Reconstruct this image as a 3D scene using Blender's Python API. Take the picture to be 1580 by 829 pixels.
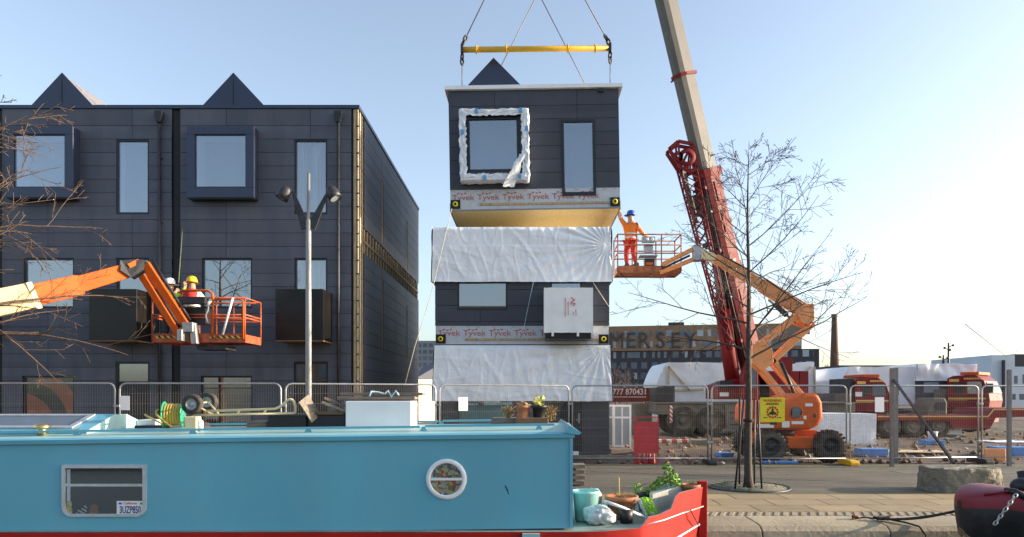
import bpy, math, random
from mathutils import Vector, Matrix, Quaternion, noise
R = math.radians
C = bpy.context.scene
for o in list(bpy.data.objects): bpy.data.objects.remove(o)
COL = C.collection

# ------------------------------------------------------------------ camera, light, exposure
F = 1053.0; VX = 815.0; HY = 610.0; EYE = 1.8        # lens length and principal point in photo pixels, eye height in metres
cam_d = bpy.data.cameras.new('camera'); cam = bpy.data.objects.new('camera', cam_d); COL.objects.link(cam)
cam.location = (0, 0, EYE); cam.rotation_euler = (R(90), 0, 0)
cam_d.sensor_width = 36; cam_d.lens = 36 * F / 1580
cam_d.shift_x = (790 - VX) / 1580; cam_d.shift_y = (HY - 414.5) / 1580
cam_d.clip_start = 0.1; cam_d.clip_end = 5000
C.camera = cam
SUN = Vector((1, 0.05, 0.235)).normalized()
w = bpy.data.worlds.new('World'); C.world = w; w.use_nodes = True
nt = w.node_tree; bg = nt.nodes['Background']
sky = nt.nodes.new('ShaderNodeTexSky'); sky.sky_type = 'NISHITA'; sky.sun_disc = False
sky.sun_elevation = math.asin(SUN.z); sky.sun_rotation = math.atan2(SUN.x, SUN.y)
sky.air_density = 1.0; sky.dust_density = 2.0; sky.ozone_density = 2.2; sky.altitude = 0
hs = nt.nodes.new('ShaderNodeHueSaturation'); hs.inputs['Saturation'].default_value = .74; nt.links.new(sky.outputs[0], hs.inputs['Color']); nt.links.new(hs.outputs[0], bg.inputs[0]); bg.inputs[1].default_value = 0.15
sd = bpy.data.lights.new('sun', 'SUN'); sd.energy = 4.0; sd.angle = R(0.5); sd.color = (1.0, 0.83, 0.63)
so = bpy.data.objects.new('sun', sd); COL.objects.link(so); so.location = SUN * 60
so.rotation_euler = (-SUN).to_track_quat('-Z', 'Y').to_euler()
C.view_settings.view_transform = 'Standard'; C.view_settings.look = 'None'
C.view_settings.exposure = 1.3; C.view_settings.gamma = 1; C.view_settings.use_curve_mapping = False
C.render.resolution_x = 1024; C.render.resolution_y = 537
C.render.engine = 'CYCLES'; C.cycles.max_bounces = 8; C.cycles.transparent_max_bounces = 12

def P(px, py, D):                                     # a point of the place from where it shows in the photo and how far away it is
    return Vector(((px - VX) * D / F, D, EYE + (HY - py) * D / F))

# ------------------------------------------------------------------ materials
def nodes(m): return m.node_tree.nodes, m.node_tree.links
def mat(name, col, rough=.6, metal=0., var=.18, scale=4., bump=0., bscale=20., spec=.5, dirt=None, dscale=1.5, dth=.55, dmix=.6, coat=0., stretch=None):
    m = bpy.data.materials.new(name); m.use_nodes = True
    N, L = nodes(m); b = N['Principled BSDF']
    b.inputs['Roughness'].default_value = rough; b.inputs['Metallic'].default_value = metal
    b.inputs['Specular IOR Level'].default_value = spec; b.inputs['Coat Weight'].default_value = coat
    tc = N.new('ShaderNodeTexCoord'); src = tc.outputs['Object']
    if stretch:
        mp = N.new('ShaderNodeMapping'); mp.inputs['Scale'].default_value = stretch; L.new(src, mp.inputs[0]); src = mp.outputs[0]
    n = N.new('ShaderNodeTexNoise'); n.inputs['Scale'].default_value = scale; n.inputs['Detail'].default_value = 6
    L.new(src, n.inputs['Vector'])
    r = N.new('ShaderNodeValToRGB'); r.color_ramp.elements[0].position = .3; r.color_ramp.elements[1].position = .7
    r.color_ramp.elements[0].color = [c * (1 - var) for c in col] + [1]
    r.color_ramp.elements[1].color = [min(1, c * (1 + var)) for c in col] + [1]
    L.new(n.outputs[0], r.inputs[0]); out = r.outputs[0]
    if dirt:
        n2 = N.new('ShaderNodeTexNoise'); n2.inputs['Scale'].default_value = dscale; n2.inputs['Detail'].default_value = 8; n2.inputs['Roughness'].default_value = .7
        L.new(src, n2.inputs['Vector'])
        r2 = N.new('ShaderNodeMapRange'); r2.inputs[1].default_value = dth - .08; r2.inputs[2].default_value = dth + .12; r2.inputs[4].default_value = dmix
        L.new(n2.outputs[0], r2.inputs[0])
        mx = N.new('ShaderNodeMixRGB'); mx.inputs[2].default_value = list(dirt) + [1]
        L.new(r2.outputs[0], mx.inputs[0]); L.new(out, mx.inputs[1]); out = mx.outputs[0]
    L.new(out, b.inputs['Base Color'])
    rr = N.new('ShaderNodeMapRange'); rr.inputs[3].default_value = max(.02, rough * .8); rr.inputs[4].default_value = min(1, rough * 1.2)
    L.new(n.outputs[0], rr.inputs[0]); L.new(rr.outputs[0], b.inputs['Roughness'])
    if bump:
        n3 = N.new('ShaderNodeTexNoise'); n3.inputs['Scale'].default_value = bscale; n3.inputs['Detail'].default_value = 6
        L.new(src, n3.inputs['Vector'])
        bp = N.new('ShaderNodeBump'); bp.inputs['Strength'].default_value = bump; bp.inputs['Distance'].default_value = .02
        L.new(n3.outputs[0], bp.inputs['Height']); L.new(bp.outputs[0], b.inputs['Normal'])
    return m
def island(m, amt=.25):                               # each loose panel of a mesh gets a slightly different tone
    N, L = nodes(m); b = N['Principled BSDF']; l = b.inputs['Base Color'].links[0]; src = l.from_socket
    g = N.new('ShaderNodeNewGeometry'); mr = N.new('ShaderNodeMapRange'); mr.inputs[3].default_value = 1 - amt; mr.inputs[4].default_value = 1 + amt
    L.new(g.outputs['Random Per Island'], mr.inputs[0])
    mx = N.new('ShaderNodeVectorMath'); mx.operation = 'SCALE'; L.new(src, mx.inputs[0]); L.new(mr.outputs[0], mx.inputs['Scale'])
    L.new(mx.outputs[0], b.inputs['Base Color']); return m
def glass(name, tint=(.75, .8, .85), refl=.5, wav=0., rough=.015):
    m = bpy.data.materials.new(name); m.use_nodes = True; N, L = nodes(m); N.remove(N['Principled BSDF'])
    o = N['Material Output']; g = N.new('ShaderNodeBsdfGlossy'); g.inputs['Roughness'].default_value = rough; g.inputs[0].default_value = (.95, .97, 1, 1)
    t = N.new('ShaderNodeBsdfTransparent'); t.inputs[0].default_value = list(tint) + [1]
    mx = N.new('ShaderNodeMixShader'); fr = N.new('ShaderNodeLayerWeight'); fr.inputs[0].default_value = .25
    mr = N.new('ShaderNodeMapRange'); mr.inputs[3].default_value = refl; mr.inputs[4].default_value = 1
    L.new(fr.outputs['Fresnel'], mr.inputs[0]); L.new(mr.outputs[0], mx.inputs[0])
    L.new(t.outputs[0], mx.inputs[1]); L.new(g.outputs[0], mx.inputs[2]); L.new(mx.outputs[0], o.inputs[0])
    if wav:
        tc = N.new('ShaderNodeTexCoord'); n = N.new('ShaderNodeTexNoise'); n.inputs['Scale'].default_value = 1.3; n.inputs['Detail'].default_value = 1
        mp = N.new('ShaderNodeMapping'); mp.inputs['Scale'].default_value = (1.6, 1, .35); L.new(tc.outputs['Object'], mp.inputs[0]); L.new(mp.outputs[0], n.inputs['Vector'])
        bp = N.new('ShaderNodeBump'); bp.inputs['Strength'].default_value = wav; bp.inputs['Distance'].default_value = .05
        L.new(n.outputs[0], bp.inputs['Height']); L.new(bp.outputs[0], g.inputs['Normal'])
    return m
def stripes(name, c1, c2, sc, ang=45, rough=.6):      # painted hazard stripes / ribs
    m = bpy.data.materials.new(name); m.use_nodes = True; N, L = nodes(m); b = N['Principled BSDF']; b.inputs['Roughness'].default_value = rough
    tc = N.new('ShaderNodeTexCoord'); mp = N.new('ShaderNodeMapping'); mp.inputs['Rotation'].default_value = (0, R(ang), 0); L.new(tc.outputs['Object'], mp.inputs[0])
    wv = N.new('ShaderNodeTexWave'); wv.inputs['Scale'].default_value = sc; L.new(mp.outputs[0], wv.inputs[0])
    r = N.new('ShaderNodeValToRGB'); r.color_ramp.interpolation = 'CONSTANT'; r.color_ramp.elements[1].position = .5
    r.color_ramp.elements[0].color = list(c1) + [1]; r.color_ramp.elements[1].color = list(c2) + [1]
    L.new(wv.outputs[0], r.inputs[0]); L.new(r.outputs[0], b.inputs['Base Color']); return m
def flags(name, c1, c2, mortar, bw, bh, ms=.012, scale=1., rough=.8, moss=None):   # stone flags / setts / brick
    m = bpy.data.materials.new(name); m.use_nodes = True; N, L = nodes(m); b = N['Principled BSDF']; b.inputs['Roughness'].default_value = rough
    tc = N.new('ShaderNodeTexCoord'); br = N.new('ShaderNodeTexBrick')
    br.inputs['Color1'].default_value = list(c1) + [1]; br.inputs['Color2'].default_value = list(c2) + [1]; br.inputs['Mortar'].default_value = list(mortar) + [1]
    br.inputs['Scale'].default_value = scale; br.inputs['Brick Width'].default_value = bw; br.inputs['Row Height'].default_value = bh; br.inputs['Mortar Size'].default_value = ms
    L.new(tc.outputs['Object'], br.inputs[0])
    n = N.new('ShaderNodeTexNoise'); n.inputs['Scale'].default_value = 3; n.inputs['Detail'].default_value = 8; L.new(tc.outputs['Object'], n.inputs[0])
    mr = N.new('ShaderNodeMapRange'); mr.inputs[3].default_value = .65; mr.inputs[4].default_value = 1.3; L.new(n.outputs[0], mr.inputs[0])
    sc = N.new('ShaderNodeVectorMath'); sc.operation = 'SCALE'; L.new(br.outputs[0], sc.inputs[0]); L.new(mr.outputs[0], sc.inputs['Scale'])
    L.new(sc.outputs[0], b.inputs['Base Color'])
    bp = N.new('ShaderNodeBump'); bp.inputs['Strength'].default_value = .5; bp.inputs['Distance'].default_value = .015; bp.invert = True
    ad = N.new('ShaderNodeMath'); ad.operation = 'MULTIPLY_ADD'; ad.inputs[1].default_value = .4; L.new(n.outputs[0], ad.inputs[0]); L.new(br.outputs['Fac'], ad.inputs[2])
    L.new(ad.outputs[0], bp.inputs['Height']); L.new(bp.outputs[0], b.inputs['Normal']); return m
M = {}
M['clad'] = island(mat('cement_cladding', (.068, .075, .103), .55, 0, .14, 2.2, .12, 60, dirt=(.1, .1, .115), dscale=1.1, dth=.54, dmix=.6, stretch=(1.3, 1.3, .3)), .13)
M['clad2'] = island(mat('new_cladding', (.036, .04, .056), .5, 0, .15, 2.2, .1, 60), .14)
M['membrane'] = mat('black_membrane', (.012, .012, .014), .7)
M['navy'] = mat('navy_metal', (.026, .036, .072), .34, .25, .1, 2, 0, spec=.6)
M['dframe'] = mat('dark_frame', (.014, .016, .022), .4, .2, .1)
M['bsteel'] = mat('bronze_steel', (.012, .011, .011), .3, .4, .3, 1.2, dirt=(.05, .035, .025), dscale=.9, dth=.6, dmix=.4)
M['timber'] = mat('raw_timber', (.4, .29, .17), .75, 0, .35, 9, .3, 40, stretch=(3, 3, .4))
M['timber2'] = mat('pale_batten', (.52, .42, .27), .75, 0, .3, 9, stretch=(3, 3, .4))
M['osb'] = mat('strand_board', (.86, .61, .27), .7, 0, .3, 30, .2, 60, dirt=(.7, .47, .19), dscale=18, dth=.52, dmix=.7)
M['ply'] = mat('plywood', (.55, .42, .25), .75, 0, .2, 5)
M['wood'] = mat('weathered_wood', (.2, .165, .13), .85, 0, .4, 8, .4, 30, stretch=(.5, 4, 4))
M['brownwood'] = mat('brown_wood', (.16, .085, .045), .75, 0, .35, 8, .3, 30, stretch=(.5, 4, 4))
M['wrap'] = mat('membrane_wrap', (.46, .49, .53), .55, 0, .08, 6, .25, 9)
M['redink'] = mat('red_ink', (.42, .1, .07), .7, 0, .1)
M['tarp'] = mat('white_tarpaulin', (.79, .81, .84), .42, 0, .05, 3, .35, 5, dirt=(.68, .67, .63), dscale=.8, dth=.6, dmix=.35)
M['crumple'] = mat('crumpled_film', (.72, .75, .79), .35, 0, .12, 9, .9, 16)
M['bluetape'] = mat('blue_tape', (.1, .3, .6), .5)
M['white'] = mat('white_paint', (.78, .79, .8), .45, 0, .05, 3, dirt=(.6, .57, .5), dscale=2, dth=.62, dmix=.3)
M['wallin'] = mat('interior_white', (.88, .88, .86), .7, 0, .03)
M['blind'] = mat('interior_blind', (.13, .15, .19), .7, 0, .1, 1)
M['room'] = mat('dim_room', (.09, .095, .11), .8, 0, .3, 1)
M['glass'] = glass('window_glass', (.76, .83, .9), .19)
M['wglass'] = glass('wavy_glass', (.8, .84, .88), .2, .5)
M['mglass'] = glass('clear_reflecting_glass', (.6, .66, .72), .22)
M['cglass'] = glass('clear_glass', (.85, .88, .9), .06)
M['fglass'] = mat('far_glass', (.1, .13, .17), .12, 0, .5, .15)
M['fglass2'] = mat('far_glass_pale', (.32, .37, .42), .2, 0, .4, .15)
M['post'] = mat('dull_post', (.17, .17, .17), .6, .3, .2, 8)
M['dustrim'] = mat('dusty_rim', (.2, .17, .14), .7, .2, .3, 8)
M['galv'] = mat('galvanised_steel', (.38, .39, .39), .45, .7, .15, 12)
M['wire'] = mat('mesh_wire', (.3, .29, .27), .6, .2, .1)
M['steel'] = mat('brushed_steel', (.27, .265, .26), .55, .5, .12, 6, stretch=(8, 8, .5))
M['dsteel'] = mat('dark_steel', (.045, .045, .05), .5, .5, .3, 8)
M['black'] = mat('black_plastic', (.012, .012, .014), .5, 0, .2)
M['rubber'] = mat('tyre_rubber', (.018, .017, .016), .8, 0, .3, 12, .4, 40, dirt=(.12, .095, .07), dscale=5, dth=.5, dmix=.6)
M['mrubber'] = mat('muddy_rubber', (.022, .02, .018), .85, 0, .3, 12, .4, 40, dirt=(.11, .085, .06), dscale=4, dth=.5, dmix=.7)
M['orange'] = mat('orange_paint', (.56, .1, .012), .55, 0, .14, 4, 0, dirt=(.3, .12, .05), dscale=3, dth=.62, dmix=.5, spec=.2)
M['orange2'] = mat('faded_orange_paint', (.74, .29, .1), .58, 0, .14, 4, 0, dirt=(.4, .25, .14), dscale=3, dth=.6, dmix=.5)
M['rust'] = mat('rusty_orange_rail', (.42, .085, .03), .55, 0, .35, 9, dirt=(.13, .05, .03), dscale=8, dth=.55, dmix=.6)
M['rust2'] = mat('brown_orange_rail', (.33, .1, .035), .6, 0, .35, 9, dirt=(.12, .06, .035), dscale=8, dth=.5, dmix=.6)
M['cream'] = mat('cream_paint', (.72, .58, .33), .45, 0, .1, 3, dirt=(.4, .3, .17), dscale=3, dth=.62, dmix=.4)
M['hazard'] = stripes('hazard_stripe', (.02, .02, .02), (.7, .45, .05), 3.2, 45)
M['red'] = mat('crane_red', (.17, .008, .01), .62, 0, .22, 3, dirt=(.12, .02, .02), dscale=2.5, dth=.58, dmix=.5, spec=.3)
M['boomgrey'] = mat('boom_steel', (.11, .108, .1), .6, .0, .16, 1.2, dirt=(.07, .066, .056), dscale=1.6, dth=.58, dmix=.5)
M['carrier'] = mat('carrier_grey', (.1, .095, .085), .7, 0, .3, 4, dirt=(.17, .13, .09), dscale=3, dth=.5, dmix=.6)
M['truckred'] = mat('truck_red', (.18, .01, .013), .55, 0, .15, 3, dirt=(.13, .05, .035), dscale=2.5, dth=.6, dmix=.5, spec=.25)
M['yellow'] = mat('yellow_paint', (.75, .42, .02), .5, 0, .15, 5, dirt=(.3, .17, .04), dscale=5, dth=.6, dmix=.5)
M['signyel'] = mat('sign_yellow', (.72, .6, .02), .5, 0, .06)
M['gold'] = mat('gold_lettering', (.62, .42, .1), .5, 0, .1)
M['signblack'] = mat('sign_black', (.01, .01, .01), .5)
M['signred'] = mat('sign_red', (.5, .02, .015), .5)
M['letter'] = mat('pale_lettering', (.78, .7, .66), .6)
M['barrier'] = mat('red_barrier', (.48, .02, .03), .5, 0, .18, 5)
M['teal'] = mat('teal_boat_paint', (.12, .39, .5), .4, 0, .09, .7, .09, 1.6, dirt=(.16, .35, .43), dscale=1.6, dth=.55, dmix=.5, coat=.1, stretch=(1.2, 1.2, .3))
M['mint'] = mat('mint_roof_paint', (.3, .5, .5), .5, 0, .14, 2.5, .08, 12, dirt=(.4, .44, .38), dscale=1.6, dth=.54, dmix=.6)
M['bowred'] = mat('red_hull_paint', (.38, .011, .006), .6, 0, .14, 3, .1, 14, dirt=(.45, .04, .03), dscale=3.5, dth=.6, dmix=.4, spec=.25)
M['darkhull'] = mat('black_hull', (.016, .016, .017), .55, 0, .4, 4, .3, 14, dirt=(.06, .055, .04), dscale=4, dth=.6, dmix=.5)
M['maroon'] = mat('maroon_paint', (.2, .01, .022), .5, 0, .2, 3)
M['brass'] = mat('brass', (.62, .45, .2), .25, .95, .1)
M['alu'] = mat('window_aluminium', (.56, .58, .6), .4, .6, .1, 12)
M['terra'] = mat('terracotta', (.4, .15, .07), .8, 0, .25, 8, .2, 30, dirt=(.5, .36, .27), dscale=5, dth=.6, dmix=.5)
M['mintplastic'] = mat('mint_plastic', (.3, .55, .52), .4, 0, .08)
M['stone'] = mat('pale_stone', (.5, .48, .43), .8, 0, .2, 6, .3, 30)
M['concrete'] = mat('weathered_concrete', (.22, .2, .16), .9, 0, .35, 5, .9, 26, dirt=(.1, .095, .06), dscale=2.6, dth=.5, dmix=.7)
M['leaf'] = island(mat('leaf_green', (.14, .26, .03), .6, 0, .4, 3), .4)
M['lime'] = mat('lime_bag', (.3, .55, .03), .4, 0, .2, 8)
M['dry'] = island(mat('dry_stems', (.4, .27, .12), .8, 0, .3, 8), .4)
M['bark'] = mat('bark', (.055, .043, .036), .85, 0, .4, 14, .6, 30)
M['barkl'] = mat('warm_bark', (.12, .075, .05), .85, 0, .35, 14, .6, 30)
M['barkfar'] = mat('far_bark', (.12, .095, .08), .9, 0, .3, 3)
M['greenpl'] = mat('green_plastic', (.02, .3, .16), .4, 0, .1)
M['hose'] = mat('yellow_hose', (.5, .36, .06), .5, 0, .2)
M['rope'] = mat('dark_rope', (.018, .017, .016), .9, 0, .4, 40)
M['strap'] = mat('pale_rope', (.45, .4, .3), .8, 0, .2)
M['bluerope'] = mat('blue_rope', (.45, .65, .75), .7, 0, .2)
M['wirerope'] = mat('wire_rope', (.14, .13, .13), .5, .5, .2)
M['blueblock'] = mat('blue_block', (.06, .2, .5), .6, 0, .2, 4, dirt=(.2, .2, .2), dscale=4, dth=.6, dmix=.4)
M['paper'] = mat('paper', (.75, .76, .78), .7, 0, .03)
M['plate'] = mat('plate_white', (.75, .75, .74), .5, 0, .04)
M['plateblue'] = mat('plate_blue', (.03, .05, .16), .5)
M['farbrick'] = flags('far_brick', (.3, .175, .1), (.26, .155, .09), (.24, .16, .1), 2.2, 1.1, .04)
M['screen'] = mat('windscreen_glass', (.06, .075, .09), .13, 0, .2, 1, spec=.3)
M['slatdark'] = mat('dark_blind', (.03, .027, .025), .6)
M['farletter'] = mat('far_letter', (.075, .06, .055), .8, 0, .1)
M['bagfilm'] = mat('grey_film', (.42, .45, .47), .4, 0, .2, 9, .6, 16)
M['fardark'] = mat('far_dark_brick', (.05, .045, .055), .8, 0, .15, .3)
M['chimbrick'] = flags('chimney_brick', (.22, .12, .085), (.17, .095, .07), (.18, .13, .1), .8, .3, .04)
M['render'] = mat('cream_render', (.72, .6, .42), .8, 0, .06)
M['slate'] = mat('slate', (.06, .065, .08), .6, 0, .2)
M['palewall'] = mat('pale_panel_wall', (.55, .6, .66), .6, 0, .06, .5)
M['greypanel'] = mat('grey_panel', (.2, .22, .25), .6, 0, .1, .5)
M['skin'] = mat('skin', (.5, .26, .17), .55, 0, .06)
M['hivis_o'] = mat('orange_hivis', (.85, .2, .02), .7, 0, .12, 9)
M['hivis_y'] = mat('yellow_hivis', (.5, .72, .04), .7, 0, .12, 9)
M['tape'] = mat('reflective_tape', (.6, .6, .58), .35, .3, .05)
M['redcloth'] = mat('red_trousers', (.5, .03, .025), .8, 0, .2, 9)
M['darkcloth'] = mat('dark_trousers', (.03, .035, .05), .85, 0, .2, 9)
M['boot'] = mat('boots', (.07, .04, .025), .7)
M['hatblue'] = mat('blue_helmet', (.02, .1, .5), .35, 0, .05)
M['hatwhite'] = mat('white_helmet', (.8, .8, .8), .35, 0, .05)
M['hatyel'] = mat('yellow_helmet', (.8, .5, .02), .35, 0, .05)
M['glove'] = mat('glove', (.7, .72, .3), .8)
M['fabric1'] = mat('patterned_curtain', (.4, .37, .27), .8)
_N, _L = nodes(M['fabric1']); _v = _N.new('ShaderNodeTexVoronoi'); _v.inputs['Scale'].default_value = 34; _tc = _N.new('ShaderNodeTexCoord'); _L.new(_tc.outputs['Object'], _v.inputs['Vector'])
_r = _N.new('ShaderNodeValToRGB'); _r.color_ramp.interpolation = 'CONSTANT'; _e = _r.color_ramp.elements; _e[0].color = (.42, .4, .28, 1); _e[1].position = .3; _e[1].color = (.2, .2, .1, 1)
for _p, _c in ((.45, (.5, .42, .1, 1)), (.58, (.1, .14, .22, 1)), (.68, (.5, .07, .05, 1)), (.8, (.5, .48, .42, 1)), (.92, (.12, .11, .08, 1))): _q = _e.new(_p); _q.color = _c
_s = _N.new('ShaderNodeSeparateColor'); _L.new(_v.outputs['Color'], _s.inputs[0]); _L.new(_s.outputs[0], _r.inputs[0]); _L.new(_r.outputs[0], _N['Principled BSDF'].inputs['Base Color'])
M['orange_arcs'] = mat('orange_red_shapes', (.8, .15, .04), .5, 0, .25, 1.5)
M['deck'] = mat('pale_deck_paint', (.2, .26, .24), .6, 0, .25, 4, dirt=(.3, .27, .2), dscale=3, dth=.5, dmix=.5)
M['pane_backing'] = mat('painted_reflections', (.4, .38, .34), .8)  # window reflections painted as vertical streaks of colour
_N, _L = nodes(M['pane_backing']); _tc = _N.new('ShaderNodeTexCoord'); _mp = _N.new('ShaderNodeMapping'); _mp.inputs['Scale'].default_value = (9, 1, .22); _L.new(_tc.outputs['Object'], _mp.inputs[0]); _n = _N.new('ShaderNodeTexNoise'); _n.inputs['Scale'].default_value = 1.4; _n.inputs['Detail'].default_value = 2; _L.new(_mp.outputs[0], _n.inputs[0])
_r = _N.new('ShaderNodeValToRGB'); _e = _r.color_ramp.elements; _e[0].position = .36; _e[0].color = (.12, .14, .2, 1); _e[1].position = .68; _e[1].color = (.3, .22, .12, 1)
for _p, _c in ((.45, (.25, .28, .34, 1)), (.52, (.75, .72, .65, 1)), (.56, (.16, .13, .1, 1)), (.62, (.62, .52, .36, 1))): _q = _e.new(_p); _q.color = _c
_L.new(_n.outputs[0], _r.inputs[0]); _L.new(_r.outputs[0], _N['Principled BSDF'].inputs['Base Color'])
M['lead'] = mat('zinc_roof', (.25, .235, .24), .5, .2, .1)

# ------------------------------------------------------------------ mesh building
def base_pt(o):
    p = Vector((0, 0, 0))
    while o is not None: p = p + o.location; o = o.parent
    return p
class MB:
    def __init__(s): s.v = []; s.f = []; s.m = []; s.cur = 0; s.sm = []
    def add(s, vs, fs, smooth=False):
        b = len(s.v); s.v += [tuple(v) for v in vs]
        for f in fs: s.f.append([i + b for i in f]); s.m.append(s.cur); s.sm.append(smooth)
        return s
    def mi(s, i): s.cur = i; return s
    def box(s, x0, x1, y0, y1, z0, z1):
        if x0 > x1: x0, x1 = x1, x0
        if y0 > y1: y0, y1 = y1, y0
        if z0 > z1: z0, z1 = z1, z0
        return s.add([(x0, y0, z0), (x1, y0, z0), (x1, y1, z0), (x0, y1, z0), (x0, y0, z1), (x1, y0, z1), (x1, y1, z1), (x0, y1, z1)],
                     [(0, 3, 2, 1), (4, 5, 6, 7), (0, 1, 5, 4), (1, 2, 6, 5), (2, 3, 7, 6), (3, 0, 4, 7)])
    def beam(s, p, q, w, h, up=(0, 0, 1), w2=None, h2=None):   # rectangular bar from p to q; w sideways, h along up
        p = Vector(p); q = Vector(q); d = (q - p).normalized(); u = Vector(up); sx = d.cross(u)
        if sx.length < 1e-4: sx = d.cross(Vector((0, 1, 0)))
        sx.normalize(); u = sx.cross(d); w2 = w2 or w; h2 = h2 or h
        vs = []
        for c, a, b in ((p, w, h), (q, w2, h2)):
            for i, j in ((-1, -1), (1, -1), (1, 1), (-1, 1)): vs.append(c + sx * (i * a / 2) + u * (j * b / 2))
        return s.add(vs, [(0, 1, 2, 3), (7, 6, 5, 4), (0, 4, 5, 1), (1, 5, 6, 2), (2, 6, 7, 3), (3, 7, 4, 0)])
    def tube(s, pts, r, n=8, cap=True, closed=False):
        pts = [Vector(p) for p in pts]; k = len(pts); rs = r if isinstance(r, (list, tuple)) else [r] * k
        vs = []; ref = None
        for i, p in enumerate(pts):
            if closed: t = pts[(i + 1) % k] - pts[i - 1]
            else: t = pts[min(i + 1, k - 1)] - pts[max(i - 1, 0)]
            t = t.normalized() if t.length > 1e-9 else Vector((0, 0, 1))
            if ref is None: ref = t.cross(Vector((.013, .97, .21)) if abs(t.y) < .9 else Vector((1, .02, .01))).normalized()
            ref = (ref - t * ref.dot(t)).normalized(); b = t.cross(ref)
            for j in range(n):
                a = 2 * math.pi * j / n; vs.append(p + (ref * math.cos(a) + b * math.sin(a)) * rs[i])
        fs = []
        for i in range(k if closed else k - 1):
            i2 = (i + 1) % k
            for j in range(n): fs.append((i * n + j, i * n + (j + 1) % n, i2 * n + (j + 1) % n, i2 * n + j))
        if cap and not closed: fs.append(tuple(range(n))[::-1]); fs.append(tuple(range((k - 1) * n, k * n)))
        return s.add(vs, fs, True)
    def lathe(s, prof, c, axis=(0, 0, 1), n=20, cap=True):     # profile of (radius, height) turned about an axis through c
        c = Vector(c); a = Vector(axis).normalized(); u = a.orthogonal().normalized(); w_ = a.cross(u); vs = []
        for r, h in prof:
            for j in range(n):
                t = 2 * math.pi * j / n; vs.append(c + a * h + (u * math.cos(t) + w_ * math.sin(t)) * r)
        fs = []
        for i in range(len(prof) - 1):
            for j in range(n): fs.append((i * n + j, i * n + (j + 1) % n, (i + 1) * n + (j + 1) % n, (i + 1) * n + j))
        if cap: fs.append(tuple(range(n))[::-1]); fs.append(tuple(range((len(prof) - 1) * n, len(prof) * n)))
        return s.add(vs, fs, True)
    def ball(s, c, rx, ry=None, rz=None, n=12, m=8, f=None):
        ry = ry or rx; rz = rz or rx; c = Vector(c); vs = [c + Vector((0, 0, -rz))]
        for i in range(1, m):
            t = -math.pi / 2 + math.pi * i / m
            for j in range(n):
                a = 2 * math.pi * j / n; vs.append(c + Vector((rx * math.cos(t) * math.cos(a), ry * math.cos(t) * math.sin(a), rz * math.sin(t))))
        vs.append(c + Vector((0, 0, rz)))
        fs = [(0, 1 + (j + 1) % n, 1 + j) for j in range(n)]
        for i in range(m - 2):
            for j in range(n): fs.append((1 + i * n + j, 1 + i * n + (j + 1) % n, 1 + (i + 1) * n + (j + 1) % n, 1 + (i + 1) * n + j))
        t = len(vs) - 1; fs += [(t, 1 + (m - 2) * n + j, 1 + (m - 2) * n + (j + 1) % n) for j in range(n)]
        return s.add(vs, fs, True)
    def prism(s, poly, y0, y1, plane='xz'):                    # polygon in a plane, pushed along the third axis
        f = {'xz': lambda a, b, t: (a, t, b), 'yz': lambda a, b, t: (t, a, b), 'xy': lambda a, b, t: (a, b, t)}[plane]
        n = len(poly); vs = [f(a, b, y0) for a, b in poly] + [f(a, b, y1) for a, b in poly]
        fs = [tuple(range(n))[::-1], tuple(range(n, 2 * n))] + [(i, (i + 1) % n, n + (i + 1) % n, n + i) for i in range(n)]
        return s.add(vs, fs)
    def ring(s, x0, x1, z0, z1, t, y0, y1, tb=None, tt=None):  # rectangular frame in the x-z plane
        tb = tb or t; tt = tt or t
        s.box(x0, x0 + t, y0, y1, z0, z1); s.box(x1 - t, x1, y0, y1, z0, z1)
        s.box(x0 + t, x1 - t, y0, y1, z0, z0 + tb); s.box(x0 + t, x1 - t, y0, y1, z1 - tt, z1); return s
    def grid(s, nu, nv, fn, smooth=True):
        vs = [fn(i / nu, j / nv) for j in range(nv + 1) for i in range(nu + 1)]
        fs = [(j * (nu + 1) + i, j * (nu + 1) + i + 1, (j + 1) * (nu + 1) + i + 1, (j + 1) * (nu + 1) + i) for j in range(nv) for i in range(nu)]
        return s.add(vs, fs, smooth)
    def text(s, txt, size, at, ux=(1, 0, 0), uz=(0, 0, 1), depth=.002, align='CENTER', sx=1., bold=0.):
        cu = bpy.data.curves.new('t', 'FONT'); cu.body = txt; cu.size = size; cu.extrude = depth; cu.align_x = align; cu.align_y = 'CENTER'; cu.resolution_u = 3; cu.offset = bold
        ob = bpy.data.objects.new('t', cu); COL.objects.link(ob)
        me = ob.to_mesh(); ux = Vector(ux); uz = Vector(uz); un = ux.cross(uz); at = Vector(at)
        s.add([at + ux * (v.co.x * sx) + uz * v.co.y + un * v.co.z for v in me.vertices], [tuple(p.vertices) for p in me.polygons])
        ob.to_mesh_clear(); bpy.data.objects.remove(ob); bpy.data.curves.remove(cu); return s
    def warp(s, fn): s.v = [tuple(fn(Vector(v))) for v in s.v]; return s
    def build(s, name, mats, parent=None, bevel=0, seg=2, loc=None):
        mats = mats if isinstance(mats, (list, tuple)) else [mats]
        me = bpy.data.meshes.new(name); off = base_pt(parent) if parent else (Vector(loc) if loc is not None else Vector((0, 0, 0)))
        me.from_pydata([tuple(Vector(v) - off) for v in s.v], [], s.f)
        for m in mats: me.materials.append(M[m] if isinstance(m, str) else m)
        me.polygons.foreach_set('material_index', s.m); me.polygons.foreach_set('use_smooth', s.sm); me.update()
        o = bpy.data.objects.new(name, me); COL.objects.link(o)
        if parent: o.parent = parent
        elif loc is not None: o.location = loc
        if bevel:
            b = o.modifiers.new('bevel', 'BEVEL'); b.width = bevel; b.segments = seg; b.limit_method = 'ANGLE'; b.angle_limit = R(40)
        return o
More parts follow.
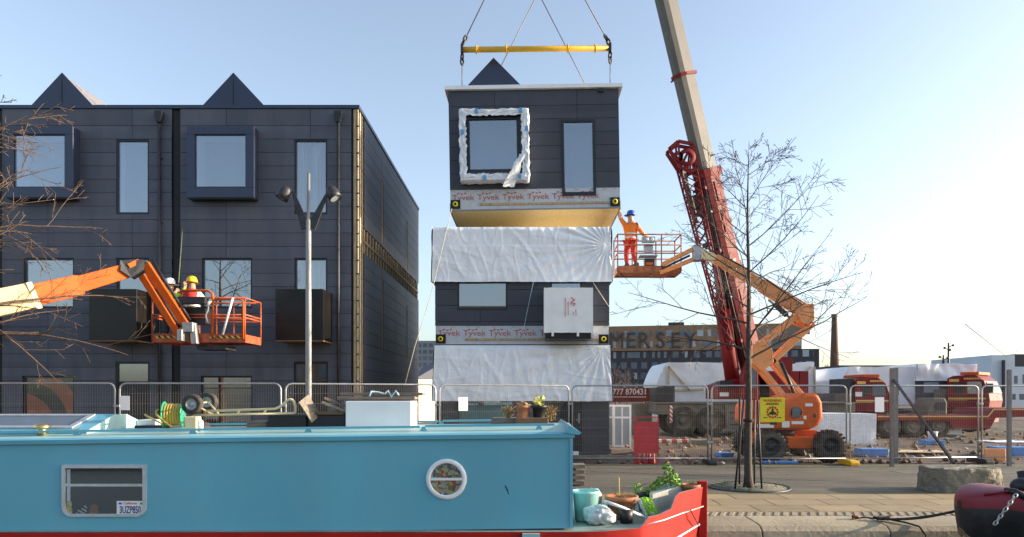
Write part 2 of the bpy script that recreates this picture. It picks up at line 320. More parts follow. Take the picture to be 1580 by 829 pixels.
def tag(o, label, cat, group=None, kind=None):
    o['label'] = label; o['category'] = cat
    if group: o['group'] = group
    if kind: o['kind'] = kind
    return o
def thing(name, label, cat, loc, group=None):
    o = bpy.data.objects.new(name, None); COL.objects.link(o); o.location = loc; o.empty_display_size = .2
    return tag(o, label, cat, group)
def copy_tree(o, parent=None):
    c = o.copy(); COL.objects.link(c)
    if parent: c.parent = parent
    for ch in list(o.children): copy_tree(ch, c)
    return c
def struct(o): o['kind'] = 'structure'; return o
def qbez(a, b, c, n=10): a, b, c = Vector(a), Vector(b), Vector(c); return [a * (1 - t) ** 2 + b * 2 * t * (1 - t) + c * t * t for t in [i / n for i in range(n + 1)]]
def sag(a, b, s, n=12):
    a, b = Vector(a), Vector(b); return [a.lerp(b, i / n) - Vector((0, 0, s * 4 * (i / n) * (1 - i / n))) for i in range(n + 1)]
def nz(x, y=0, z=0): return noise.noise(Vector((x, y, z)))
def wheel(root, c, r, wdt, axis=(0, 1, 0), rub='rubber', rimm='carrier', lugs=0, name='wheel'):   # tyre with a dished rim as a sub-part
    c = Vector(c); a = Vector(axis).normalized(); h = wdt / 2
    t = MB().lathe([(r * .55, -h * .9), (r * .86, -h), (r * .97, -h * .75), (r, -h * .3), (r, h * .3), (r * .97, h * .75), (r * .86, h), (r * .55, h * .9), (r * .55, -h * .9)], c, a, 28, cap=False)
    if lugs:
        u = a.orthogonal().normalized(); w_ = a.cross(u)
        for k in range(lugs):
            for sgn in (-1, 1):
                t0 = 2 * math.pi * (k + .25 * sgn) / lugs; d = u * math.cos(t0) + w_ * math.sin(t0)
                t.beam(c + d * r * .99 + a * (sgn * h * .05), c + d * r * .97 + a * (sgn * h * 1.0), r * .1, r * .13, up=d)
    o = t.build(name, rub, root)
    MB().lathe([(.001, -h * .45), (r * .2, -h * .6), (r * .22, -h * .35), (r * .45, -h * .3), (r * .5, -h * .75), (r * .56, -h * .88), (r * .56, h * .88), (r * .5, h * .75), (r * .45, h * .3), (.001, h * .3)], c, a, 24, cap=False).build('rim', rimm, o)
    return o
# ------------------------------------------------------------------ the setting
def sheet(name, x0, x1, y0, y1, z, m, t=None):
    mb = MB(); mb.add([(x0, y0, z), (x1, y0, z), (x1, y1, z), (x0, y1, z)], [(0, 1, 2, 3)]) if t is None else mb.box(x0, x1, y0, y1, z - t, z)
    return struct(mb.build(name, m))
def ground_mat():
    m = mat('site_dirt', (.07, .044, .027), .95, 0, .5, .9, .9, 3, dirt=(.14, .1, .065), dscale=.55, dth=.55, dmix=.75)
    return m
def road_mat():
    m = mat('tarmac', (.092, .082, .064), .85, 0, .25, 60, .6, 140, dirt=(.135, .118, .085), dscale=.6, dth=.48, dmix=.75)
    N, L = nodes(m); b = N['Principled BSDF']; src = b.inputs['Base Color'].links[0].from_socket
    tc = N.new('ShaderNodeTexCoord'); sp = N.new('ShaderNodeSeparateXYZ'); L.new(tc.outputs['Object'], sp.inputs[0])
    n = N.new('ShaderNodeTexNoise'); n.inputs['Scale'].default_value = 2.2; n.inputs['Detail'].default_value = 8; n.inputs['Roughness'].default_value = .75; L.new(tc.outputs['Object'], n.inputs[0])
    prev = src
    for y0, wd, amt in ((12.45, .32, .8), (17.55, .5, .55)):       # moss along both edges of the tarmac
        d = N.new('ShaderNodeMath'); d.operation = 'SUBTRACT'; d.inputs[1].default_value = y0; L.new(sp.outputs[1], d.inputs[0])
        a = N.new('ShaderNodeMath'); a.operation = 'ABSOLUTE'; L.new(d.outputs[0], a.inputs[0])
        mr = N.new('ShaderNodeMapRange'); mr.inputs[1].default_value = 0; mr.inputs[2].default_value = wd; mr.inputs[3].default_value = .75; mr.inputs[4].default_value = 0; L.new(a.outputs[0], mr.inputs[0])
        q = N.new('ShaderNodeMath'); q.operation = 'MULTIPLY'; L.new(mr.outputs[0], q.inputs[0]); L.new(n.outputs[0], q.inputs[1])
        r = N.new('ShaderNodeMapRange'); r.inputs[1].default_value = .14; r.inputs[2].default_value = .34; r.inputs[4].default_value = amt; L.new(q.outputs[0], r.inputs[0])
        mx = N.new('ShaderNodeMixRGB'); mx.inputs[2].default_value = (.12, .13, .03, 1); L.new(r.outputs[0], mx.inputs[0]); L.new(prev, mx.inputs[1]); prev = mx.outputs[0]
    mp = N.new('ShaderNodeMapping'); mp.inputs['Scale'].default_value = (.18, 1.6, 1); L.new(tc.outputs['Object'], mp.inputs[0])
    n5 = N.new('ShaderNodeTexNoise'); n5.inputs['Scale'].default_value = 1.6; n5.inputs['Detail'].default_value = 9; n5.inputs['Roughness'].default_value = .72; L.new(mp.outputs[0], n5.inputs[0])
    m5 = N.new('ShaderNodeMapRange'); m5.inputs[1].default_value = .3; m5.inputs[2].default_value = .7; m5.inputs[3].default_value = .6; m5.inputs[4].default_value = 1.45; L.new(n5.outputs[0], m5.inputs[0])
    s5 = N.new('ShaderNodeVectorMath'); s5.operation = 'SCALE'; L.new(prev, s5.inputs[0]); L.new(m5.outputs[0], s5.inputs['Scale'])
    L.new(s5.outputs[0], b.inputs['Base Color']); return m
mb = MB()
def gz(x, y):
    e = min(1, max(0, (y - 18.2) / 3)); far = max(0, 1 - max(0, y - 45) / 30)
    return -.02 + e * far * (.13 * nz(x * .25, y * .25) + .11 * nz(x * .7, y * 1.3, 3) + .05 * nz(x * 2.3, y * 2.3, 7))
mb.grid(170, 110, lambda u, v: (lambda x, y: (x, y, gz(x, y)))(-26 + 62 * u, 17.75 + 42 * v * (0.35 + .65 * v)))
struct(mb.build('site_ground', ground_mat()))
struct(MB().add([(-900, 59.5, -.05), (900, 59.5, -.05), (900, 1500, -.05), (-900, 1500, -.05), (-900, 17.8, -.06), (-25.9, 17.8, -.06), (-25.9, 59.5, -.06), (-900, 59.5, -.06), (35.9, 17.8, -.06), (900, 17.8, -.06), (900, 59.5, -.06), (35.9, 59.5, -.06)],
                [(0, 1, 2, 3), (4, 5, 6, 7), (8, 9, 10, 11)]).build('far_ground', ground_mat()))
sheet('promenade_road', -60, 70, 12.42, 17.8, 0, road_mat(), .4)
sheet('stone_paving', -60, 70, 10.56, 12.416, .004, flags('york_stone', (.34, .25, .135), (.25, .185, .105), (.08, .065, .04), .9, .62, .016), .4)
sheet('road_repair_patch', 3.3, 4.9, 14.6, 15.6, .004, mat('repair_patch', (.06, .057, .05), .85, 0, .2, 40, .4, 120), .3)
sheet('road_repair_patch', 8.6, 11.4, 15.6, 16.3, .004, mat('pale_patch', (.12, .11, .088), .85, 0, .25, 30, .4, 120), .3)
# ribbed warning strip and rounded coping stones along the quay edge
mb = MB(); x = -14.0
while x < 16: mb.beam((x, 10.15, .004), (x + .14, 10.5, .004), .06, .014); x += .135
mb.mi(1).box(-60, 70, 10.12, 10.556, -.4, 0); struct(mb.build('ribbed_edge_strip', [mat('ribs', (.3, .24, .155), .85), mat('rib_bed', (.27, .215, .14), .85, 0, .3, 4)]))
mcop = island(mat('coping_stone', (.42, .345, .23), .8, 0, .3, 2.6, .5, 18, dirt=(.2, .17, .11), dscale=1.3, dth=.5, dmix=.6), .12)
mb = MB(); x = -14.3
while x < 18:
    ln = 1.75; prof = [(9.36, -.42), (9.3, -.3), (9.29, -.16), (9.33, -.06), (9.42, -.005), (9.6, .012), (10.115, .014), (10.115, -.42)]
    mb.prism(prof, x + .008, x + ln - .008, 'yz'); x += ln
struct(mb.build('quay_coping', mcop, bevel=.012))
sheet('quay_wall', -60, 70, 9.4, 10.1, -.43, mat('quay_wall_stone', (.11, .1, .075), .9, 0, .4, 2, .8, 9, dirt=(.04, .045, .03), dscale=1.5, dth=.45, dmix=.8), 2.6)
mw = mat('canal_water', (.012, .018, .016), .06, 0, .2, 1, .35, 3.5); struct(MB().add([(-60, -9, -.42), (70, -9, -.42), (70, 9.45, -.42), (-60, 9.45, -.42)], [(0, 1, 2, 3)]).build('canal_water', mw))
sheet('near_bank', -60, 70, -60, -9, -.03, 'concrete', 1.5)
# loose clods, brick bits and stones over the building site
random.seed(4); mb = MB()
for i in range(2600):
    y = 18.0 + 17 * random.random() ** 1.6; x = random.uniform(-3, 24) if random.random() < .9 else random.uniform(-20, 0)
    if x < 3 and y > 19.0: continue
    r = random.choice((.02, .03, .03, .04, .05, .08, .12)) * random.uniform(.7, 1.3); mb.cur = random.choice((0, 0, 0, 0, 1, 2))
    vs = []; 
    for (a, b, c) in ((1, 0, 0), (-1, 0, 0), (0, 1, 0), (0, -1, 0), (0, 0, 1), (0, 0, -.5)):
        q = random.uniform(.6, 1.3) * r; vs.append((x + a * q, y + b * q, gz(x, y) + .25 * r + c * q * .8))
    mb.add(vs, [(0, 2, 4), (2, 1, 4), (1, 3, 4), (3, 0, 4), (2, 0, 5), (1, 2, 5), (3, 1, 5), (0, 3, 5)])
tag(mb.build('site_rubble', ['clod', 'bit', 'pale'] and [mat('clod', (.1, .066, .042), .95, 0, .4, 8), mat('brick_bit', (.16, .085, .055), .9, 0, .3, 8), mat('pale_bit', (.3, .27, .23), .9, 0, .2, 8)]), 'loose clods, stones and brick bits over the muddy building site', 'rubble', kind='stuff')

# ------------------------------------------------------------------ cladding with openings
def minus(x0, x1, z0, z1, ops):                        # rectangle minus openings -> rectangles
    xs = sorted({x0, x1, *[min(max(v, x0), x1) for o in ops for v in o[:2]]}); out = []
    zs = sorted({z0, z1, *[min(max(v, z0), z1) for o in ops for v in o[2:4]]})
    for a, b in zip(zs, zs[1:]):
        run = None
        for c, d in zip(xs, xs[1:]):
            mx, mz = (c + d) / 2, (a + b) / 2
            if any(o[0] < mx < o[1] and o[2] < mz < o[3] for o in ops):
                if run: out.append((*run, a, b)); run = None
            else: run = (run[0], d) if run else (c, d)
        if run: out.append((*run, a, b))
    return out
def panels(mb, x0, x1, zs, ops, joints, emit, gap=.011):
    for a, b in zip(zs, zs[1:]):
        js = [x0] + sorted(j for j in joints if x0 < j < x1) + [x1]
        for c, d in zip(js, js[1:]):
            for r in minus(c + gap / 2, d - gap / 2, a + gap / 2, b - gap / 2, ops): 
                if r[1] - r[0] > .02 and r[3] - r[2] > .02: emit(mb, *r)
HY0 = 19.1
def hx(px): return (px - VX) * HY0 / F
def hz(py): return EYE + (HY - py) * HY0 / F
def rows(z0, z1, step=.3755, first=.47):
    z = z1; L_ = [z]; z -= first
    while z > z0 + .1: L_.append(z); z -= step
    return sorted(L_ + [z0])
def window(root, o, y, gl, fw=.05, name='window', back='blind', depth=.45, rev='wallin', bl=.0):   # frame ring, pane and an interior reveal behind it
    x0, x1, z0, z1 = o
    f = MB().ring(x0, x1, z0, z1, fw, y - .012, y + .09, tb=fw * 1.3).build(name, 'dframe', root)
    MB().box(x0 + fw + .002, x1 - fw - .002, y + .03, y + .042, z0 + fw * 1.3 + .002, z1 - fw - .002).build('pane', gl, f)
    rv = MB().mi(0).box(x0 - .02, x0 + .01, y + .1, y + depth, z0, z1).box(x1 - .01, x1 + .02, y + .1, y + depth, z0, z1).box(x0 + .01, x1 - .01, y + .1, y + depth, z1 - .01, z1 + .02).box(x0 + .01, x1 - .01, y + .1, y + depth, z0 - .02, z0 + .01)
    rv.mi(1).box(x0 - .02, x1 + .02, y + depth, y + depth + .05, z0 - .02, z1 + .02).build('reveal', [rev, back], f)
    return f
def house(label, end_wall=False):
    x0, x1 = hx(278), hx(553); zt = 9.83
    if not end_wall: x1 = hx(540)
    root = thing('terraced_house', label, 'house', ((x0 + x1) / 2, HY0 + 5, 0), 'new dark clad terraced houses')
    bw = (hx(298), hx(383), hz(293), hz(203)); tw = (hx(454), hx(505), hz(331), hz(215))
    mw_ = (hx(311), hx(389), hz(476), hz(398)); dw = (hx(454), hx(505), hz(528), hz(398))
    gw = (hx(309), hx(389), .35, hz(580)); dr = (hx(453), hx(506), .03, hz(558))
    ops = [bw, tw, mw_, dw, gw, dr]; e = .003
    xe = hx(542) if end_wall else x1
    cl = MB(); panels(cl, x0, xe, rows(.12, 9.815), ops, [hx(349), hx(479)] , lambda m, a, b, c, d: m.box(a, b, HY0, HY0 + .03, c, d))
    cl.build('cladding', 'clad', root)
    sh = MB()
    for a, b, c, d in minus(x0 - .22, x1 - .02, 0, 9.8, ops): sh.box(a, b, HY0 + .05, HY0 + .16, c, d)
    sh.box(x0 - .22, x0 - .12, HY0 + .16, 29.4, 0, 9.8).box(x1 - .16, x1 - .06, HY0 + .16, 29.4, 0, 9.8).box(x0 - .22, x1 - .06, 29.4, 29.55, 0, 9.8).box(x0 - .12, x1 - .16, HY0 + .16, 29.4, 9.6, 9.8)
    sh.box(x0 - .12, x1 - .16, HY0 + .9, HY0 + .95, 0, 9.6)
    sh.build('shell_wall', 'membrane', root)
    MB().box(x0 - .24, x1 + .03 * end_wall, HY0 - .03, HY0 + .2, 9.82, 9.915).build('parapet', 'navy', root)
    if end_wall: MB().box(x1 - .17, x1 + .03, HY0 + .2, 29.6, 9.82, 9.915).build('parapet', 'navy', root)
    # the gabled rooflight running back over the flat roof, front gable set back a little
    gx, gy = hx(360) + .3, 19.85; gx = (360 - VX) * gy / F; zp = EYE + (HY - 112) * gy / F; hw = 1.02; zb = zp - hw * 1.07
    g = MB().mi(0).prism([(gx - hw, zb), (gx, zp), (gx + hw, zb)], gy, gy + .06).mi(1).prism([(gx - hw + .03, zb), (gx, zp - .03), (gx + hw - .03, zb)], gy + .06, 29.2)
    rg = g.build('roof_gable', ['navy', 'lead'], root)
    MB().beam((gx, gy - .012, zb + .02), (gx, gy - .012, zp - .04), .01, .012, up=(0, 1, 0)).build('seam', 'dframe', rg)
    # projecting box window
    by = 18.8; bx = lambda px: (px - VX) * by / F; bz = lambda py: EYE + (HY - py) * by / F
    fo = (bx(288), bx(392), bz(305), bz(195)); fi = (bx(300), bx(379.5), bz(289), bz(207))
    b = MB()
    for a, c, d, e2 in minus(*fo, [fi]): b.box(a, c, by, HY0 + .02, d, e2)
    bwo = b.build('box_window', 'navy', root, bevel=.006)
    MB().ring(fi[0] + .002, fi[1] - .002, fi[2] + .002, fi[3] - .002, .022, by + .02, by + .1).build('frame', 'dframe', bwo)
    MB().box(fi[0] + .026, fi[1] - .026, by + .05, by + .06, fi[2] + .026, fi[3] - .026).build('pane', 'glass', bwo)
    MB().mi(0).box(fi[0] + .003, fi[0] + .018, by + .07, by + .6, fi[2], fi[3]).box(fi[1] - .018, fi[1] - .003, by + .07, by + .6, fi[2], fi[3]).box(fi[0] + .012, fi[1] - .012, by + .07, by + .6, fi[3] - .018, fi[3] - .003).box(fi[0] + .012, fi[1] - .012, by + .07, by + .6, fi[2] + .003, fi[2] + .018).mi(1).box(fi[0] - .02, fi[1] + .02, by + .6, by + .65, fi[2], fi[3]).build('reveal', ['wallin', 'blind'], bwo)
    MB().box(fo[0] + .03, fo[1] - .02, by + .03, HY0, fo[2] - .025, fo[2] - .002).build('soffit', 'dframe', bwo)
    w1 = window(root, tw, HY0 + .03, 'wglass' if end_wall else 'glass', back='blind', depth=.42)
    if end_wall: MB().grid(60, 1, lambda u, v: (tw[0] + .06 + (tw[1] - tw[0] - .12) * u, HY0 + .2 + .03 * math.sin(u * 44) + .02 * nz(u * 6), tw[2] + .02 + (tw[3] - tw[2] - .04) * v)).build('pane_backing', 'pane_backing', w1)  # added folded sheet, its colour stands in for streaked reflections
    window(root, mw_, HY0 + .04, 'mglass', back='room', depth=.6, rev='room')
    w3 = window(root, dw, HY0 + .04, 'wglass' if end_wall else 'mglass', back='room', depth=.6, rev='room')
    if end_wall: MB().grid(60, 1, lambda u, v: (dw[0] + .35 + (dw[1] - dw[0] - .4) * u, HY0 + .2 + .03 * math.sin(u * 30) + .02 * nz(u * 6, 4), dw[2] + .02 + (dw[3] - dw[2] - .04) * v)).build('pane_backing', 'pane_backing', w3)  # second added sheet with reflections painted into its colour
    g_ = window(root, gw, HY0 + .05, 'cglass' if not end_wall else 'mglass', back='room', depth=.7, rev='room')
    # large orange-red curved shapes set flat just behind the ground floor glass
    cx, cz = gw[0] - .1, gw[2] + .55; m_ = MB()
    for r0, r1, a0, a1 in ((.45, .95, -40, 88), (1.35, 1.75, -20, 75)):
        pts = [(cx + r0 * math.cos(R(a0 + (a1 - a0) * i / 24)), cz + r0 * math.sin(R(a0 + (a1 - a0) * i / 24))) for i in range(25)]
        pto = [(cx + r1 * math.cos(R(a0 + (a1 - a0) * i / 24)), cz + r1 * math.sin(R(a0 + (a1 - a0) * i / 24))) for i in range(25)]
        cl_ = lambda p: (min(max(p[0], gw[0] + .06), gw[1] - .06), min(max(p[1], gw[2] + .06), gw[3] - .08))
        pts = [cl_(p) for p in pts]; pto = [cl_(p) for p in pto]
        for i in range(24): 
            q = [(x, HY0 + .105, z) for x, z in (pts[i], pto[i], pto[i + 1], pts[i + 1])]; m_.add(q, [(0, 1, 2, 3)])
    if not end_wall: m_.build('curved_shapes', 'orange_arcs', g_)
    # front door with transom light
    d = MB().ring(dr[0], dr[1], dr[2], dr[3], .06, HY0 + .02, HY0 + .12, tb=.04).box(dr[0] + .06, dr[1] - .06, HY0 + .05, HY0 + .1, .07, hz(592)).box(dr[0] + .06, dr[1] - .06, HY0 + .03, HY0 + .11, hz(592), hz(592) + .06).build('door', 'dframe', root)
    MB().box(dr[0] + .065, dr[1] - .065, HY0 + .06, HY0 + .07, hz(592) + .062, dr[3] - .065).build('pane', 'mglass', d)
    MB().tube([(dr[0] + .14, HY0 - .02, .8), (dr[0] + .14, HY0 - .02, 1.3)], .014).build('handle', 'steel', d)
    # bronze balcony box
    yy = 18.25; ax, bx2 = (425 - VX) * yy / F, (498.5 - VX) * yy / F; za, zb2 = EYE + (HY - 525) * yy / F, EYE + (HY - 446) * yy / F
    bl = MB().box(ax, bx2, yy, yy + .02, za, zb2).box(ax, ax + .02, yy + .02, HY0, za, zb2).box(bx2 - .02, bx2, yy + .02, HY0, za, zb2).box(ax + .02, bx2 - .02, yy + .02, HY0, za, za + .02).build('balcony', 'bsteel', root, bevel=.004)
    MB().box(ax - .002, bx2 + .002, yy + .001, HY0, za - .035, za - .003).build('soffit', 'brownwood', bl)
    # rainwater hopper and pipe
    px_ = hx(523); dp = MB().tube([(px_, HY0 - .07, .15), (px_, HY0 - .07, 9.4)], .042, 10)
    for z in (1.2, 3, 4.8, 6.6, 8.4): dp.box(px_ - .06, px_ + .06, HY0 - .05, HY0 - .005, z, z + .03)
    dpo = dp.build('downpipe', 'dsteel', root)
    MB().prism([(px_ - .1, 9.56), (px_ - .05, 9.4), (px_ + .05, 9.4), (px_ + .1, 9.56), (px_ + .1, 9.7), (px_ - .1, 9.7)], HY0 - .16, HY0 - .012).build('hopper', 'dframe', dpo)
    if end_wall:
        X = x1; sd_ = MB(); zs1 = rows(6.64, 9.815); zs0 = rows(.12, 5.92, first=.3755)
        sl = [(22.1, 22.4, 6.75, 8.75), (26.5, 26.85, 6.75, 8.6), (22.1, 22.4, 3.3, 5.6), (26.5, 26.85, 3.1, 5.3)]
        pm = lambda m, a, b, c, d: m.box(X - .03, X, a, b, c, d)
        for zz in (zs1, zs0): panels(sd_, 19.78, 29.6, zz, sl, [22.22, 24.4, 26.58], pm)
        sd_.build('end_cladding', 'clad', root)
        for a_, m_ in (((hx(545.5), hx(549.5), HY0 + .005, HY0 + .05), 'timber'), ((hx(550.5), x1 - .004, HY0, HY0 + .05), 'timber2'), ((X - .05, X - .004, 19.3, 19.42), 'timber2'), ((X - .05, X - .006, 19.55, 19.66), 'timber')):
            MB().box(*a_, .1, 9.8).build('corner_batten', m_, root)
        y = 19.85
        while y < 29.4: MB().box(X - .05, X - .012, y, y + .1, 5.93, 6.63).build('batten', 'timber', root); y += .38
        MB().box(X - .012, X + .004, 19.8, 29.5, 6.22, 6.29).build('rail', 'timber', root)
        for z in [i * .3755 + .3 for i in range(25)]: MB().box(hx(550), x1 + .012, HY0 - .012, HY0 + .012, z, z + .035).build('corner_clip', 'dframe', root)
        for s_ in sl: MB().box(X - .045, X - .008, s_[0] + .06, s_[1] - .02, s_[2], s_[3]).build('slot_batten', 'timber', root)
    else:
        pass
    return root
houseB = house('dark clad house at the end of the terrace, with bare timber battens at its corner', True)
hA = house('dark clad house on the left, behind the cream and orange boom and the twigs'); hA.location.x += hx(265) - hx(540) - .0
hC = copy_tree(hA); hC.location.x = hA.location.x - 5.0; tag(hC, 'dark clad house mostly cut off by the left edge of the photo', 'house')

# ------------------------------------------------------------------ the stack of new modules and the one on the crane
WRAPTXT = 'Tyvek'
def wrap_band(root, x0, x1, y, z0, z1, clips=True):
    b = MB().box(x0, x1, y, y + .03, z0, z1).build('membrane_band', 'wrap', root)
    t = MB(); n = 7; p = (x1 - x0) / 6.8; x = x0 + .1
    while x < x1 - .6:
        t.text(WRAPTXT, .235, (x + .28, y - .004, z0 + (z1 - z0) * .60), depth=.002, sx=1.12)
        for k in range(3): t.box(x + .1 + k * .1, x + .17 + k * .1, y - .003, y - .001, z1 - .12 - .02 * (k % 2), z1 - .085 - .02 * (k % 2))
        x += p
    t.build('lettering', 'redink', b)
    MB().box(x0 + .85, x1 - .3, y - .03, y - .001, z0 + .11, z0 + .17).build('packing_strip', 'timber', b)
    if clips:
        random.seed(3)
        for k in range(13):
            xx = x0 + .1 + (x1 - x0 - .2) * k / 12 + random.uniform(-.1, .1); MB().box(xx, xx + random.uniform(.04, .1), y - .02, y - .001, z1 - .035, z1).build('clip', 'timber2', b)
    for xx in (x0 + .15, x1 - .15):
        q = MB().box(xx - .14, xx + .14, y - .03, y - .002, z0 + .02, z0 + .28).build('lifting_plate', 'bsteel', root)
        MB().lathe([(.04, 0), (.075, 0), (.075, .05), (.04, .05), (.04, 0)], (xx, y - .081, z0 + .15), (0, 1, 0), 14, cap=False).build('lifting_eye', 'signyel', q)
    return b
# hoisted top module
my = 19.87; mx_ = lambda px: (px - VX) * my / F; mz = lambda py: EYE + (HY - py) * my / F
lm = thing('hoisted_house_module', 'dark clad top storey module hanging from the crane, its gold board underside showing', 'house module', (mx_(826), my + 5, 7.2), 'new house modules')
X0, X1, ZB, ZC, ZT = mx_(694.5), mx_(957.5), mz(322), mz(291.5), mz(139)
wo = (mx_(721), mx_(804), mz(264), mz(175)); to = (mx_(868), mx_(920), mz(303), mz(186))
cl = MB(); panels(cl, X0, X1, rows(ZC, ZT, step=.392, first=.45), [wo, to], [mx_(766), mx_(893)], lambda m, a, b, c, d: m.box(a, b, my, my + .03, c, d)); cl.build('cladding', 'clad2', lm)
sh = MB()
for a, b, c, d in minus(X0 + .02, X1 - .02, ZB + .02, ZT, [wo, to]): sh.box(a, b, my + .04, my + .15, c, d)
sh.box(X0 + .02, X0 + .12, my + .15, my + 9.8, ZB + .02, ZT).box(X1 - .12, X1 - .02, my + .15, my + 9.8, ZB + .02, ZT).box(X0 + .12, X1 - .12, my + 9.7, my + 9.8, ZB + .02, ZT).box(X0 + .12, X1 - .12, my + .15, my + 9.7, ZT - .1, ZT)
sh.build('shell_wall', 'membrane', lm)
wrap_band(lm, X0 + .01, X1 - .01, my + .005, ZB + .005, ZC)
MB().box(X0 + .03, X1 - .03, my + .06, my + 9.8, ZB - .025, ZB + .018).build('underside', 'osb', lm)
MB().box(X0 - .01, X0 + .028, my + .04, my + 9.8, ZB - .04, ZB + .2).box(X1 - .028, X1 + .01, my + .04, my + 9.8, ZB - .04, ZB + .2).box(X0, X1, my - .01, my + .035, ZB - .03, ZB + .003).build('edge_trim', 'greypanel', lm)
MB().box(X0 - .09, X1 + .1, my - .1, my + 10, ZT + .012, ZT + .12).build('roof_cap', 'white', lm)
gy = my + .55; gx = (765.5 - VX) * gy / F; zp = EYE + (HY - 88) * gy / F; hw = 1.05; zb = zp - hw * 1.04
MB().mi(0).prism([(gx - hw, zb), (gx, zp), (gx + hw, zb)], gy, gy + .06).mi(1).prism([(gx - hw + .02, zb), (gx, zp - .02), (gx + hw - .02, zb)], gy + .06, my + 9.5).build('roof_gable', ['navy', 'lead'], lm)
# wrapped box window
yb = my - .38; wx = lambda px: (px - VX) * yb / F; wz = lambda py: EYE + (HY - py) * yb / F
inn = (wx(720.5), wx(804.5), wz(263.5), wz(175.5)); b = MB()
for a, c, d, e in minus(wx(713), wx(815), wz(274), wz(169), [inn]): b.box(a, c, yb + .05, my + .02, d, e)
bw = b.build('box_window', 'navy', lm)
MB().ring(inn[0] + .002, inn[1] - .002, inn[2] + .002, inn[3] - .002, .1, yb + .09, yb + .2, tb=.09, tt=.1).build('frame', 'dframe', bw)
MB().box(inn[0] + .104, inn[1] - .104, yb + .14, yb + .15, inn[2] + .094, inn[3] - .104).build('pane', 'glass', bw)
MB().box(inn[0] - .02, inn[1] + .02, yb + .8, yb + .84, inn[2], inn[3]).build('blind', 'blind', bw)
def wrapring(u, v):                                    # crumpled film wound round the four sides of the box
    a0, a1, c0, c1 = wx(710.5), wx(817.5), wz(277), wz(167)
    per = [(a0, c0), (a1, c0), (a1, c1), (a0, c1), (a0, c0)]; s_ = u * 4; i = min(int(s_), 3); t = s_ - i
    ox = per[i][0] + (per[i + 1][0] - per[i][0]) * t; oz = per[i][1] + (per[i + 1][1] - per[i][1]) * t
    cx, cz = (a0 + a1) / 2, (c0 + c1) / 2; jit = .045 * nz(u * 40, v * 3, 1) + .03 * nz(u * 90, v * 9, 2)
    ix = cx + (ox - cx) * (1 - .2 / ((a1 - a0) / 2)) ; iz = cz + (oz - cz) * (1 - .19 / ((c1 - c0) / 2))
    if v < .4: q = v / .4; y = my - .03 + (yb - my + .03) * q; k = 0
    else: q = (v - .4) / .6; y = yb; k = q
    x = ox + (ix - ox) * k; z = oz + (iz - oz) * k; e = 1 + (.25 * nz(u * 60, 5) if v > .9 else 0)
    x = ox + (x - ox) * e; z = oz + (z - oz) * e
    return (x + jit, y + .04 * nz(u * 45, v * 8, 9) - .012, z + jit * .8)
wr = MB().grid(160, 10, wrapring).build('film_wrap', 'crumple', bw)
tl = MB().grid(4, 12, lambda u, v: (wx(785 + 22 * (1 - v) + 9 * (u - .5) * (1 + v) + 3 * nz(v * 5, 1)), yb - .04 - .05 * math.sin(v * 3 + u * 2), wz(238 + 50 * v + 3 * nz(u * 3, v * 4)))).build('loose_tail', 'crumple', wr)
tp = MB()
for px, py in ((735, 168), (803, 168), (812, 196), (746, 271), (713, 200), (800, 270)): tp.box(wx(px), wx(px + 5), yb - .05, yb - .035, wz(py + 6), wz(py - 1))
tp.build('tape', 'bluetape', wr)
tw_ = window(lm, to, my - .02, 'glass', fw=.075, back='blind', depth=.42)
MB().box(mx_(926), mx_(934), my - .06, my, ZT - .1, ZT - .03).build('vent', 'dframe', lm)
lm.rotation_euler.y = -R(.95)
# the two modules already standing
sy = 19.5; sx_ = lambda px: (px - VX) * sy / F; sz = lambda py: EYE + (HY - py) * sy / F
S0, S1 = sx_(671), sx_(940.5)
um = thing('house_module', 'dark clad middle module with a wrapped balcony, standing on the ground module', 'house module', ((S0 + S1) / 2, sy + 5, 3.24), 'new house modules')
uo = (sx_(705.5), sx_(783), sz(479), sz(428)); vo = (sx_(849), sx_(898), sz(500), sz(395))
cl = MB(); panels(cl, S0, S1, rows(sz(503), 6.6, first=.4, step=.46), [uo, vo], [sx_(741)], lambda m, a, b, c, d: m.box(a, b, sy, sy + .03, c, d)); cl.build('cladding', 'clad2', um)
sh = MB()
for a, b, c, d in minus(S0 + .02, S1 - .02, 3.27, 6.6, [uo, vo]): sh.box(a, b, sy + .04, sy + .15, c, d)
sh.box(S0 + .02, S0 + .12, sy + .15, sy + 9.9, 3.27, 6.6).box(S1 - .12, S1 - .02, sy + .15, sy + 9.9, 3.27, 6.6).box(S0 + .12, S1 - .12, sy + 9.8, sy + 9.9, 3.27, 6.6).box(S0 + .12, S1 - .12, sy + .15, sy + 9.8, 6.5, 6.6).build('shell_wall', 'membrane', um)
wrap_band(um, S0 + .02, S1 - .02, sy + .005, 3.255, sz(503))
window(um, uo, sy + .02, 'mglass', back='room', rev='room'); window(um, vo, sy + .02, 'glass', back='blind')
yb2 = 18.75; qx = lambda px: (px - VX) * yb2 / F; qz = lambda py: EYE + (HY - py) * yb2 / F
bl = MB().box(qx(842), qx(912), yb2 + .04, sy, qz(523), qz(512)).box(qx(842), qx(912), yb2 + .03, yb2 + .05, qz(512), qz(448)).box(qx(842), qx(842) + .02, yb2 + .05, sy, qz(512), qz(448)).box(qx(912) - .02, qx(912), yb2 + .05, sy, qz(512), qz(448)).build('balcony', 'bsteel', um)
wf = MB().grid(14, 14, lambda u, v: (qx(839.5) + (qx(915) - qx(839.5)) * u, yb2 + .012 * nz(u * 6, v * 6) , qz(513.5 + .8 * nz(u * 9)) + (qz(444) - qz(513.5)) * v))
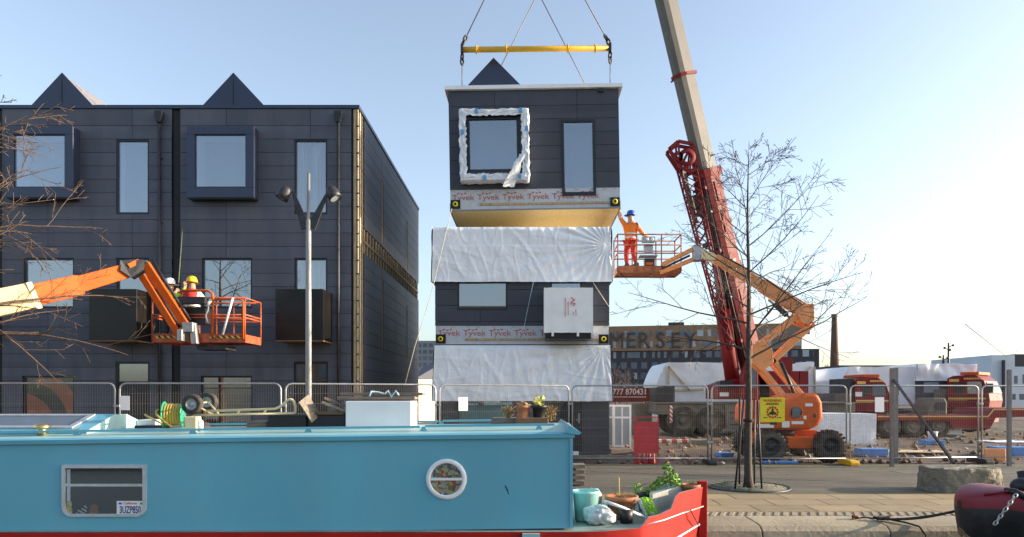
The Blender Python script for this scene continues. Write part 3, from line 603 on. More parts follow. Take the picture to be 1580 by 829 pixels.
wf.box(qx(839.5), qx(840), yb2 + .0, sy - .05, qz(512), qz(444)).box(qx(914.6), qx(915), yb2, sy - .05, qz(512), qz(444)).box(qx(840), qx(914.6), yb2, sy - .05, qz(445), qz(444.4))
wfo = wf.build('film_wrap', 'white', bl)
lg = MB()
c0 = Vector((qx(884), yb2 - .02, qz(466)))
for a, b in (((-.05, .12), (.05, .05)), ((.05, .05), (-.05, .0)), ((-.04, -.02), (.06, -.05)), ((.06, -.05), (.0, -.12)), ((-.05, -.08), (-.05, -.02))): lg.beam(c0 + Vector((a[0], 0, a[1])), c0 + Vector((b[0], 0, b[1])), .02, .004, up=(0, 1, 0))
for px, z0, z1 in ((876, 466, 487), (871.5, 460, 489), (884, 482, 486), (888, 478, 488)):
    z = z0
    while z < z1: lg.box(qx(px), qx(px) + .022, yb2 - .02, yb2 - .017, qz(z + .9), qz(z)); z += 1.5
lg.build('print', 'signred', wfo)
st = MB()
for px in (851, 890): st.box(qx(px), qx(px + 3.5), yb2 - .012, yb2 + .03, qz(519), qz(512))
st.build('tie_tab', 'white', wfo)
gm = thing('house_module', 'ground floor module with dark doors, standing on its plinth under the white tarpaulin', 'house module', ((S0 + S1) / 2, sy + 5, 0), 'new house modules')
go = (sx_(706), sx_(793), .9, 2.9); gd = (sx_(850), sx_(898), .2, 2.9)
cl = MB(); panels(cl, S0, S1, rows(.12, 3.2, first=.4, step=.4), [go, gd], [sx_(741)], lambda m, a, b, c, d: m.box(a, b, sy, sy + .03, c, d)); cl.build('cladding', 'clad2', gm)
sh = MB()
for a, b, c, d in minus(S0 + .02, S1 - .02, .1, 3.24, [go, gd]): sh.box(a, b, sy + .04, sy + .15, c, d)
sh.box(S0 + .02, S0 + .12, sy + .15, sy + 9.9, .1, 3.24).box(S1 - .12, S1 - .02, sy + .15, sy + 9.9, .1, 3.24).box(S0 + .12, S1 - .12, sy + 9.8, sy + 9.9, .1, 3.24).box(S0 + .12, S1 - .12, sy + .15, sy + 9.8, 3.15, 3.24).build('shell_wall', 'membrane', gm)
window(gm, go, sy + .02, 'mglass', back='room', rev='room')
d = MB().ring(gd[0], gd[1], gd[2], gd[3], .06, sy + .01, sy + .1).box(gd[0] + .06, gd[1] - .06, sy + .04, sy + .08, gd[2] + .07, gd[3] - .06).build('door', 'dframe', gm)
MB().box(sx_(892), sx_(894.5), sy - .03, sy + .03, sz(653), sz(638)).beam((sx_(889), sy - .04, sz(648)), (sx_(894), sy - .04, sz(648)), .02, .03).build('handle', 'steel', d)
MB().box(gd[0] + .05, gd[1] - .1, sy - .1, sy + .03, .1, .2).build('step', 'white', gm)
MB().box(S0 - .05, S1 + .05, sy - .16, sy + 9.9, -.3, .1).build('plinth', 'concrete', gm)
# tarpaulins: one sheet each, draped over the top edge, wrinkled, hem uneven
def tarp(label, x0, x1, z0, z1, bulge, hem, fan, top=True, seed=0, yf=sy):
    def fn(u, v):                                      # v 0 at hem .. 0.75 top edge .. 1 back over the roof
        x = x0 + (x1 - x0) * u; edge = (2 * u - 1)
        if v <= .8:
            q = v / .8; z = z0 + (z1 - z0) * q
            drop = 1 - q; x += edge * abs(edge) ** 3 * hem * drop ** 1.5
            rx, rz = fan; dx, dz = x - rx, z - rz; an = math.atan2(dz, dx); rr = math.hypot(dx, dz)
            wr = .03 * math.sin(an * 26 + 3 * nz(an * 3, seed)) * math.exp(-rr * .55) * min(1, rr * 2)
            rid = lambda a: max(0, 1 - abs(a) * 7)          # sharp folds where a noise field crosses zero
            wr += .012 * nz(x * 1.2, z * 2.6, seed) + .012 * rid(nz(x * 1.1 + z * .5, z * .35, seed + 5)) + .01 * rid(nz(x * 2.6, z * .9 + x * .4, seed + 8)) + .009 * rid(nz(x * .5, z * 2.2, seed + 11)) - .006 * rid(nz(x * 4.2, z * 2.8, seed + 14))
            y = yf - .06 - bulge * math.sin(min(1, drop * 1.1) * math.pi * .5) - wr - .02
            z += .022 * nz(x * .9, seed + 9) * drop + .006 * nz(x * 9, seed) * drop
            r = max(0, q - .93) / .07; y += .05 * r * r
        else:
            q = (v - .8) / .2; y = yf - .03 + 9.7 * q; z = z1 + .02 + .03 * nz(x * 1.5, y * 1.5, seed) - .03 * abs(edge) ** 6
        return (x, y, z)
    mb = MB().grid(220, 120, fn)
    for sgn, xe in ((0, x0), (1, x1)):                 # the sides hang down too
        xs = xe + (.02 if sgn else -.02)
        mb.grid(50, 14, lambda u, v: (xe + (.03 + hem * .9 * (1 - v) ** 1.5 + .03 * nz(u * 14, v * 3, seed)) * (1 if sgn else -1) * (1 if v < .99 else .2), yf - .08 - bulge * math.sin(min(1, (1 - v) * 1.1) * math.pi * .5) * max(0, 1 - u * 30) + 9.6 * u, z0 + (z1 - z0) * v + .05 * nz(u * 9, seed) * (1 - v)))
    mb.mi(1)
    for us in (.2, .7): mb.grid(1, 60, lambda u, v, us=us: tuple(Vector(fn(us + .0045 * u, v * .8)) + Vector((0, -.006, 0))))
    mb.cur = 0
    o = mb.build('tarpaulin', ['tarp', 'white'], None); tag(o, label, 'tarpaulin', 'white tarpaulins over the modules')
    return o
tarp('white tarpaulin pulled over the top of the middle module, under the hanging module', sx_(668.5), sx_(942), sz(436), sz(351), .03, .03, (sx_(936), sz(380)), seed=1)
t2 = tarp('white tarpaulin hanging round the ground module, below the printed membrane band', sx_(671), sx_(941), sz(619), sz(533), .1, .05, (sx_(929), sz(537)), top=False, seed=7)
# ------------------------------------------------------------------ site fence: each panel, foot and clamp
def fence_panel(a, b, label, top=2.05, notice=None):
    a = Vector(a); b = Vector(b); d = (b - a).normalized(); L_ = (b - a).length; nrm = Vector((d.y, -d.x, 0))
    if nrm.y > 0: nrm = -nrm
    root = thing('site_fence', label, 'fence panel', (a + b) / 2, 'mesh fence panels round the site')
    pt = lambda s, z: a + d * s + Vector((0, 0, z)); i = .05; rc = .13
    fr = MB(); pts = [pt(i, .1), pt(i, top - rc)] + [pt(i + rc * (1 - math.cos(t)), top - rc + rc * math.sin(t)) for t in (R(30), R(60))] + [pt(i + rc, top), pt(L_ - i - rc, top)] + [pt(L_ - i - rc * (1 - math.cos(t)), top - rc + rc * math.sin(t)) for t in (R(60), R(30))] + [pt(L_ - i, top - rc), pt(L_ - i, .1)]
    fr.tube(pts, .02, 8); fr.tube([pt(i, .16), pt(L_ - i, .16)], .016, 8)
    fr.build('frame', 'galv', root)
    wm = MB(); s = i + .05
    while s < L_ - i - .02: wm.tube([pt(s, .16), pt(s, top)], .0014, 4, cap=False); s += .052
    z = .3
    while z < top - .05: wm.tube([pt(i, z), pt(L_ - i, z)], .0014, 4, cap=False); z += .22
    wm.build('wire_mesh', 'wire', root)
    return root, d, nrm
def fence_foot(p, d, label, m='black'):
    p = Vector(p); n = Vector((-d.y, d.x, 0)); mb = MB()
    mb.prism([(-.36, 0), (.36, 0), (.36, .07), (.3, .13), (-.3, .13), (-.36, .07)], -.115, .115)
    mb.warp(lambda v: p + n * v.x + d * v.y + Vector((0, 0, v.z + .005)))
    o = mb.build('fence_ballast', m, None, bevel=.012, loc=p); tag(o, label, 'fence foot', 'feet under the fence panels')
fp = [P(-75, 0, 14.3), P(181, 0, 14.4), P(437, 0, 14.65), P(675, 0, 16.2), P(880, 0, 17.75), P(1095, 0, 17.8), P(1309, 0, 17.7), P(1512, 0, 18.1), P(1706, 0, 18.5)]
fp = [Vector((p.x, p.y, 0)) for p in fp]
fl = ['fence panel on the far left, before the left house', 'fence panel behind the hose reel on the boat roof, before the dark house door', 'fence panel behind the white box on the boat roof', 'fence panel in front of the stacked house modules, behind the roof planters',
      'fence panel across the red barrier and the crane wheels', 'fence panel carrying the yellow warning sign, before the orange boom lift', 'fence panel behind the concrete block, with a white notice', 'fence panel at the right edge, right of the concrete block']
for i, l in enumerate(fl):
    r, d, n = fence_panel(fp[i], fp[i + 1], l)
    for px, y0, y1, j, wd in ((193, 611, 633, 1, 15), (714, 613, 634, 3, 15), (1356, 613, 636, 6, 15)):
        if j == i:
            t = ((px - VX) / F); s = (t * fp[i].y - fp[i].x) / (d.x - t * d.y); c = fp[i] + d * s + n * .03; k = c.y / F
            q = MB(); h = (y1 - y0) * k / 2; zc = EYE + (HY - (y0 + y1) / 2) * k
            q.beam(c - d * (wd * k / 2) + Vector((0, 0, zc)), c + d * (wd * k / 2) + Vector((0, 0, zc)), .004, h * 2); q.build('notice', 'paper', r)
fo_l = ['black foot under the fence near the left edge', 'black foot under the fence behind the skylight of the boat', 'black foot under the fence joint left of the lamp post', 'black foot under the fence joint left of the stacked modules', 'black foot under the fence joint by the module door',
        'black foot under the fence joint left of the young tree', 'yellow foot under the fence joint right of the orange boom lift', 'black foot under the fence joint right of the concrete block']
for i, p in enumerate(fp[:8]):
    dd = (fp[min(i + 1, 8)] - fp[max(i - 1, 0)]).normalized(); fence_foot(p, dd, fo_l[i], 'yellow' if i == 6 else 'black')
    if 0 < i:
        for z, hl in ((.55, 'lower'), (1.55, 'upper')):
            o = MB().box(p.x - .07, p.x + .07, p.y - .035, p.y + .03, z, z + .05).build('fence_coupler', 'galv', None, bevel=.008, loc=(p.x, p.y, z)); tag(o, hl + ' steel clamp at the ' + fo_l[i].split('under the ')[1].replace('fence behind', 'fence joint behind'), 'fence clamp', 'clamps at the fence joints')
# yellow warning sign on the fence
k = 17.66 / F; x0, x1, z0, z1 = (1173 - VX) * k, (1211 - VX) * k, EYE + (HY - 651.5) * k, EYE + (HY - 613.5) * k; y = 17.66
sg = thing('warning_sign', 'square yellow warning sign with a red ring and black emblem, hung on the fence', 'sign', ((x0 + x1) / 2, y, z0))
MB().box(x0, x1, y, y + .006, z0, z1).build('board', 'signyel', sg, bevel=.003)
cx, W = (x0 + x1) / 2, x1 - x0
MB().text('WARNING', W * .155, (cx, y - .003, z1 - W * .13), sx=1.0, bold=.002).build('heading', 'signred', sg)
b = MB()
for (zz, a0, a1) in ((.215, .26, .74), (.27, .2, .76), (.8, .12, .28), (.8, .68, .86)):
    xx = a0
    while xx < a1: b.box(x0 + W * xx, x0 + W * min(a1, xx + .05), y - .003, y - .001, z1 - W * (zz + .035), z1 - W * zz); xx += .064
b.build('small_print', 'signblack', sg)
rg = MB(); c = Vector((cx, y - .003, z1 - W * .6))
for k_ in range(12):
    a = 2 * math.pi * k_ / 12; rg.beam(c + Vector((math.cos(a) * W * .17, 0, math.sin(a) * W * .17)), c + Vector((math.cos(a) * W * .25, 0, math.sin(a) * W * .25)), .004, W * .085, up=(-math.sin(a), 0, math.cos(a)))
rg.build('ring_mark', 'signred', sg)
MB().prism([(cx - .17 * W, z1 - W * .7), (cx - .12 * W, z1 - W * .6), (cx - .05 * W, z1 - W * .57), (cx - .03 * W, z1 - W * .44), (cx + .03 * W, z1 - W * .44), (cx + .05 * W, z1 - W * .57), (cx + .13 * W, z1 - W * .6), (cx + .16 * W, z1 - W * .7), (cx + .03 * W, z1 - W * .69), (cx, z1 - W * .76), (cx - .03 * W, z1 - W * .69)], y - .004, y - .001).build('emblem', 'signblack', sg)
# chain-link fence posts with one raking brace, set into the ground
def clpost(px, y, zt, label, brace=None):
    x = (px - VX) * y / F; r = thing('fence_post', label, 'fence post', (x, y, 0), 'grey posts of the older fence')
    MB().box(x - .04, x + .04, y - .04, y + .04, -.1, zt).build('post', 'post', r)
    if brace: MB().beam((x + .03, y - .05, zt - .3), brace, .05, .05).build('brace', 'dsteel', r)
    return r
clpost(1376, 17.2, 2.48, 'grey steel fence post with a raking brace running down to the concrete block', P(1472, 715, 14.1) * 1.0)
clpost(1382.5, 18.6, 2.55, 'slim grey fence post just behind the braced post')
clpost(1557, 17.3, 2.45, 'grey fence post without a brace, near the right edge')
# ------------------------------------------------------------------ street lamp
lx, ly = P(476, 0, 13).x, 13.0
lamp = thing('street_lamp', 'slim steel street lamp with two drooping spot heads, in front of the end house', 'street lamp', (lx, ly, 0))
zz = lambda py: EYE + (HY - py) * ly / F; xx = lambda px: (px - VX) * ly / F
MB().lathe([(.11, 0), (.11, .02), (.07, .03), (.062, .9), (.058, 2.2), (.05, zz(340)), (.034, zz(338)), (.03, zz(268)), (.0, zz(267.5))], (lx, ly, 0), n=18).build('pole', 'steel', lamp)
for sg_, ex, ey, name in ((-1, 452, 296, 'arm'), (1, 505, 299, 'arm')):
    MB().beam((lx + sg_ * .05, ly, zz(352)), (xx(ex), ly, zz(ey)), .05, .17, up=(0, 0, 1), w2=.03, h2=.05).build(name, 'dsteel', lamp)
    hd = Vector((sg_ * .45, -.1, -.78)).normalized(); c = Vector((xx(441 if sg_ < 0 else 512), ly, zz(295.5)))
    h = MB().lathe([(.0, -.02), (.055, .0), (.095, .04), (.115, .1), (.12, .17), (.125, .27), (.112, .27), (.1, .2), (.0, .18)], c - hd * .1, hd, 18, cap=False).build('lamp_head', 'dsteel', lamp)
    MB().lathe([(.0, .25), (.11, .25)], c - hd * .1, hd, 18, cap=False).build('lens', 'fglass2', h)

# ------------------------------------------------------------------ bare trees
def branch(mb, p, d, ln, r, lev, rng, up=.02, n=5, kids=None, wob=.16, mr=.0042):
    seg = max(4, int(ln / .16)) if lev < 2 else 4; pts = [p.copy()]; rs = [r]; dirs = []
    for i in range(seg):
        d = (d + Vector((rng.gauss(0, wob), rng.gauss(0, wob), rng.gauss(0, wob) + up)) * .6).normalized(); p = p + d * (ln / seg)
        pts.append(p.copy()); rs.append(max(mr, r * (1 - .8 * (i + 1) / seg))); dirs.append(d.copy())
    mb.tube(pts, rs, n if lev < 2 else 3, cap=False)
    if lev < 3:
        cnt = kids[lev] if kids else (7, 5, 3)[lev]
        for k in range(cnt):
            t = .12 + .74 * (k + rng.random() * .8) / cnt; i = min(seg - 1, int(t * seg)); b = dirs[i]
            ax = b.orthogonal().normalized(); ax.rotate(Quaternion(b, rng.uniform(0, 6.28))); nd = b.copy(); nd.rotate(Quaternion(ax, R(rng.uniform(28, 55))))
            branch(mb, pts[i + 1].copy(), nd, ln * rng.uniform(.3, .52) * (1.15 - .5 * t), rs[i + 1] * .62, lev + 1, rng, up, n, kids, wob, mr)
def tree(name, label, base, h, r, first, ln, cnt, seed, m, el=38, up=.02, kids=(8, 5, 3), azf=None, crown_pow=.8, mr=.0042, wob=.14, group='bare winter trees'):
    rng = random.Random(seed); root = thing(name, label, 'tree', base, group); base = Vector(base)
    tr = MB(); pts = []; rs = []
    for i in range(25):
        t = i / 24; pts.append(base + Vector((.06 * nz(t * 3, seed), .06 * nz(t * 3, seed + 5), h * t - .05))); rs.append(max(.006, r * (1 - t) ** .85 + .004) * (1 + .5 * math.exp(-t * 60)))
    tr.tube(pts, rs, 9); tr.build('trunk', m, root)
    mb = MB()
    for k in range(cnt):
        t = (k + rng.random() * .6) / cnt; z = first + (h * .97 - first) * t; f = z / h; i = int(f * 24); p = pts[i].lerp(pts[min(24, i + 1)], f * 24 - i)
        az = (azf(rng, k) if azf else 2.4 * k + rng.uniform(-.4, .4)); e = R(el + 22 * t + rng.uniform(-10, 8))
        d = Vector((math.cos(az) * math.cos(e), math.sin(az) * math.cos(e), math.sin(e)))
        branch(mb, p, d, ln * (1 - t) ** crown_pow * rng.uniform(.8, 1.1) + .35, max(.007, rs[i] * .42), 0, rng, up, 6, kids, wob, mr)
    mb.build('crown', m, root); return root
tb = P(1155, 0, 13.35); tb.z = 0
tree('bare_tree', 'young bare street tree in its iron grate, between four black stakes', tb, 6.6, .075, 2.5, 2.5, 23, 11, 'bark', el=22, up=-.002, kids=(7, 4, 2), crown_pow=.55, mr=.004, wob=.075)
lb = P(-110, 0, 13.0); lb.z = 0
tree('bare_tree', 'bare tree standing off the left edge, its warm brown twigs reaching before the left house', lb, 7.4, .13, 2.7, 3.5, 17, 5, 'barkl', el=8, up=-.012, kids=(5, 3, 2), crown_pow=.35, wob=.1, azf=lambda r, k: r.uniform(-.75, .75) if k % 3 else r.uniform(0, 6.28), mr=.006)
gr = thing('tree_grate', 'round iron grate set in the tarmac around the young tree', 'tree grate', tb)
MB().lathe([(.16, .008), (.2, .012), (.74, .012), (.74, .004), (.16, .004), (.16, .008)], tb, n=48, cap=False).build('plate', mat('grate_gravel', (.12, .11, .085), .9, 0, .4, 20, .5, 50), gr)
MB().lathe([(.74, .002), (.74, .022), (.79, .022), (.79, .002)], tb, n=48, cap=False).build('rim', 'dsteel', gr)
for px, pb, y, zt, l in ((1148, 1134, 13.05, 1.72, 'black tree stake left of the young trunk'), (1141.5, 1141, 13.7, 1.75, 'upright black tree stake behind the trunk to the left'), (1164, 1164, 13.72, 1.7, 'upright black tree stake behind the trunk to the right'), (1169, 1175.5, 13.05, 1.7, 'black tree stake right of the young trunk')):
    o = MB().tube([P(pb, 0, y) * Vector((1, 1, 0)).length * 0 + Vector(((pb - VX) * y / F, y, -.02)), Vector(((px - VX) * y / F, y, zt))], .02, 8).build('tree_stake', 'dsteel', None, loc=(((pb - VX) * y / F), y, 0)); tag(o, l, 'stake', 'stakes round the young tree')
tie = MB().lathe([(.09, 0), (.1, 0), (.1, .05), (.09, .05), (.09, 0)], (tb.x, tb.y, 1.28), n=16, cap=False).build('tree_tie', 'rope', None, loc=(tb.x, tb.y, 1.28)); tag(tie, 'dark rubber tie strapped round the young trunk', 'tree tie')
g = MB(); rng = random.Random(2)
for k in range(170):
    a = rng.uniform(0, 6.28); rr = rng.uniform(.3, .72); q = tb + Vector((rr * math.cos(a), rr * math.sin(a), .01)); t = q + Vector((rng.gauss(0, .03), rng.gauss(0, .03), rng.uniform(.02, .09)))
    if nz(q.x * 3, q.y * 3) < .05: continue
    g.add([q + Vector((-.008, 0, 0)), q + Vector((.008, 0, 0)), t], [(0, 1, 2)])
tag(g.build('grass_tuft', 'leaf', None), 'sparse grass growing in the tree grate', 'grass', kind='stuff')
# weathered concrete block
cb = (P(1482, 0, 12.95)); bx = cb.x
mb = MB(); hw, hd_, hh = .69, .42, .45; pl = [(-hw, -.1), (-hw * .93, -.3), (-hw * .7, -hd_ * .93), (-hw * .2, -hd_), (hw * .55, -hd_ * .95), (hw * .86, -hd_ * .7), (hw, -.15), (hw, .3), (hw * .8, hd_), (-hw * .7, hd_), (-hw * .95, .3)]
st = []
for zi in range(6):
    for a, b in pl:
        t = zi / 5; kk = 1 - .04 * t * t; st.append((bx + a * kk + .02 * nz(a * 5, b * 5, zi), 12.95 + b * kk + .02 * nz(a * 4, b * 7, zi + 9), hh * t + (.03 * nz(a * 3, b * 3, 4) if zi == 5 else 0) - .01))
n_ = len(pl); fs = [(z * n_ + i, z * n_ + (i + 1) % n_, (z + 1) * n_ + (i + 1) % n_, (z + 1) * n_ + i) for z in range(5) for i in range(n_)] + [tuple(range(5 * n_, 6 * n_))]
o = MB().add(st, fs).build('concrete_block', 'concrete', None, bevel=.02, seg=2, loc=(bx, 12.95, 0))
sb_ = o.modifiers.new('subdivide', 'SUBSURF'); sb_.subdivision_type = 'SIMPLE'; sb_.levels = 3; sb_.render_levels = 3
tx_ = bpy.data.textures.new('chips', 'CLOUDS'); tx_.noise_scale = .16; dm_ = o.modifiers.new('chipped', 'DISPLACE'); dm_.texture = tx_; dm_.strength = .07; dm_.mid_level = .5; tag(o, 'weathered grey concrete block standing on the tarmac', 'concrete block')
# slatted planks stacked on the promenade behind the cabin corner
for i in range(4):
    z = .02 + i * .11; q = P(880, 0, 13.6); o = MB().box(q.x - 1.1, q.x + .28 + .012 * (i % 2), 13.5, 13.9, z, z + .07).build('plank', 'wood', None, bevel=.006, loc=(q.x, 13.7, z)); tag(o, ['lowest', 'second lowest', 'second highest', 'topmost'][i] + ' grey plank of the stack behind the cabin corner', 'plank', 'planks stacked on the promenade')

# ------------------------------------------------------------------ teal narrowboat
SL = .0124
def shear(v): return Vector((v.x, v.y, v.z + SL * (v.x + 2.5)))
YN, YF, CX = 7.1, 8.98, 8.04; XE = .452; XW = -11.5
boat = thing('narrowboat', 'teal narrowboat with a mint roof and red bow, moored along the quay', 'boat', (-5, CX, -.4))
ZR, ZG = 1.322, .38
c = MB().box(XW, XE, YN, YN + .03, ZG, ZR).box(XW, XE, YF - .03, YF, ZG, ZR).box(XE - .03, XE, YN + .03, YF - .03, ZG, ZR)
c.prism([(YN + .03, ZR - .001), (CX, ZR + .06), (YF - .03, ZR - .001)], XE - .03, XE, 'yz')
c.box(XE - .02, XE + .012, YN - .012, YN + .03, ZG, ZR - .02); cab = c.warp(shear).build('cabin', 'teal', boat)
rf = MB(); prof = [(YN - .035, ZR + .002), (YN - .04, ZR + .045), (YN - .0, ZR + .062)] + [(YN + (YF - YN) * t, ZR + .062 + .052 * math.sin(math.pi * t)) for t in (.1, .2, .35, .5, .65, .8, .9)] + [(YF, ZR + .062), (YF + .04, ZR + .045), (YF + .035, ZR + .002)]
n_ = 40; vs = []
for i in range(n_ + 1):
    x = XW + (XE + .03 - XW) * i / n_
    for a, b in prof: vs.append((x, a, b + .004 * nz(x * .8, a * 2)))
L_ = len(prof); fs = [(i * L_ + j, (i + 1) * L_ + j, (i + 1) * L_ + (j + 1) % L_, i * L_ + (j + 1) % L_) for i in range(n_) for j in range(L_)] + [tuple(range(n_ * L_, n_ * L_ + L_))]
rb = MB(); rb.add(vs, fs)
for q in range(len(rb.f)):
    if q % L_ in (0, 1, L_ - 2, L_ - 1): rb.m[q] = 1
rb.mi(1).prism([(XE - .08, ZR + .055), (XE + .07, ZR + .03), (XE + .1, ZR + .05), (XE - .02, ZR + .13)], YN - .05, YF + .05)
rb.warp(shear).build('roof', ['mint', 'teal'], boat)
for yy, xa in ((YN + .2, .28), (YF - .2, .28)):
    hr = MB().box(XW, -1.16, yy - .022, yy + .022, ZR + .112, ZR + .136).box(-1.1, xa, yy - .022, yy + .022, ZR + .118, ZR + .143)
    x = -11
    while x < xa: hr.prism([(x - .05, ZR + .06), (x + .05, ZR + .06), (x + .012, ZR + .125), (x - .012, ZR + .125)], yy - .012, yy + .012); x += 1.235
    hr.warp(shear).build('handrail', 'teal', boat)
# hull and bow
ST = [(XW, 7.0, .38, -.05), (XE, 7.0, .395, -.05), (.8, 7.03, .4, -.05), (1.16, 7.14, .408, -.06), (1.22, 7.17, .445, -.06), (1.27, 7.21, .51, -.06), (1.42, 7.33, .52, -.05), (1.57, 7.48, .555, -.04), (1.63, 7.55, .68, -.04), (1.68, 7.6, .71, -.03), (1.86, 7.8, .715, .0), (2.045, 7.99, .725, .02)]
for sgn in (1, -1):
    my_ = lambda y: CX + (y - CX) * sgn
    hb = MB(); vs = []
    for (x, y, zt, fl) in ST:
        base = .395 + .05 * max(0, (x - .8) / 1.25) ** 2
        for q in range(9):
            t = q / 8; z = -.42 + (zt + .42) * t; vs.append((x - .12 * (1 - t) * max(0, x - 1) , my_(y + (.1 + fl) * (1 - t) ** 2 * .6), z + SL * 0))
    m_ = 9
    hb.add(vs, [(i * m_ + q, (i + 1) * m_ + q, (i + 1) * m_ + q + 1, i * m_ + q + 1) for i in range(len(ST) - 1) for q in range(8)], True)
    hb.m = [1 if (k % 8) < 3 else 0 for k in range(len(hb.f))]
    vi = [Vector(v) + Vector((-.012, sgn * .03, 0)) for v in vs]; hb.cur = 2
    for i in range(1, len(ST) - 1):
        for q in range(4, 8): hb.add([vi[i * m_ + q], vi[(i + 1) * m_ + q], vi[(i + 1) * m_ + q + 1], vi[i * m_ + q + 1]], [(3, 2, 1, 0)])
        hb.add([vs[i * m_ + 8], vs[(i + 1) * m_ + 8], vi[(i + 1) * m_ + 8], vi[i * m_ + 8]], [(0, 1, 2, 3)])
    hb.build('hull', ['bowred', 'darkhull', 'deck'], boat)
    sk = MB(); sk.tube([(x + .004, my_(y - .008 + .004), z) for x, y, z in ((1.18, 7.16, .43), (1.45, 7.36, .452), (1.7, 7.63, .475), (2.04, 7.98, .5))], .008, 6); sk.tube([(x, my_(y + .01), z) for x, y, z in ((1.3, 7.27, .13), (1.6, 7.55, .19), (1.86, 7.84, .25), (2.0, 7.97, .29))], .014, 6)
    sk.build('rubbing_strake', 'alu', boat)
MB().box(2.0, 2.1, CX - .045, CX + .045, -.3, .79).build('stem_post', 'bowred', boat, bevel=.008)
MB().add([(XW, 7.02, .385), (XE, 7.0, .398), (1.16, 7.15, .41), (1.6, 7.55, .41), (2.0, CX, .41), (1.6, 2 * CX - 7.55, .41), (1.16, 2 * CX - 7.15, .41), (XE, 2 * CX - 7, .398), (XW, 2 * CX - 7.02, .385)], [tuple(range(9))]).build('deck', 'deck', boat)
MB().box(-.06, .12, 6.96, 7.02, .33, .385).build('cleat', 'mint', boat)
MB().tube([(1.84, 7.74, .5), (1.9, 7.8, .4), (1.97, 7.9, .3)], .007, 5).build('bow_line', 'rope', boat)
sc = MB(); sc.beam((-.24, YN - .001, .86), (-.21, YN - .001, .8), .012, .002, up=(0, 1, 0)).beam((-.215, YN - .001, .815), (-.205, YN - .001, .77), .008, .002, up=(0, 1, 0)); sc.build('scuff', 'dsteel', cab)
# rectangular window
k = YN / F; bxx = lambda px: (px - VX) * k; bzz = lambda py: EYE + (HY - py) * k
wn = MB(); x0, x1, z0, z1 = bxx(97), bxx(226.5), bzz(797), bzz(717); rc = .1
def rr(x0, x1, z0, z1, rb_, rt): 
    o = []
    for cx, cz, r, a in ((x1 - rb_, z0 + rb_, rb_, -90), (x1 - rt, z1 - rt, rt, 0), (x0 + rt, z1 - rt, rt, 90), (x0 + rb_, z0 + rb_, rb_, 180)):
        for i in range(6): t = R(a + 18 * i); o.append((cx + r * math.cos(t), cz + r * math.sin(t)))
    return o
def rframe(mb, po, pi, y0, y1):
    n = len(po); mb.add([(a, y0, b) for a, b in po] + [(a, y0, b) for a, b in pi] + [(a, y1, b) for a, b in po] + [(a, y1, b) for a, b in pi],
        [(i, (i + 1) % n, n + (i + 1) % n, n + i) for i in range(n)] + [(2 * n + i, i + 0, (i + 1) % n, 2 * n + (i + 1) % n)[::-1] for i in range(n)] + [(n + i, n + (i + 1) % n, 3 * n + (i + 1) % n, 3 * n + i) for i in range(n)])
po = rr(x0, x1, z0, z1, .1, .02); pi = rr(x0 + .034, x1 - .034, z0 + .03, z1 - .036, .075, .01)
rframe(wn, po, pi, YN - .022, YN + .004); wn.box(x0 + .034, x1 - .034, YN - .016, YN - .004, bzz(750.5), bzz(746.5))
wf = wn.build('window', 'alu', boat)
MB().add([(a, YN - .006, b) for a, b in pi], [tuple(range(len(pi)))]).build('pane', 'cglass', wf)
# dim inside painted as a flat black sheet behind the glass, with a slatted blind
bk = MB().mi(0).add([(a, YN - .0025, b) for a, b in rr(x0 + .02, x1 - .02, z0 + .02, z1 - .02, .08, .01)], [tuple(range(24))])
bk.mi(1).box(bxx(103.5), bxx(109), YN - .0045, YN - .003, z0 + .04, z1 - .05); z = z0 + .05
bk.mi(2)
while z < z1 - .06: bk.box(bxx(110), bxx(221), YN - .0042, YN - .0028, z, z + .006); z += .0135
bk.build('blind', ['black', 'wallin', 'slatdark'], wf)
orn = [(106.5, 775, 'jug'), (126, 788, 'shell'), (146, 787, 'pot')]
MB().lathe([(.03, 0), (.038, .04), (.028, .08), (.034, .11), (.02, .14), (0, .145)], (bxx(107), YN + .02, bzz(794)), n=14).warp(lambda v: Vector((v.x, YN - .005 - (YN + .06 - v.y) * .02, v.z))).build('ornament', mat('ornament_green', (.3, .3, .16), .5, 0, .4, 30), wf)
MB().prism([(bxx(117), bzz(793)), (bxx(134), bzz(793)), (bxx(135), bzz(781)), (bxx(132), bzz(777)), (bxx(128), bzz(784)), (bxx(120), bzz(787))], YN - .0056, YN - .0046).build('ornament', stripes('ornament_stripe', (.05, .05, .06), (.55, .55, .52), 9, 60), wf)
MB().prism([(bxx(138), bzz(793)), (bxx(153), bzz(793)), (bxx(151), bzz(781)), (bxx(146), bzz(778)), (bxx(140), bzz(781))], YN - .0056, YN - .0046).build('ornament', 'terra', wf)
pl = MB().box(bxx(181), bxx(222), YN - .0105, YN - .0065, bzz(794), bzz(773)).build('number_plate', 'plate', wf)
MB().text('3UZP850', .106, (bxx(201.8), YN - .012, bzz(787)), sx=.54, depth=.0008, bold=.0015).build('lettering', 'plateblue', pl)
MB().text('California', .036, (bxx(202), YN - .012, bzz(776.5)), sx=1.0, depth=.0008).build('lettering', 'signred', pl)
MB().mi(0).box(bxx(184), bxx(189), YN - .0118, YN - .0106, bzz(778.2), bzz(775.4)).mi(1).box(bxx(217), bxx(221.5), YN - .0118, YN - .0106, bzz(778.2), bzz(775.4)).build('sticker', ['hatblue', 'greenpl'], pl)
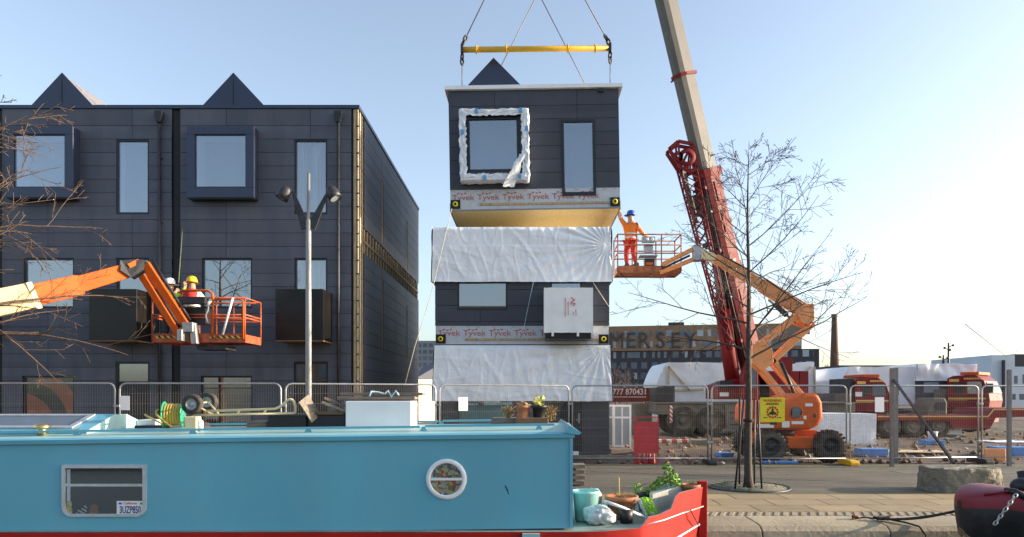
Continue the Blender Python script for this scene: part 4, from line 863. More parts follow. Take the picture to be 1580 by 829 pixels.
# porthole
pc = Vector((bxx(688.8), YN, bzz(739.5))); ro, ri = .212, .166
ph = MB().lathe([(ri, -.004), (ri, .018), (ri + .01, .022), (ro - .012, .022), (ro, .012), (ro, -.003)], pc, (0, -1, 0), 40, cap=False).box(pc.x - ri, pc.x + ri, YN - .02, YN - .003, pc.z - .011, pc.z + .014)
for a in (90, 210, 330, 270, 30, 150): ph.lathe([(.007, 0), (.007, .026), (0, .027)], pc + Vector((math.cos(R(a)) * .19, 0, math.sin(R(a)) * .19)), (0, -1, 0), 8)
pho = ph.build('porthole', 'white', boat)
MB().lathe([(0, .004), (ri, .004)], pc, (0, -1, 0), 32, cap=False).build('pane_backing', 'fabric1', pho)  # patterned cloth drape close behind the porthole glass
MB().lathe([(0, .008), (ri, .008)], pc, (0, -1, 0), 32, cap=False).build('pane', 'cglass', pho)
# roof skylight with a glazed slope
sx1 = -4.8; zb_ = lambda x: ZR + .075 + SL * (x + 2.5)
sk = MB(); ya, ym, yb_ = 7.42, 8.04, 8.66; zk = 1.575
sk.mi(1).prism([(ya, 1.34), (yb_, 1.34), (yb_, 1.41), (ym + .12, zk), (ym - .12, zk), (ya, 1.41)], sx1 - .01, sx1, 'yz')
sk.mi(0).add([(-7.5, ya, 1.33), (sx1 - .01, ya, 1.33), (sx1 - .01, ya, 1.41), (-7.5, ya, 1.41), (-7.5, ym - .12, zk), (sx1 - .01, ym - .12, zk), (-7.5, ym + .12, zk), (sx1 - .01, ym + .12, zk), (-7.5, yb_, 1.41), (sx1 - .01, yb_, 1.41), (-7.5, yb_, 1.33), (sx1 - .01, yb_, 1.33)], [(0, 1, 2, 3), (3, 2, 5, 4), (4, 5, 7, 6), (6, 7, 9, 8), (8, 9, 11, 10)])
sko = sk.build('skylight', ['teal', 'mint'], boat)
up_ = lambda x, t, o: (x, ya + (ym - .12 - ya) * t - .25 * o, 1.41 + (zk - 1.41) * t + o)
pf = MB()
for a, b, t0, t1 in ((-6.4, sx1 - .2, .12, .22), (-6.4, sx1 - .2, .84, .94), (-6.4, -6.34, .22, .84), (sx1 - .26, sx1 - .2, .22, .84)):
    pf.add([up_(a, t0, .004), up_(b, t0, .004), up_(b, t1, .004), up_(a, t1, .004), up_(a, t0, .02), up_(b, t0, .02), up_(b, t1, .02), up_(a, t1, .02)], [(4, 5, 6, 7), (0, 1, 5, 4), (1, 2, 6, 5), (2, 3, 7, 6), (3, 0, 4, 7)])
pf.build('frame', 'alu', sko)
MB().add([up_(-6.34, .22, .008), up_(sx1 - .26, .22, .008), up_(sx1 - .26, .84, .008), up_(-6.34, .84, .008)], [(0, 1, 2, 3)]).build('pane', 'fglass', sko)
q = P(65, 0, 7.35); zr = lambda x, y: ZR + .062 + .052 * math.sin(math.pi * (y - YN) / (YF - YN)) + SL * (x + 2.5)
MB().lathe([(.045, 0), (.045, .07), (.04, .075), (.075, .08), (.08, .1), (.065, .125), (.02, .135), (0, .135)], (q.x, 7.35, zr(q.x, 7.35) - .01), n=20).build('mushroom_vent', 'brass', boat)
q = P(120, 0, 7.5); MB().lathe([(.03, 0), (.03, .03), (.045, .035), (.04, .055), (0, .06)], (q.x, 7.5, zr(q.x, 7.5) - .01), n=16).build('mushroom_vent', 'brass', boat)
# ------------------------------------------------------------------ people
def skin_mesh(name, pts, edges, rad, root_i, m, parent, off):
    me = bpy.data.meshes.new(name); me.from_pydata([tuple(Vector(p)) for p in pts], edges, [])
    o = bpy.data.objects.new(name, me); COL.objects.link(o)
    o.modifiers.new('s', 'SKIN'); sv = me.skin_vertices[0].data
    for i, r in enumerate(rad): sv[i].radius = (r, r) if not isinstance(r, tuple) else r; sv[i].use_root = (i == root_i)
    sb = o.modifiers.new('u', 'SUBSURF'); sb.levels = 1; sb.render_levels = 1
    dg = bpy.context.evaluated_depsgraph_get(); nm = bpy.data.meshes.new_from_object(o.evaluated_get(dg))
    o.modifiers.clear(); o.data = nm; nm.name = name; nm.materials.clear(); nm.materials.append(M[m] if isinstance(m, str) else m)
    for p in nm.polygons: p.use_smooth = True
    o.parent = parent; return o
def person(label, base, J, face, top, legs, hat, vest=None, group=None):
    # J: joints as offsets from the base in metres
    root = thing('person', label, 'person', base, group); J = {k: Vector(v) for k, v in J.items()}; face = Vector(face).normalized()
    pts = []; rad = []; ed = []; idx = {}
    def v(k, p, r, par=None):
        idx[k] = len(pts); pts.append(Vector(p)); rad.append(r)
        if par is not None: ed.append((idx[par], idx[k]))
    hip = (J['hl'] + J['hr']) / 2; sh = (J['sl'] + J['sr']) / 2; nk = sh + (J['head'] - sh) * .45
    v('p', hip, (.15, .12)); v('w', hip.lerp(sh, .45), (.14, .11), 'p'); v('c', hip.lerp(sh, .85), (.16, .12), 'w'); v('n', nk, .06, 'c'); v('h0', J['head'] - Vector((0, 0, .05)), .085, 'n'); v('h1', J['head'] + Vector((0, 0, .05)), .095, 'h0')
    v('nose', J['head'] + face * .115 - Vector((0, 0, .015)), .018, 'h0')
    for s in 'lr':
        v('s' + s, J['s' + s], .062, 'c'); v('e' + s, J['e' + s], .046, 's' + s); v('a' + s, J['a' + s], .033, 'e' + s)
        d = (J['a' + s] - J['e' + s]).normalized(); q = d.orthogonal().normalized(); v('m' + s, J['a' + s] + d * .07, (.042, .02), 'a' + s)
        for f_ in range(4):
            o_ = q * (.03 * (f_ - 1.5) * .8); v('f%d' % f_ + s, J['a' + s] + d * (.12 + .01 * (f_ in (1, 2))) + o_, .0095, 'm' + s); v('g%d' % f_ + s, J['a' + s] + d * (.155 + .012 * (f_ in (1, 2))) + o_ + face * .02, .008, 'f%d' % f_ + s)
        v('t' + s, J['a' + s] + d * .075 + q * .05, .011, 'a' + s)
        v('h' + s, J['h' + s] - Vector((0, 0, .03)), .095, 'p'); v('k' + s, J['k' + s], .062, 'h' + s); v('b' + s, J['f' + s] + Vector((0, 0, .1)), .042, 'k' + s); v('toe' + s, J['f' + s] + face * .13 + Vector((0, 0, .04)), .04, 'b' + s)
    skin_mesh('body', pts, ed, rad, 0, 'skin', root, base)
    B = Vector(base)
    # jacket
    pts = [hip + Vector((0, 0, -.06)), hip.lerp(sh, .4), hip.lerp(sh, .86), sh.lerp(nk, .55), J['sl'], J['el'], J['el'].lerp(J['al'], .93), J['sr'], J['er'], J['er'].lerp(J['ar'], .93)]
    jk = skin_mesh('jacket', pts, [(0, 1), (1, 2), (2, 3), (2, 4), (4, 5), (5, 6), (2, 7), (7, 8), (8, 9)], [(.185, .16), (.175, .15), (.2, .155), .085, .085, .066, .052, .085, .066, .052], 0, top, root, base)
    tp = MB()
    for t in (.2, .42): c = B + hip.lerp(sh, t); tp.lathe([(.188, -.025), (.192, 0), (.188, .025)], c, sh - hip, 20, cap=False)
    for s in 'lr':
        for t in (.35, .62): tp.lathe([(.066, -.02), (.068, 0), (.066, .02)], B + J['e' + s].lerp(J['a' + s], t - .2), J['a' + s] - J['e' + s], 12, cap=False)
    tp.build('reflective_tape', 'tape', jk)
    if vest: MB().lathe([(.2, -.14), (.205, 0), (.2, .1), (.15, .2)], B + hip.lerp(sh, .75), sh - hip, 18, cap=False).build('waistcoat', vest, root)
    pts = [hip + Vector((0, 0, .05))]; ed = []; rd = [(.16, .14)]
    for s in 'lr':
        i = len(pts); pts += [J['h' + s] - Vector((0, 0, .04)), J['k' + s], J['f' + s] + Vector((0, 0, .14))]; ed += [(0, i), (i, i + 1), (i + 1, i + 2)]; rd += [.108, .082, .068]
    skin_mesh('trousers', pts, ed, rd, 0, legs, root, base)
    for s in 'lr': MB().prism([(-.1, 0), (.19, 0), (.2, .05), (.06, .1), (.05, .17), (-.08, .17)], -.055, .055).warp(lambda q: B + J['f' + s] + face * q.x + Vector((-face.y, face.x, 0)) * q.y + Vector((0, 0, q.z))).build('boot', 'boot', root, bevel=.02)
    hp = B + J['head'] + Vector((0, 0, .045))
    hm = MB().lathe([(.132, -.01), (.14, .0), (.128, .03), (.118, .08), (.09, .125), (.04, .145), (0, .148)], hp, (0, 0, 1), 20, cap=False)
    hm.grid(8, 2, lambda u, v_: hp + (Vector((face.x, face.y, 0)).normalized() * math.cos((u - .5) * 1.9) + Vector((-face.y, face.x, 0)).normalized() * math.sin((u - .5) * 1.9)) * (.12 + .09 * v_) + Vector((0, 0, .004 - .02 * v_)))
    hm.build('helmet', hat, root)
    return root
# ------------------------------------------------------------------ boom lifts
def lift_base(root, cx, cy, ox=0):
    # chassis centre (cx, cy) on the ground; wheels 0.8 m
    ch = MB().prism([(cx - .9, .42), (cx + .95, .42), (cx + .95, .72), (cx + .6, .84), (cx - .6, .84), (cx - .9, .72)], cy - .55, cy + .55).box(cx - 1.0, cx + 1.0, cy - .85, cy - .56, .38, .5).box(cx - .32, cx + .4, cy - .95, cy - .56, .36, .66)
    ch.build('chassis', 'orange', root, bevel=.02)
    for x in (-.78, .8):
        for y in (-.95, .95): wheel(root, (cx + x, cy + y, .425), .43, .36, rub='mrubber', rimm='black', lugs=22)
    # rounded turntable hood
    cx -= .2
    hd = MB(); prof = [(-.98, .98), (-.98, 1.5), (-.85, 1.62), (-.1, 1.68), (.35, 1.86), (.72, 1.86), (.84, 1.6), (.86, 1.2), (.76, .98), (.5, .86), (-.6, .86)]
    hd.prism([(cx + a, b) for a, b in prof], cy - 1.0, cy + 1.0); h = hd.build('turntable_hood', 'orange', root, bevel=.13, seg=4)
    c = Vector((cx + .1, cy - 1.0, 1.34)); MB().lathe([(0, .0), (.15, .0), (.15, .012), (.175, .02), (.2, .005), (.2, -.02)], c, (0, -1, 0), 24).build('hatch', 'orange', h)
    MB().prism([(c.x - .11, c.z - .13), (c.x + .1, c.z - .14), (c.x + .12, c.z + .1), (c.x + .06, c.z + .15), (c.x - .1, c.z + .14)], c.y - .03, c.y - .012).build('grille', 'fglass', h)
    MB().ball((cx + .6, cy - .985, 1.25), .06, .02, .1).build('vent', 'black', h)
    MB().box(cx - .6, cx - .42, cy - 1.012, cy - 1.0, 1.0, 1.25).build('vent', 'black', h)
    for a, b, z0, z1 in ((-.95, -.5, .92, 1.02), (-.28, -.08, .93, 1.1), (-.02, .3, 1.02, 1.1), (.35, .55, 1.5, 1.58), (.3, .38, 1.15, 1.25)): MB().box(cx + a, cx + b, cy - 1.008, cy - 1.001, z0, z1).build('decal', 'paper', h)
    MB().lathe([(.6, .66), (.62, .88)], (cx, cy, 0), n=24).build('slew_ring', 'dsteel', root)
def basket(root, x0, x1, y0, y1, z0, h, m, hazard=False):
    fl = MB().box(x0, x1, y0, y1, z0, z0 + .05).box(x0, x1, y0 - .006, y0 + .012, z0 - .04, z0 + .17).box(x0, x1, y1 - .012, y1 + .006, z0 - .04, z0 + .15).box(x0 - .006, x0 + .012, y0, y1, z0 - .04, z0 + .15).box(x1 - .012, x1 + .006, y0, y1, z0 - .04, z0 + .15)
    f = fl.build('platform', m, root)
    if hazard:
        for a, b in ((.04, .34), (.62, .96)): MB().box(x0 + (x1 - x0) * a, x0 + (x1 - x0) * b, y0 - .009, y0 - .007, z0 + .06, z0 + .12).build('hazard_stripe', 'hazard', f)
    r = .02
    for z in (z0 + .55, z0 + .8 if not hazard else z0 + .62, z0 + h): 
        for a, b in (((x0, y0), (x1, y0)), ((x0, y1), (x1, y1)), ((x0, y0), (x0, y1)), ((x1, y0), (x1, y1))):
            MB().tube([(a[0], a[1], z), (b[0], b[1], z)], r, 8).build('rail', m, root)
    for x in (x0, x0 + (x1 - x0) * .3, x0 + (x1 - x0) * .69, x1):
        for y in (y0, y1): MB().tube([(x, y, z0), (x, y, z0 + h)], r, 8).build('post', m, root)
# --- right hand lift, beside the crane
RX, RY = (1234 - VX) * 19.4 / F, 19.4
rl = thing('boom_lift', 'orange articulated boom lift on muddy wheels behind the fence, its basket by the hanging module', 'boom lift', (RX, RY, 0), 'orange boom lifts')
lift_base(rl, 7.32, RY)
def Q(px, py, d=19.5): return P(px, py, d)
for dy in (-.16, .16):
    for a, b in (((1214, 620), (1162, 556)), ((1238, 614), (1182, 548))):
        p, q = Q(*a), Q(*b); p.y += dy; q.y += dy; MB().beam(p, q, .09, .13, up=(0, 0, 1)).build('lower_riser', 'orange2', rl, bevel=.01)
    for a, b in (((1168, 536), (1236, 482)), ((1184, 563), (1252, 500))):
        p, q = Q(*a), Q(*b); p.y += dy; q.y += dy; MB().beam(p, q, .09, .15, up=(0, 0, 1)).build('upper_riser', 'orange2', rl, bevel=.01)
p = Q(1172, 547); MB().prism([(Q(1158, 0).x, Q(0, 535).z), (Q(1174, 0).x, Q(0, 524).z), (Q(1188, 0).x, Q(0, 540).z), (Q(1190, 0).x, Q(0, 560).z), (Q(1172, 0).x, Q(0, 574).z), (Q(1157, 0).x, Q(0, 562).z)], RY - .12, RY + .3).build('knuckle', 'orange2', rl, bevel=.02)
MB().prism([(Q(1226, 0).x, Q(0, 486).z), (Q(1232, 0).x, Q(0, 472).z), (Q(1249, 0).x, Q(0, 470).z), (Q(1251, 0).x, Q(0, 494).z), (Q(1244, 0).x, Q(0, 504).z), (Q(1230, 0).x, Q(0, 500).z)], RY - .2, RY + .42).build('knuckle', 'orange2', rl, bevel=.02)
MB().beam(Q(1196, 470, 19.6), Q(1214, 487, 19.6), .12, .12).build('ram', 'black', rl); MB().tube([Q(1186, 463, 19.6), Q(1230, 500, 19.6)], .035, 10).build('ram', 'steel', rl)
MB().tube([Q(1205, 560, 19.3), Q(1232, 622, 19.3)], .05, 10).build('ram', 'black', rl)
e0, e1, e2, e3 = Q(1246, 484, 19.65), Q(1176, 440, 19.95), Q(1104, 399, 20.25), Q(1076, 388, 20.4)
bm = MB().beam(e0, e1, .3, .4).build('main_boom', 'orange2', rl, bevel=.02)
MB().beam(e0.lerp(e1, .75), e2, .24, .31).build('boom_section', 'orange2', rl, bevel=.015)
MB().beam(e2.lerp(e1, .3), e3, .2, .25).build('boom_section', 'cream', rl, bevel=.015)
MB().tube([e0 + Vector((0, -.17, .1)), e1 + Vector((0, -.15, .18)), e2 + Vector((0, -.12, .16)), e3 + Vector((0, 0, .2))], .022, 6).build('hose', 'black', rl)
MB().box(e3.x - .14, e3.x + .12, e3.y - .14, e3.y + .14, e3.z - .3, e3.z + .18).build('knuckle', 'galv', rl, bevel=.03)
j0 = Vector((e3.x - .1, e3.y, e3.z + .08)); j1 = Vector((e3.x - .12, e3.y, e3.z - .24)); jb = P(1021, 415, 20.6)
MB().beam(j0, jb + Vector((.0, 0, .12)), .12, .12).build('jib', 'orange2', rl, bevel=.01); MB().beam(j1, jb + Vector((-.05, 0, -.12)), .12, .12).build('jib', 'orange2', rl, bevel=.01); MB().tube([j1 + Vector((-.1, 0, .12)), jb], .035, 8).build('ram', 'dsteel', rl)
bkx0, bkx1, bky0, bky1 = (953 - VX) * 20.6 / F, (1051 - VX) * 20.6 / F, 20.6, 21.5
bz0 = EYE + (HY - 419) * 20.6 / F
basket(rl, bkx0, bkx1, bky0, bky1, bz0, 1.12, 'rust2')
MB().box(jb.x - .25, jb.x + .2, jb.y + .0, jb.y + .6, bz0 - .1, bz0 - .045).build('support', 'rust2', rl)
cx = (1001 - VX) * 20.7 / F
MB().box(cx - .13, cx + .17, 20.62, 20.85, bz0 + .07, bz0 + .4).build('control_box', 'black', rl); cb_ = MB().box(cx - .14, cx + .12, 20.64, 20.82, bz0 + .58, bz0 + .84).box(cx - .28, cx + .26, 20.63, 20.95, bz0 + .47, bz0 + .51).box(cx - .2, cx + .18, 20.64, 20.8, bz0 + .9, bz0 + 1.06).build('control_console', 'galv', rl)
MB().box(cx - .1, cx + .12, 20.612, 20.619, bz0 + .2, bz0 + .28).build('decal', 'orange', rl); MB().lathe([(.05, 0), (.05, .01)], (cx - .05, 20.63, bz0 + .98), (0, -1, 0), 12).build('dial', 'paper', cb_); MB().lathe([(.05, 0), (.05, .01)], (cx + .1, 20.63, bz0 + .98), (0, -1, 0), 12).build('dial', 'paper', cb_)
# worker in the right basket, reaching up to the module corner
S = 20.95 / F; fb = Vector(((973 - VX) * S, 20.95, bz0 + .05)); pj = lambda px, py, dy=0: Vector(((px - 973) * S, dy, EYE + (HY - py) * S - fb.z))
person('worker in orange hi-vis jacket, red trousers and blue helmet, reaching up to the hanging module', fb,
       dict(head=pj(973.5, 334), sl=pj(965.5, 347, .1), sr=pj(981, 348, -.08), el=pj(957.5, 337, .03), al=pj(954, 323, -.06), er=pj(990, 362, -.12), ar=pj(1000, 365, .0), hl=pj(969, 373, .09), hr=pj(976, 373, -.09), kl=pj(967, 393, .1), kr=pj(977, 393, -.06), fl=pj(968, 414, .1), fr=pj(981, 414, -.06)), (-.8, .35, .15), 'hivis_o', 'redcloth', 'hatblue')
# --- left hand lift
LX, LY = -13.2, 12.6
ll = thing('boom_lift', 'boom lift with cream and orange boom, its basket held up before the dark houses', 'boom lift', (LX, LY, 0), 'orange boom lifts')
lift_base(ll, LX, LY)
# right lift chassis details keep their look; the telescopic boom runs from its turntable, off the left edge
b0 = Vector((LX - .6, LY - .1, 1.9)); a0 = P(-40, 476, 13.6); a1 = P(48, 457, 14.2); a2 = P(118, 441, 14.9); a3 = P(196, 418, 15.6)
MB().beam(b0, a0, .45, .6, w2=.36, h2=.5).build('riser', 'orange', ll, bevel=.02)
MB().beam(a0 - (a1 - a0) * 1.2, a1, .36, .53, h2=.52).build('main_boom', 'cream', ll, bevel=.02)
MB().beam(a1 - (a1 - a0) * .2, a2, .3, .45).build('boom_section', 'orange', ll, bevel=.015)
MB().beam(a2 - (a2 - a1) * .2, a3, .24, .36, h2=.32).build('boom_section', 'orange', ll, bevel=.015)
for q in (a1, a2): 
    dd = (a2 - a1).normalized(); MB().beam(q - dd * .06, q + dd * .05, .36 if q is a1 else .28, .56 if q is a1 else .42).build('wear_collar', 'cream' if q is a1 else 'orange', ll, bevel=.01)
k0 = P(216, 413, 15.75); hp_ = [P(188, 419, 15.5), P(190, 404, 15.55), P(208, 402, 15.7), P(225, 403, 15.8), P(224, 418, 15.8), P(205, 430, 15.65)]
n_ = len(hp_); kn = MB(); kn.add([p + Vector((.06, -.16, 0)) for p in hp_] + [p + Vector((-.06, .16, 0)) for p in hp_], [tuple(range(n_)), tuple(range(n_, 2 * n_))[::-1]] + [(i, i + n_, (i + 1) % n_ + n_, (i + 1) % n_) for i in range(n_)]); kn.build('knuckle', 'dsteel', ll)
MB().beam(P(196, 412, 15.55), P(212, 404, 15.7), .3, .1).build('boom_head', 'orange', ll)
u0, u1, l0, l1 = P(224, 407, 15.75), P(286, 502, 16.05), P(219, 425, 15.75), P(283, 528, 16.05)
ja = MB().beam(u0, u1, .1, .2, up=(1, 0, .3)).build('jib', 'orange', ll, bevel=.015); MB().beam(l0, l1, .1, .16, up=(1, 0, .3)).build('jib', 'orange', ll, bevel=.015)
MB().tube([u0 + Vector((.12, .05, .12))] + [u0.lerp(u1, t) + Vector((.14, .05, .05)) for t in (.3, .6, .95)], .035, 8).build('hose', 'black', ll)
MB().tube([u0.lerp(u1, .3) * .5 + l0.lerp(l1, .3) * .5, u0.lerp(u1, .9) * .5 + l0.lerp(l1, .9) * .5], .04, 8).build('ram', 'dsteel', ll)
y0 = 16.2; g0, g1 = (235 - VX) * y0 / F, (378 - VX) * y0 / F; zb = EYE + (HY - 526) * y0 / F
basket(ll, g0, g1, y0, y0 + .95, zb, 1.02, 'rust', True)
gx = lambda px: (px - VX) * y0 / F; gzz = lambda py: EYE + (HY - py) * y0 / F
MB().tube([(gx(281), y0 - .03, gzz(455))] + [(gx(284 - 2 * math.cos(t)), y0 - .03, gzz(449)) for t in (0, 1)] + [(gx(322), y0 - .03, gzz(449)), (gx(328), y0 - .03, gzz(453)), (gx(330), y0 - .03, gzz(462)), (gx(328), y0 - .03, gzz(520))], .028, 8).build('gate_loop', 'orange', ll)
MB().tube([(gx(330), y0 - .03, gzz(463)), (gx(372), y0 - .03, gzz(462)), (gx(376.5), y0 - .03, gzz(466)), (gx(376), y0 - .03, gzz(524))], .024, 8).build('gate_loop', 'orange', ll)
MB().beam((gx(280), y0 - .1, gzz(465)), (gx(322), y0 - .1, gzz(465)), .2, .16).build('control_console', 'dsteel', ll)
MB().box(gx(283), gx(316), y0 + .02, y0 + .3, gzz(500), gzz(474)).build('tool_tray', 'black', ll)
m_ = MB().box(gx(290), gx(306), y0 - .28, y0 - .02, gzz(514), gzz(499)).box(gx(284), gx(292), y0 - .34, y0 - .02, gzz(528), gzz(510)).beam((gx(303), y0 - .15, gzz(500)), (gx(306), y0 - .15, gzz(532)), .12, .14); m_.build('rotator', 'galv', ll, bevel=.015)
MB().box(gx(300), gx(345), y0 + .1, y0 + .7, gzz(539), gzz(532)).build('support', 'dsteel', ll)
MB().tube([(gx(322), y0 - .04, gzz(466)), (gx(324), y0 - .08, gzz(478)), (gx(320), y0 - .08, gzz(488)), (gx(322), y0 - .05, gzz(498))], .018, 6).build('hose', 'paper', ll)
pole = MB().tube([(gx(345.5), y0 - .06, gzz(517)), (gx(361), y0 - .06, gzz(460))], .03, 8).mi(1).tube([(gx(361), y0 - .06, gzz(460)), (gx(373), y0 - .06, gzz(425))], .012, 6).build('pole_tool', ['paper', 'dsteel'], None, loc=(gx(345), y0, gzz(517))); tag(pole, 'long white pole tool leaning on the rail of the left basket', 'pole')
def lean_worker(label, px, d, face, top, legs, hat, vest, arms, hy):
    S = d / F; fb = Vector(((px - VX) * S, d, zb + .05)); zh = EYE + (HY - hy) * S - fb.z; h = zh
    J = dict(head=(0, 0, h), sl=(-.18, 0, h - .25), sr=(.18, 0, h - .25), hl=(-.09, 0, h * .56), hr=(.09, 0, h * .56), kl=(-.1, .05, h * .3), kr=(.1, .05, h * .3), fl=(-.11, 0, 0), fr=(.11, 0, 0)); J.update(arms(h))
    return person(label, fb, J, face, top, legs, hat, vest)
lean_worker('worker in white helmet and yellow-green hi-vis, arms raised, in the left basket', 262, 16.75, (.5, .85, 0), 'hivis_y', 'darkcloth', 'hatwhite', None, lambda h: dict(el=(-.22, .2, h - .32), al=(-.1, .38, h - .12), er=(.24, .2, h - .2), ar=(.2, .32, h + .02)), 441)
lean_worker('worker in yellow helmet and red waistcoat over white sleeves, in the left basket', 296, 16.8, (-.3, .9, 0), mat('white_sleeves', (.68, .7, .5), .8, 0, .15, 8), 'darkcloth', 'hatyel', 'redcloth', lambda h: dict(el=(-.3, .12, h - .45), al=(-.22, .32, h - .4), er=(.3, .1, h - .46), ar=(.28, .33, h - .42)), 438)
# lifting strap hanging down the facade seam by the workers
o = MB().tube([P(281.5, 352, 18.9), P(278.5, 395, 18.0), P(275.5, 437, 17.1)], .011, 6).build('hanging_strap', mat('strap_green', (.16, .17, .09), .8), None, loc=(hx(281), 18.9, hz(352))); tag(o, 'thin green strap hanging down before the dark facade to the worker in white helmet', 'strap')

# ------------------------------------------------------------------ mobile crane
CY = 31.0; cxp = lambda px: (px - VX) * CY / F; czp = lambda py: EYE + (HY - py) * CY / F
cr = thing('mobile_crane', 'large red mobile crane with a long grey telescopic boom, behind the boom lift', 'crane', (cxp(1130), CY, 0))
x0, x1 = cxp(1004), cxp(1300)
MB().box(x0, x1, CY - 1.2, CY + 1.2, .95, 1.42).box(x0, x1, CY - 1.32, CY + 1.32, 1.42, 1.5).build('carrier', 'carrier', cr, bevel=.02)
for px in (1045, 1085, 1200, 1240): wheel(cr, (cxp(px), CY - 1.0, .68), .7, .45, lugs=0, rub='mrubber', rimm='carrier'); wheel(cr, (cxp(px), CY + 1.0, .68), .7, .45, rub='mrubber', rimm='carrier')
MB().prism([(cxp(1108), .35), (cxp(1150), .35), (cxp(1155), 1.4), (cxp(1106), 1.4)], CY - 1.3, CY - .7).build('tool_locker', 'carrier', cr, bevel=.03)
for i in range(3): MB().box(cxp(1113), cxp(1146), CY - 1.33, CY - 1.3, .5 + i * .26, .56 + i * .26).build('step', 'dsteel', cr)
MB().box(cxp(1004), cxp(1031), CY - 1.1, CY + .4, 1.51, 2.15).build('engine_housing', 'black', cr, bevel=.03); MB().box(cxp(1022), cxp(1040), CY - .2, CY + 1.1, 1.51, 2.25).build('engine_housing', 'navy', cr, bevel=.03)
MB().box(cxp(1024), cxp(1028), CY - 1.35, CY - 1.3, .6, 1.35).build('hazard_board', stripes('red_white', (.5, .03, .03), (.7, .7, .7), 2.4, 45), cr)
MB().box(cxp(1030), cxp(1034), CY - 1.5, CY - 1.25, .05, .95).build('outrigger', 'dsteel', cr)
# superstructure
MB().prism([(cxp(1098), 1.62), (cxp(1160), 1.62), (cxp(1160), 2.5), (cxp(1122), 2.5), (cxp(1098), 2.25)], CY - 1.1, CY + 1.1).build('slewing_platform', 'red', cr, bevel=.03)
MB().box(cxp(1099), cxp(1119), CY - 1.25, CY - .6, 2.1, 2.42).build('winch_housing', 'black', cr, bevel=.02); MB().box(cxp(1100), cxp(1113), CY - 1.13, CY - 1.105, 1.75, 1.92).build('data_plate', 'paper', cr)
cabm = MB().prism([(cxp(1126), 1.6), (cxp(1150), 1.6), (cxp(1150), 3.2), (cxp(1138), 3.35), (cxp(1129), 2.7)], CY - 1.75, CY - 1.12).build('cab', 'truckred', cr, bevel=.04); MB().prism([(cxp(1131.5), 2.1), (cxp(1147), 2.1), (cxp(1147), 3.1), (cxp(1138.5), 3.2), (cxp(1132), 2.65)], CY - 1.77, CY - 1.745).build('cab_window', 'fglass', cabm)
cw = MB()
for i in range(4): cw.box(cxp(1170 + i * 15), cxp(1183.5 + i * 15), CY - 1.4, CY + 1.4, 1.6, 2.85 - .0 * i)
cw.box(cxp(1170), cxp(1228), CY - 1.36, CY + 1.36, 1.56, 2.6).build('counterweight', 'red', cr, bevel=.02); MB().box(cxp(1197), cxp(1211), CY - .9, CY - .2, 2.85, 3.5).build('winch', 'red', cr); MB().box(cxp(1211), cxp(1218), CY - .7, CY - .6, 3.2, 3.28).build('bracket', 'dsteel', cr)
# boom
pv = P(1165, 598, 31.0); tp_ = P(1025, 0, 28.1); tip = pv + (tp_ - pv) * 2.12; D_ = (tip - pv).normalized()
plan = Vector((D_.x, D_.y, 0)).normalized(); upb = Vector((0, 0, 1))
def at(t): return pv + (tp_ - pv) * t                      # t = 0 pivot .. 1 top edge of the photo
def oct_beam(mb, p, q, w_, h_, w2=None, h2=None):          # box section with a rounded belly
    d = (q - p).normalized(); sx = d.cross(upb).normalized(); u = sx.cross(d); w2 = w2 or w_; h2 = h2 or h_
    sec = [(-.5, .5), (-.5, -.12), (-.38, -.36), (-.16, -.5), (.16, -.5), (.38, -.36), (.5, -.12), (.5, .5)]
    vs = [c + sx * (a * ww) + u * (b * hh) for c, ww, hh in ((p, w_, h_), (q, w2, h2)) for a, b in sec]; n = len(sec)
    mb.add(vs, [tuple(range(n)), tuple(range(n, 2 * n))[::-1]] + [(i, n + i, n + (i + 1) % n, (i + 1) % n) for i in range(n)]); return mb
oct_beam(MB(), at(.02), at(.575), .74, .98).build('boom_base', 'red', cr, bevel=.02)
oct_beam(MB(), at(.57), at(1.15), .6, .86).build('boom_section', 'boomgrey', cr); oct_beam(MB(), at(1.14), at(1.6), .52, .74).build('boom_section', 'boomgrey', cr); oct_beam(MB(), at(1.59), tip, .54, .6).build('boom_section', 'boomgrey', cr)
oct_beam(MB(), at(.565), at(.585), .9, 1.14).build('collar', 'red', cr)
oct_beam(MB(), at(.815), at(.822), .76, 1.0).build('collar', 'red', cr)
sx_b = D_.cross(upb).normalized(); ub = sx_b.cross(D_)
MB().beam(at(.82) + sx_b * .3 , at(.82) + sx_b * .75 + ub * .1, .05, .05).build('bracket', 'red', cr)
for t in (.2, .33, .44): oct_beam(MB(), at(t), at(t + .01), .82, 1.05).build('stiffener', 'red', cr)
MB().lathe([(.0, -.16), (.2, -.16), (.2, -.12), (.48, -.14), (.5, 0), (.48, .14), (.2, .12), (.2, .16), (0, .16)], at(.505) + sx_b * .78 , sx_b, 24).build('hose_reel', 'carrier', cr)
MB().beam(at(.4) + sx_b * .4, at(.4) + sx_b * 1.25, .2, .16).build('bracket', 'dsteel', cr)
MB().beam(at(.02) + sx_b * .5 + ub * .2, at(.4) + sx_b * .42 + ub * .2, .04, .12).build('side_plate', 'red', cr)
for k_, (a_, b_) in enumerate(((-.28, .05), (-.1, .03), (.22, .05))): MB().tube([at(.06) - ub * .52 + sx_b * a_, at(.3) - ub * .55 + sx_b * a_, at(.56) - ub * .52 + sx_b * a_], b_, 6).build('hose', 'black', cr)
for t_ in (.14, .26, .38, .48, .54): MB().beam(at(t_) - ub * .54 - sx_b * .36, at(t_) - ub * .54 + sx_b * .36, .12, .1, up=ub).build('bracket', 'dsteel' if t_ in (.26, .48) else 'red', cr)
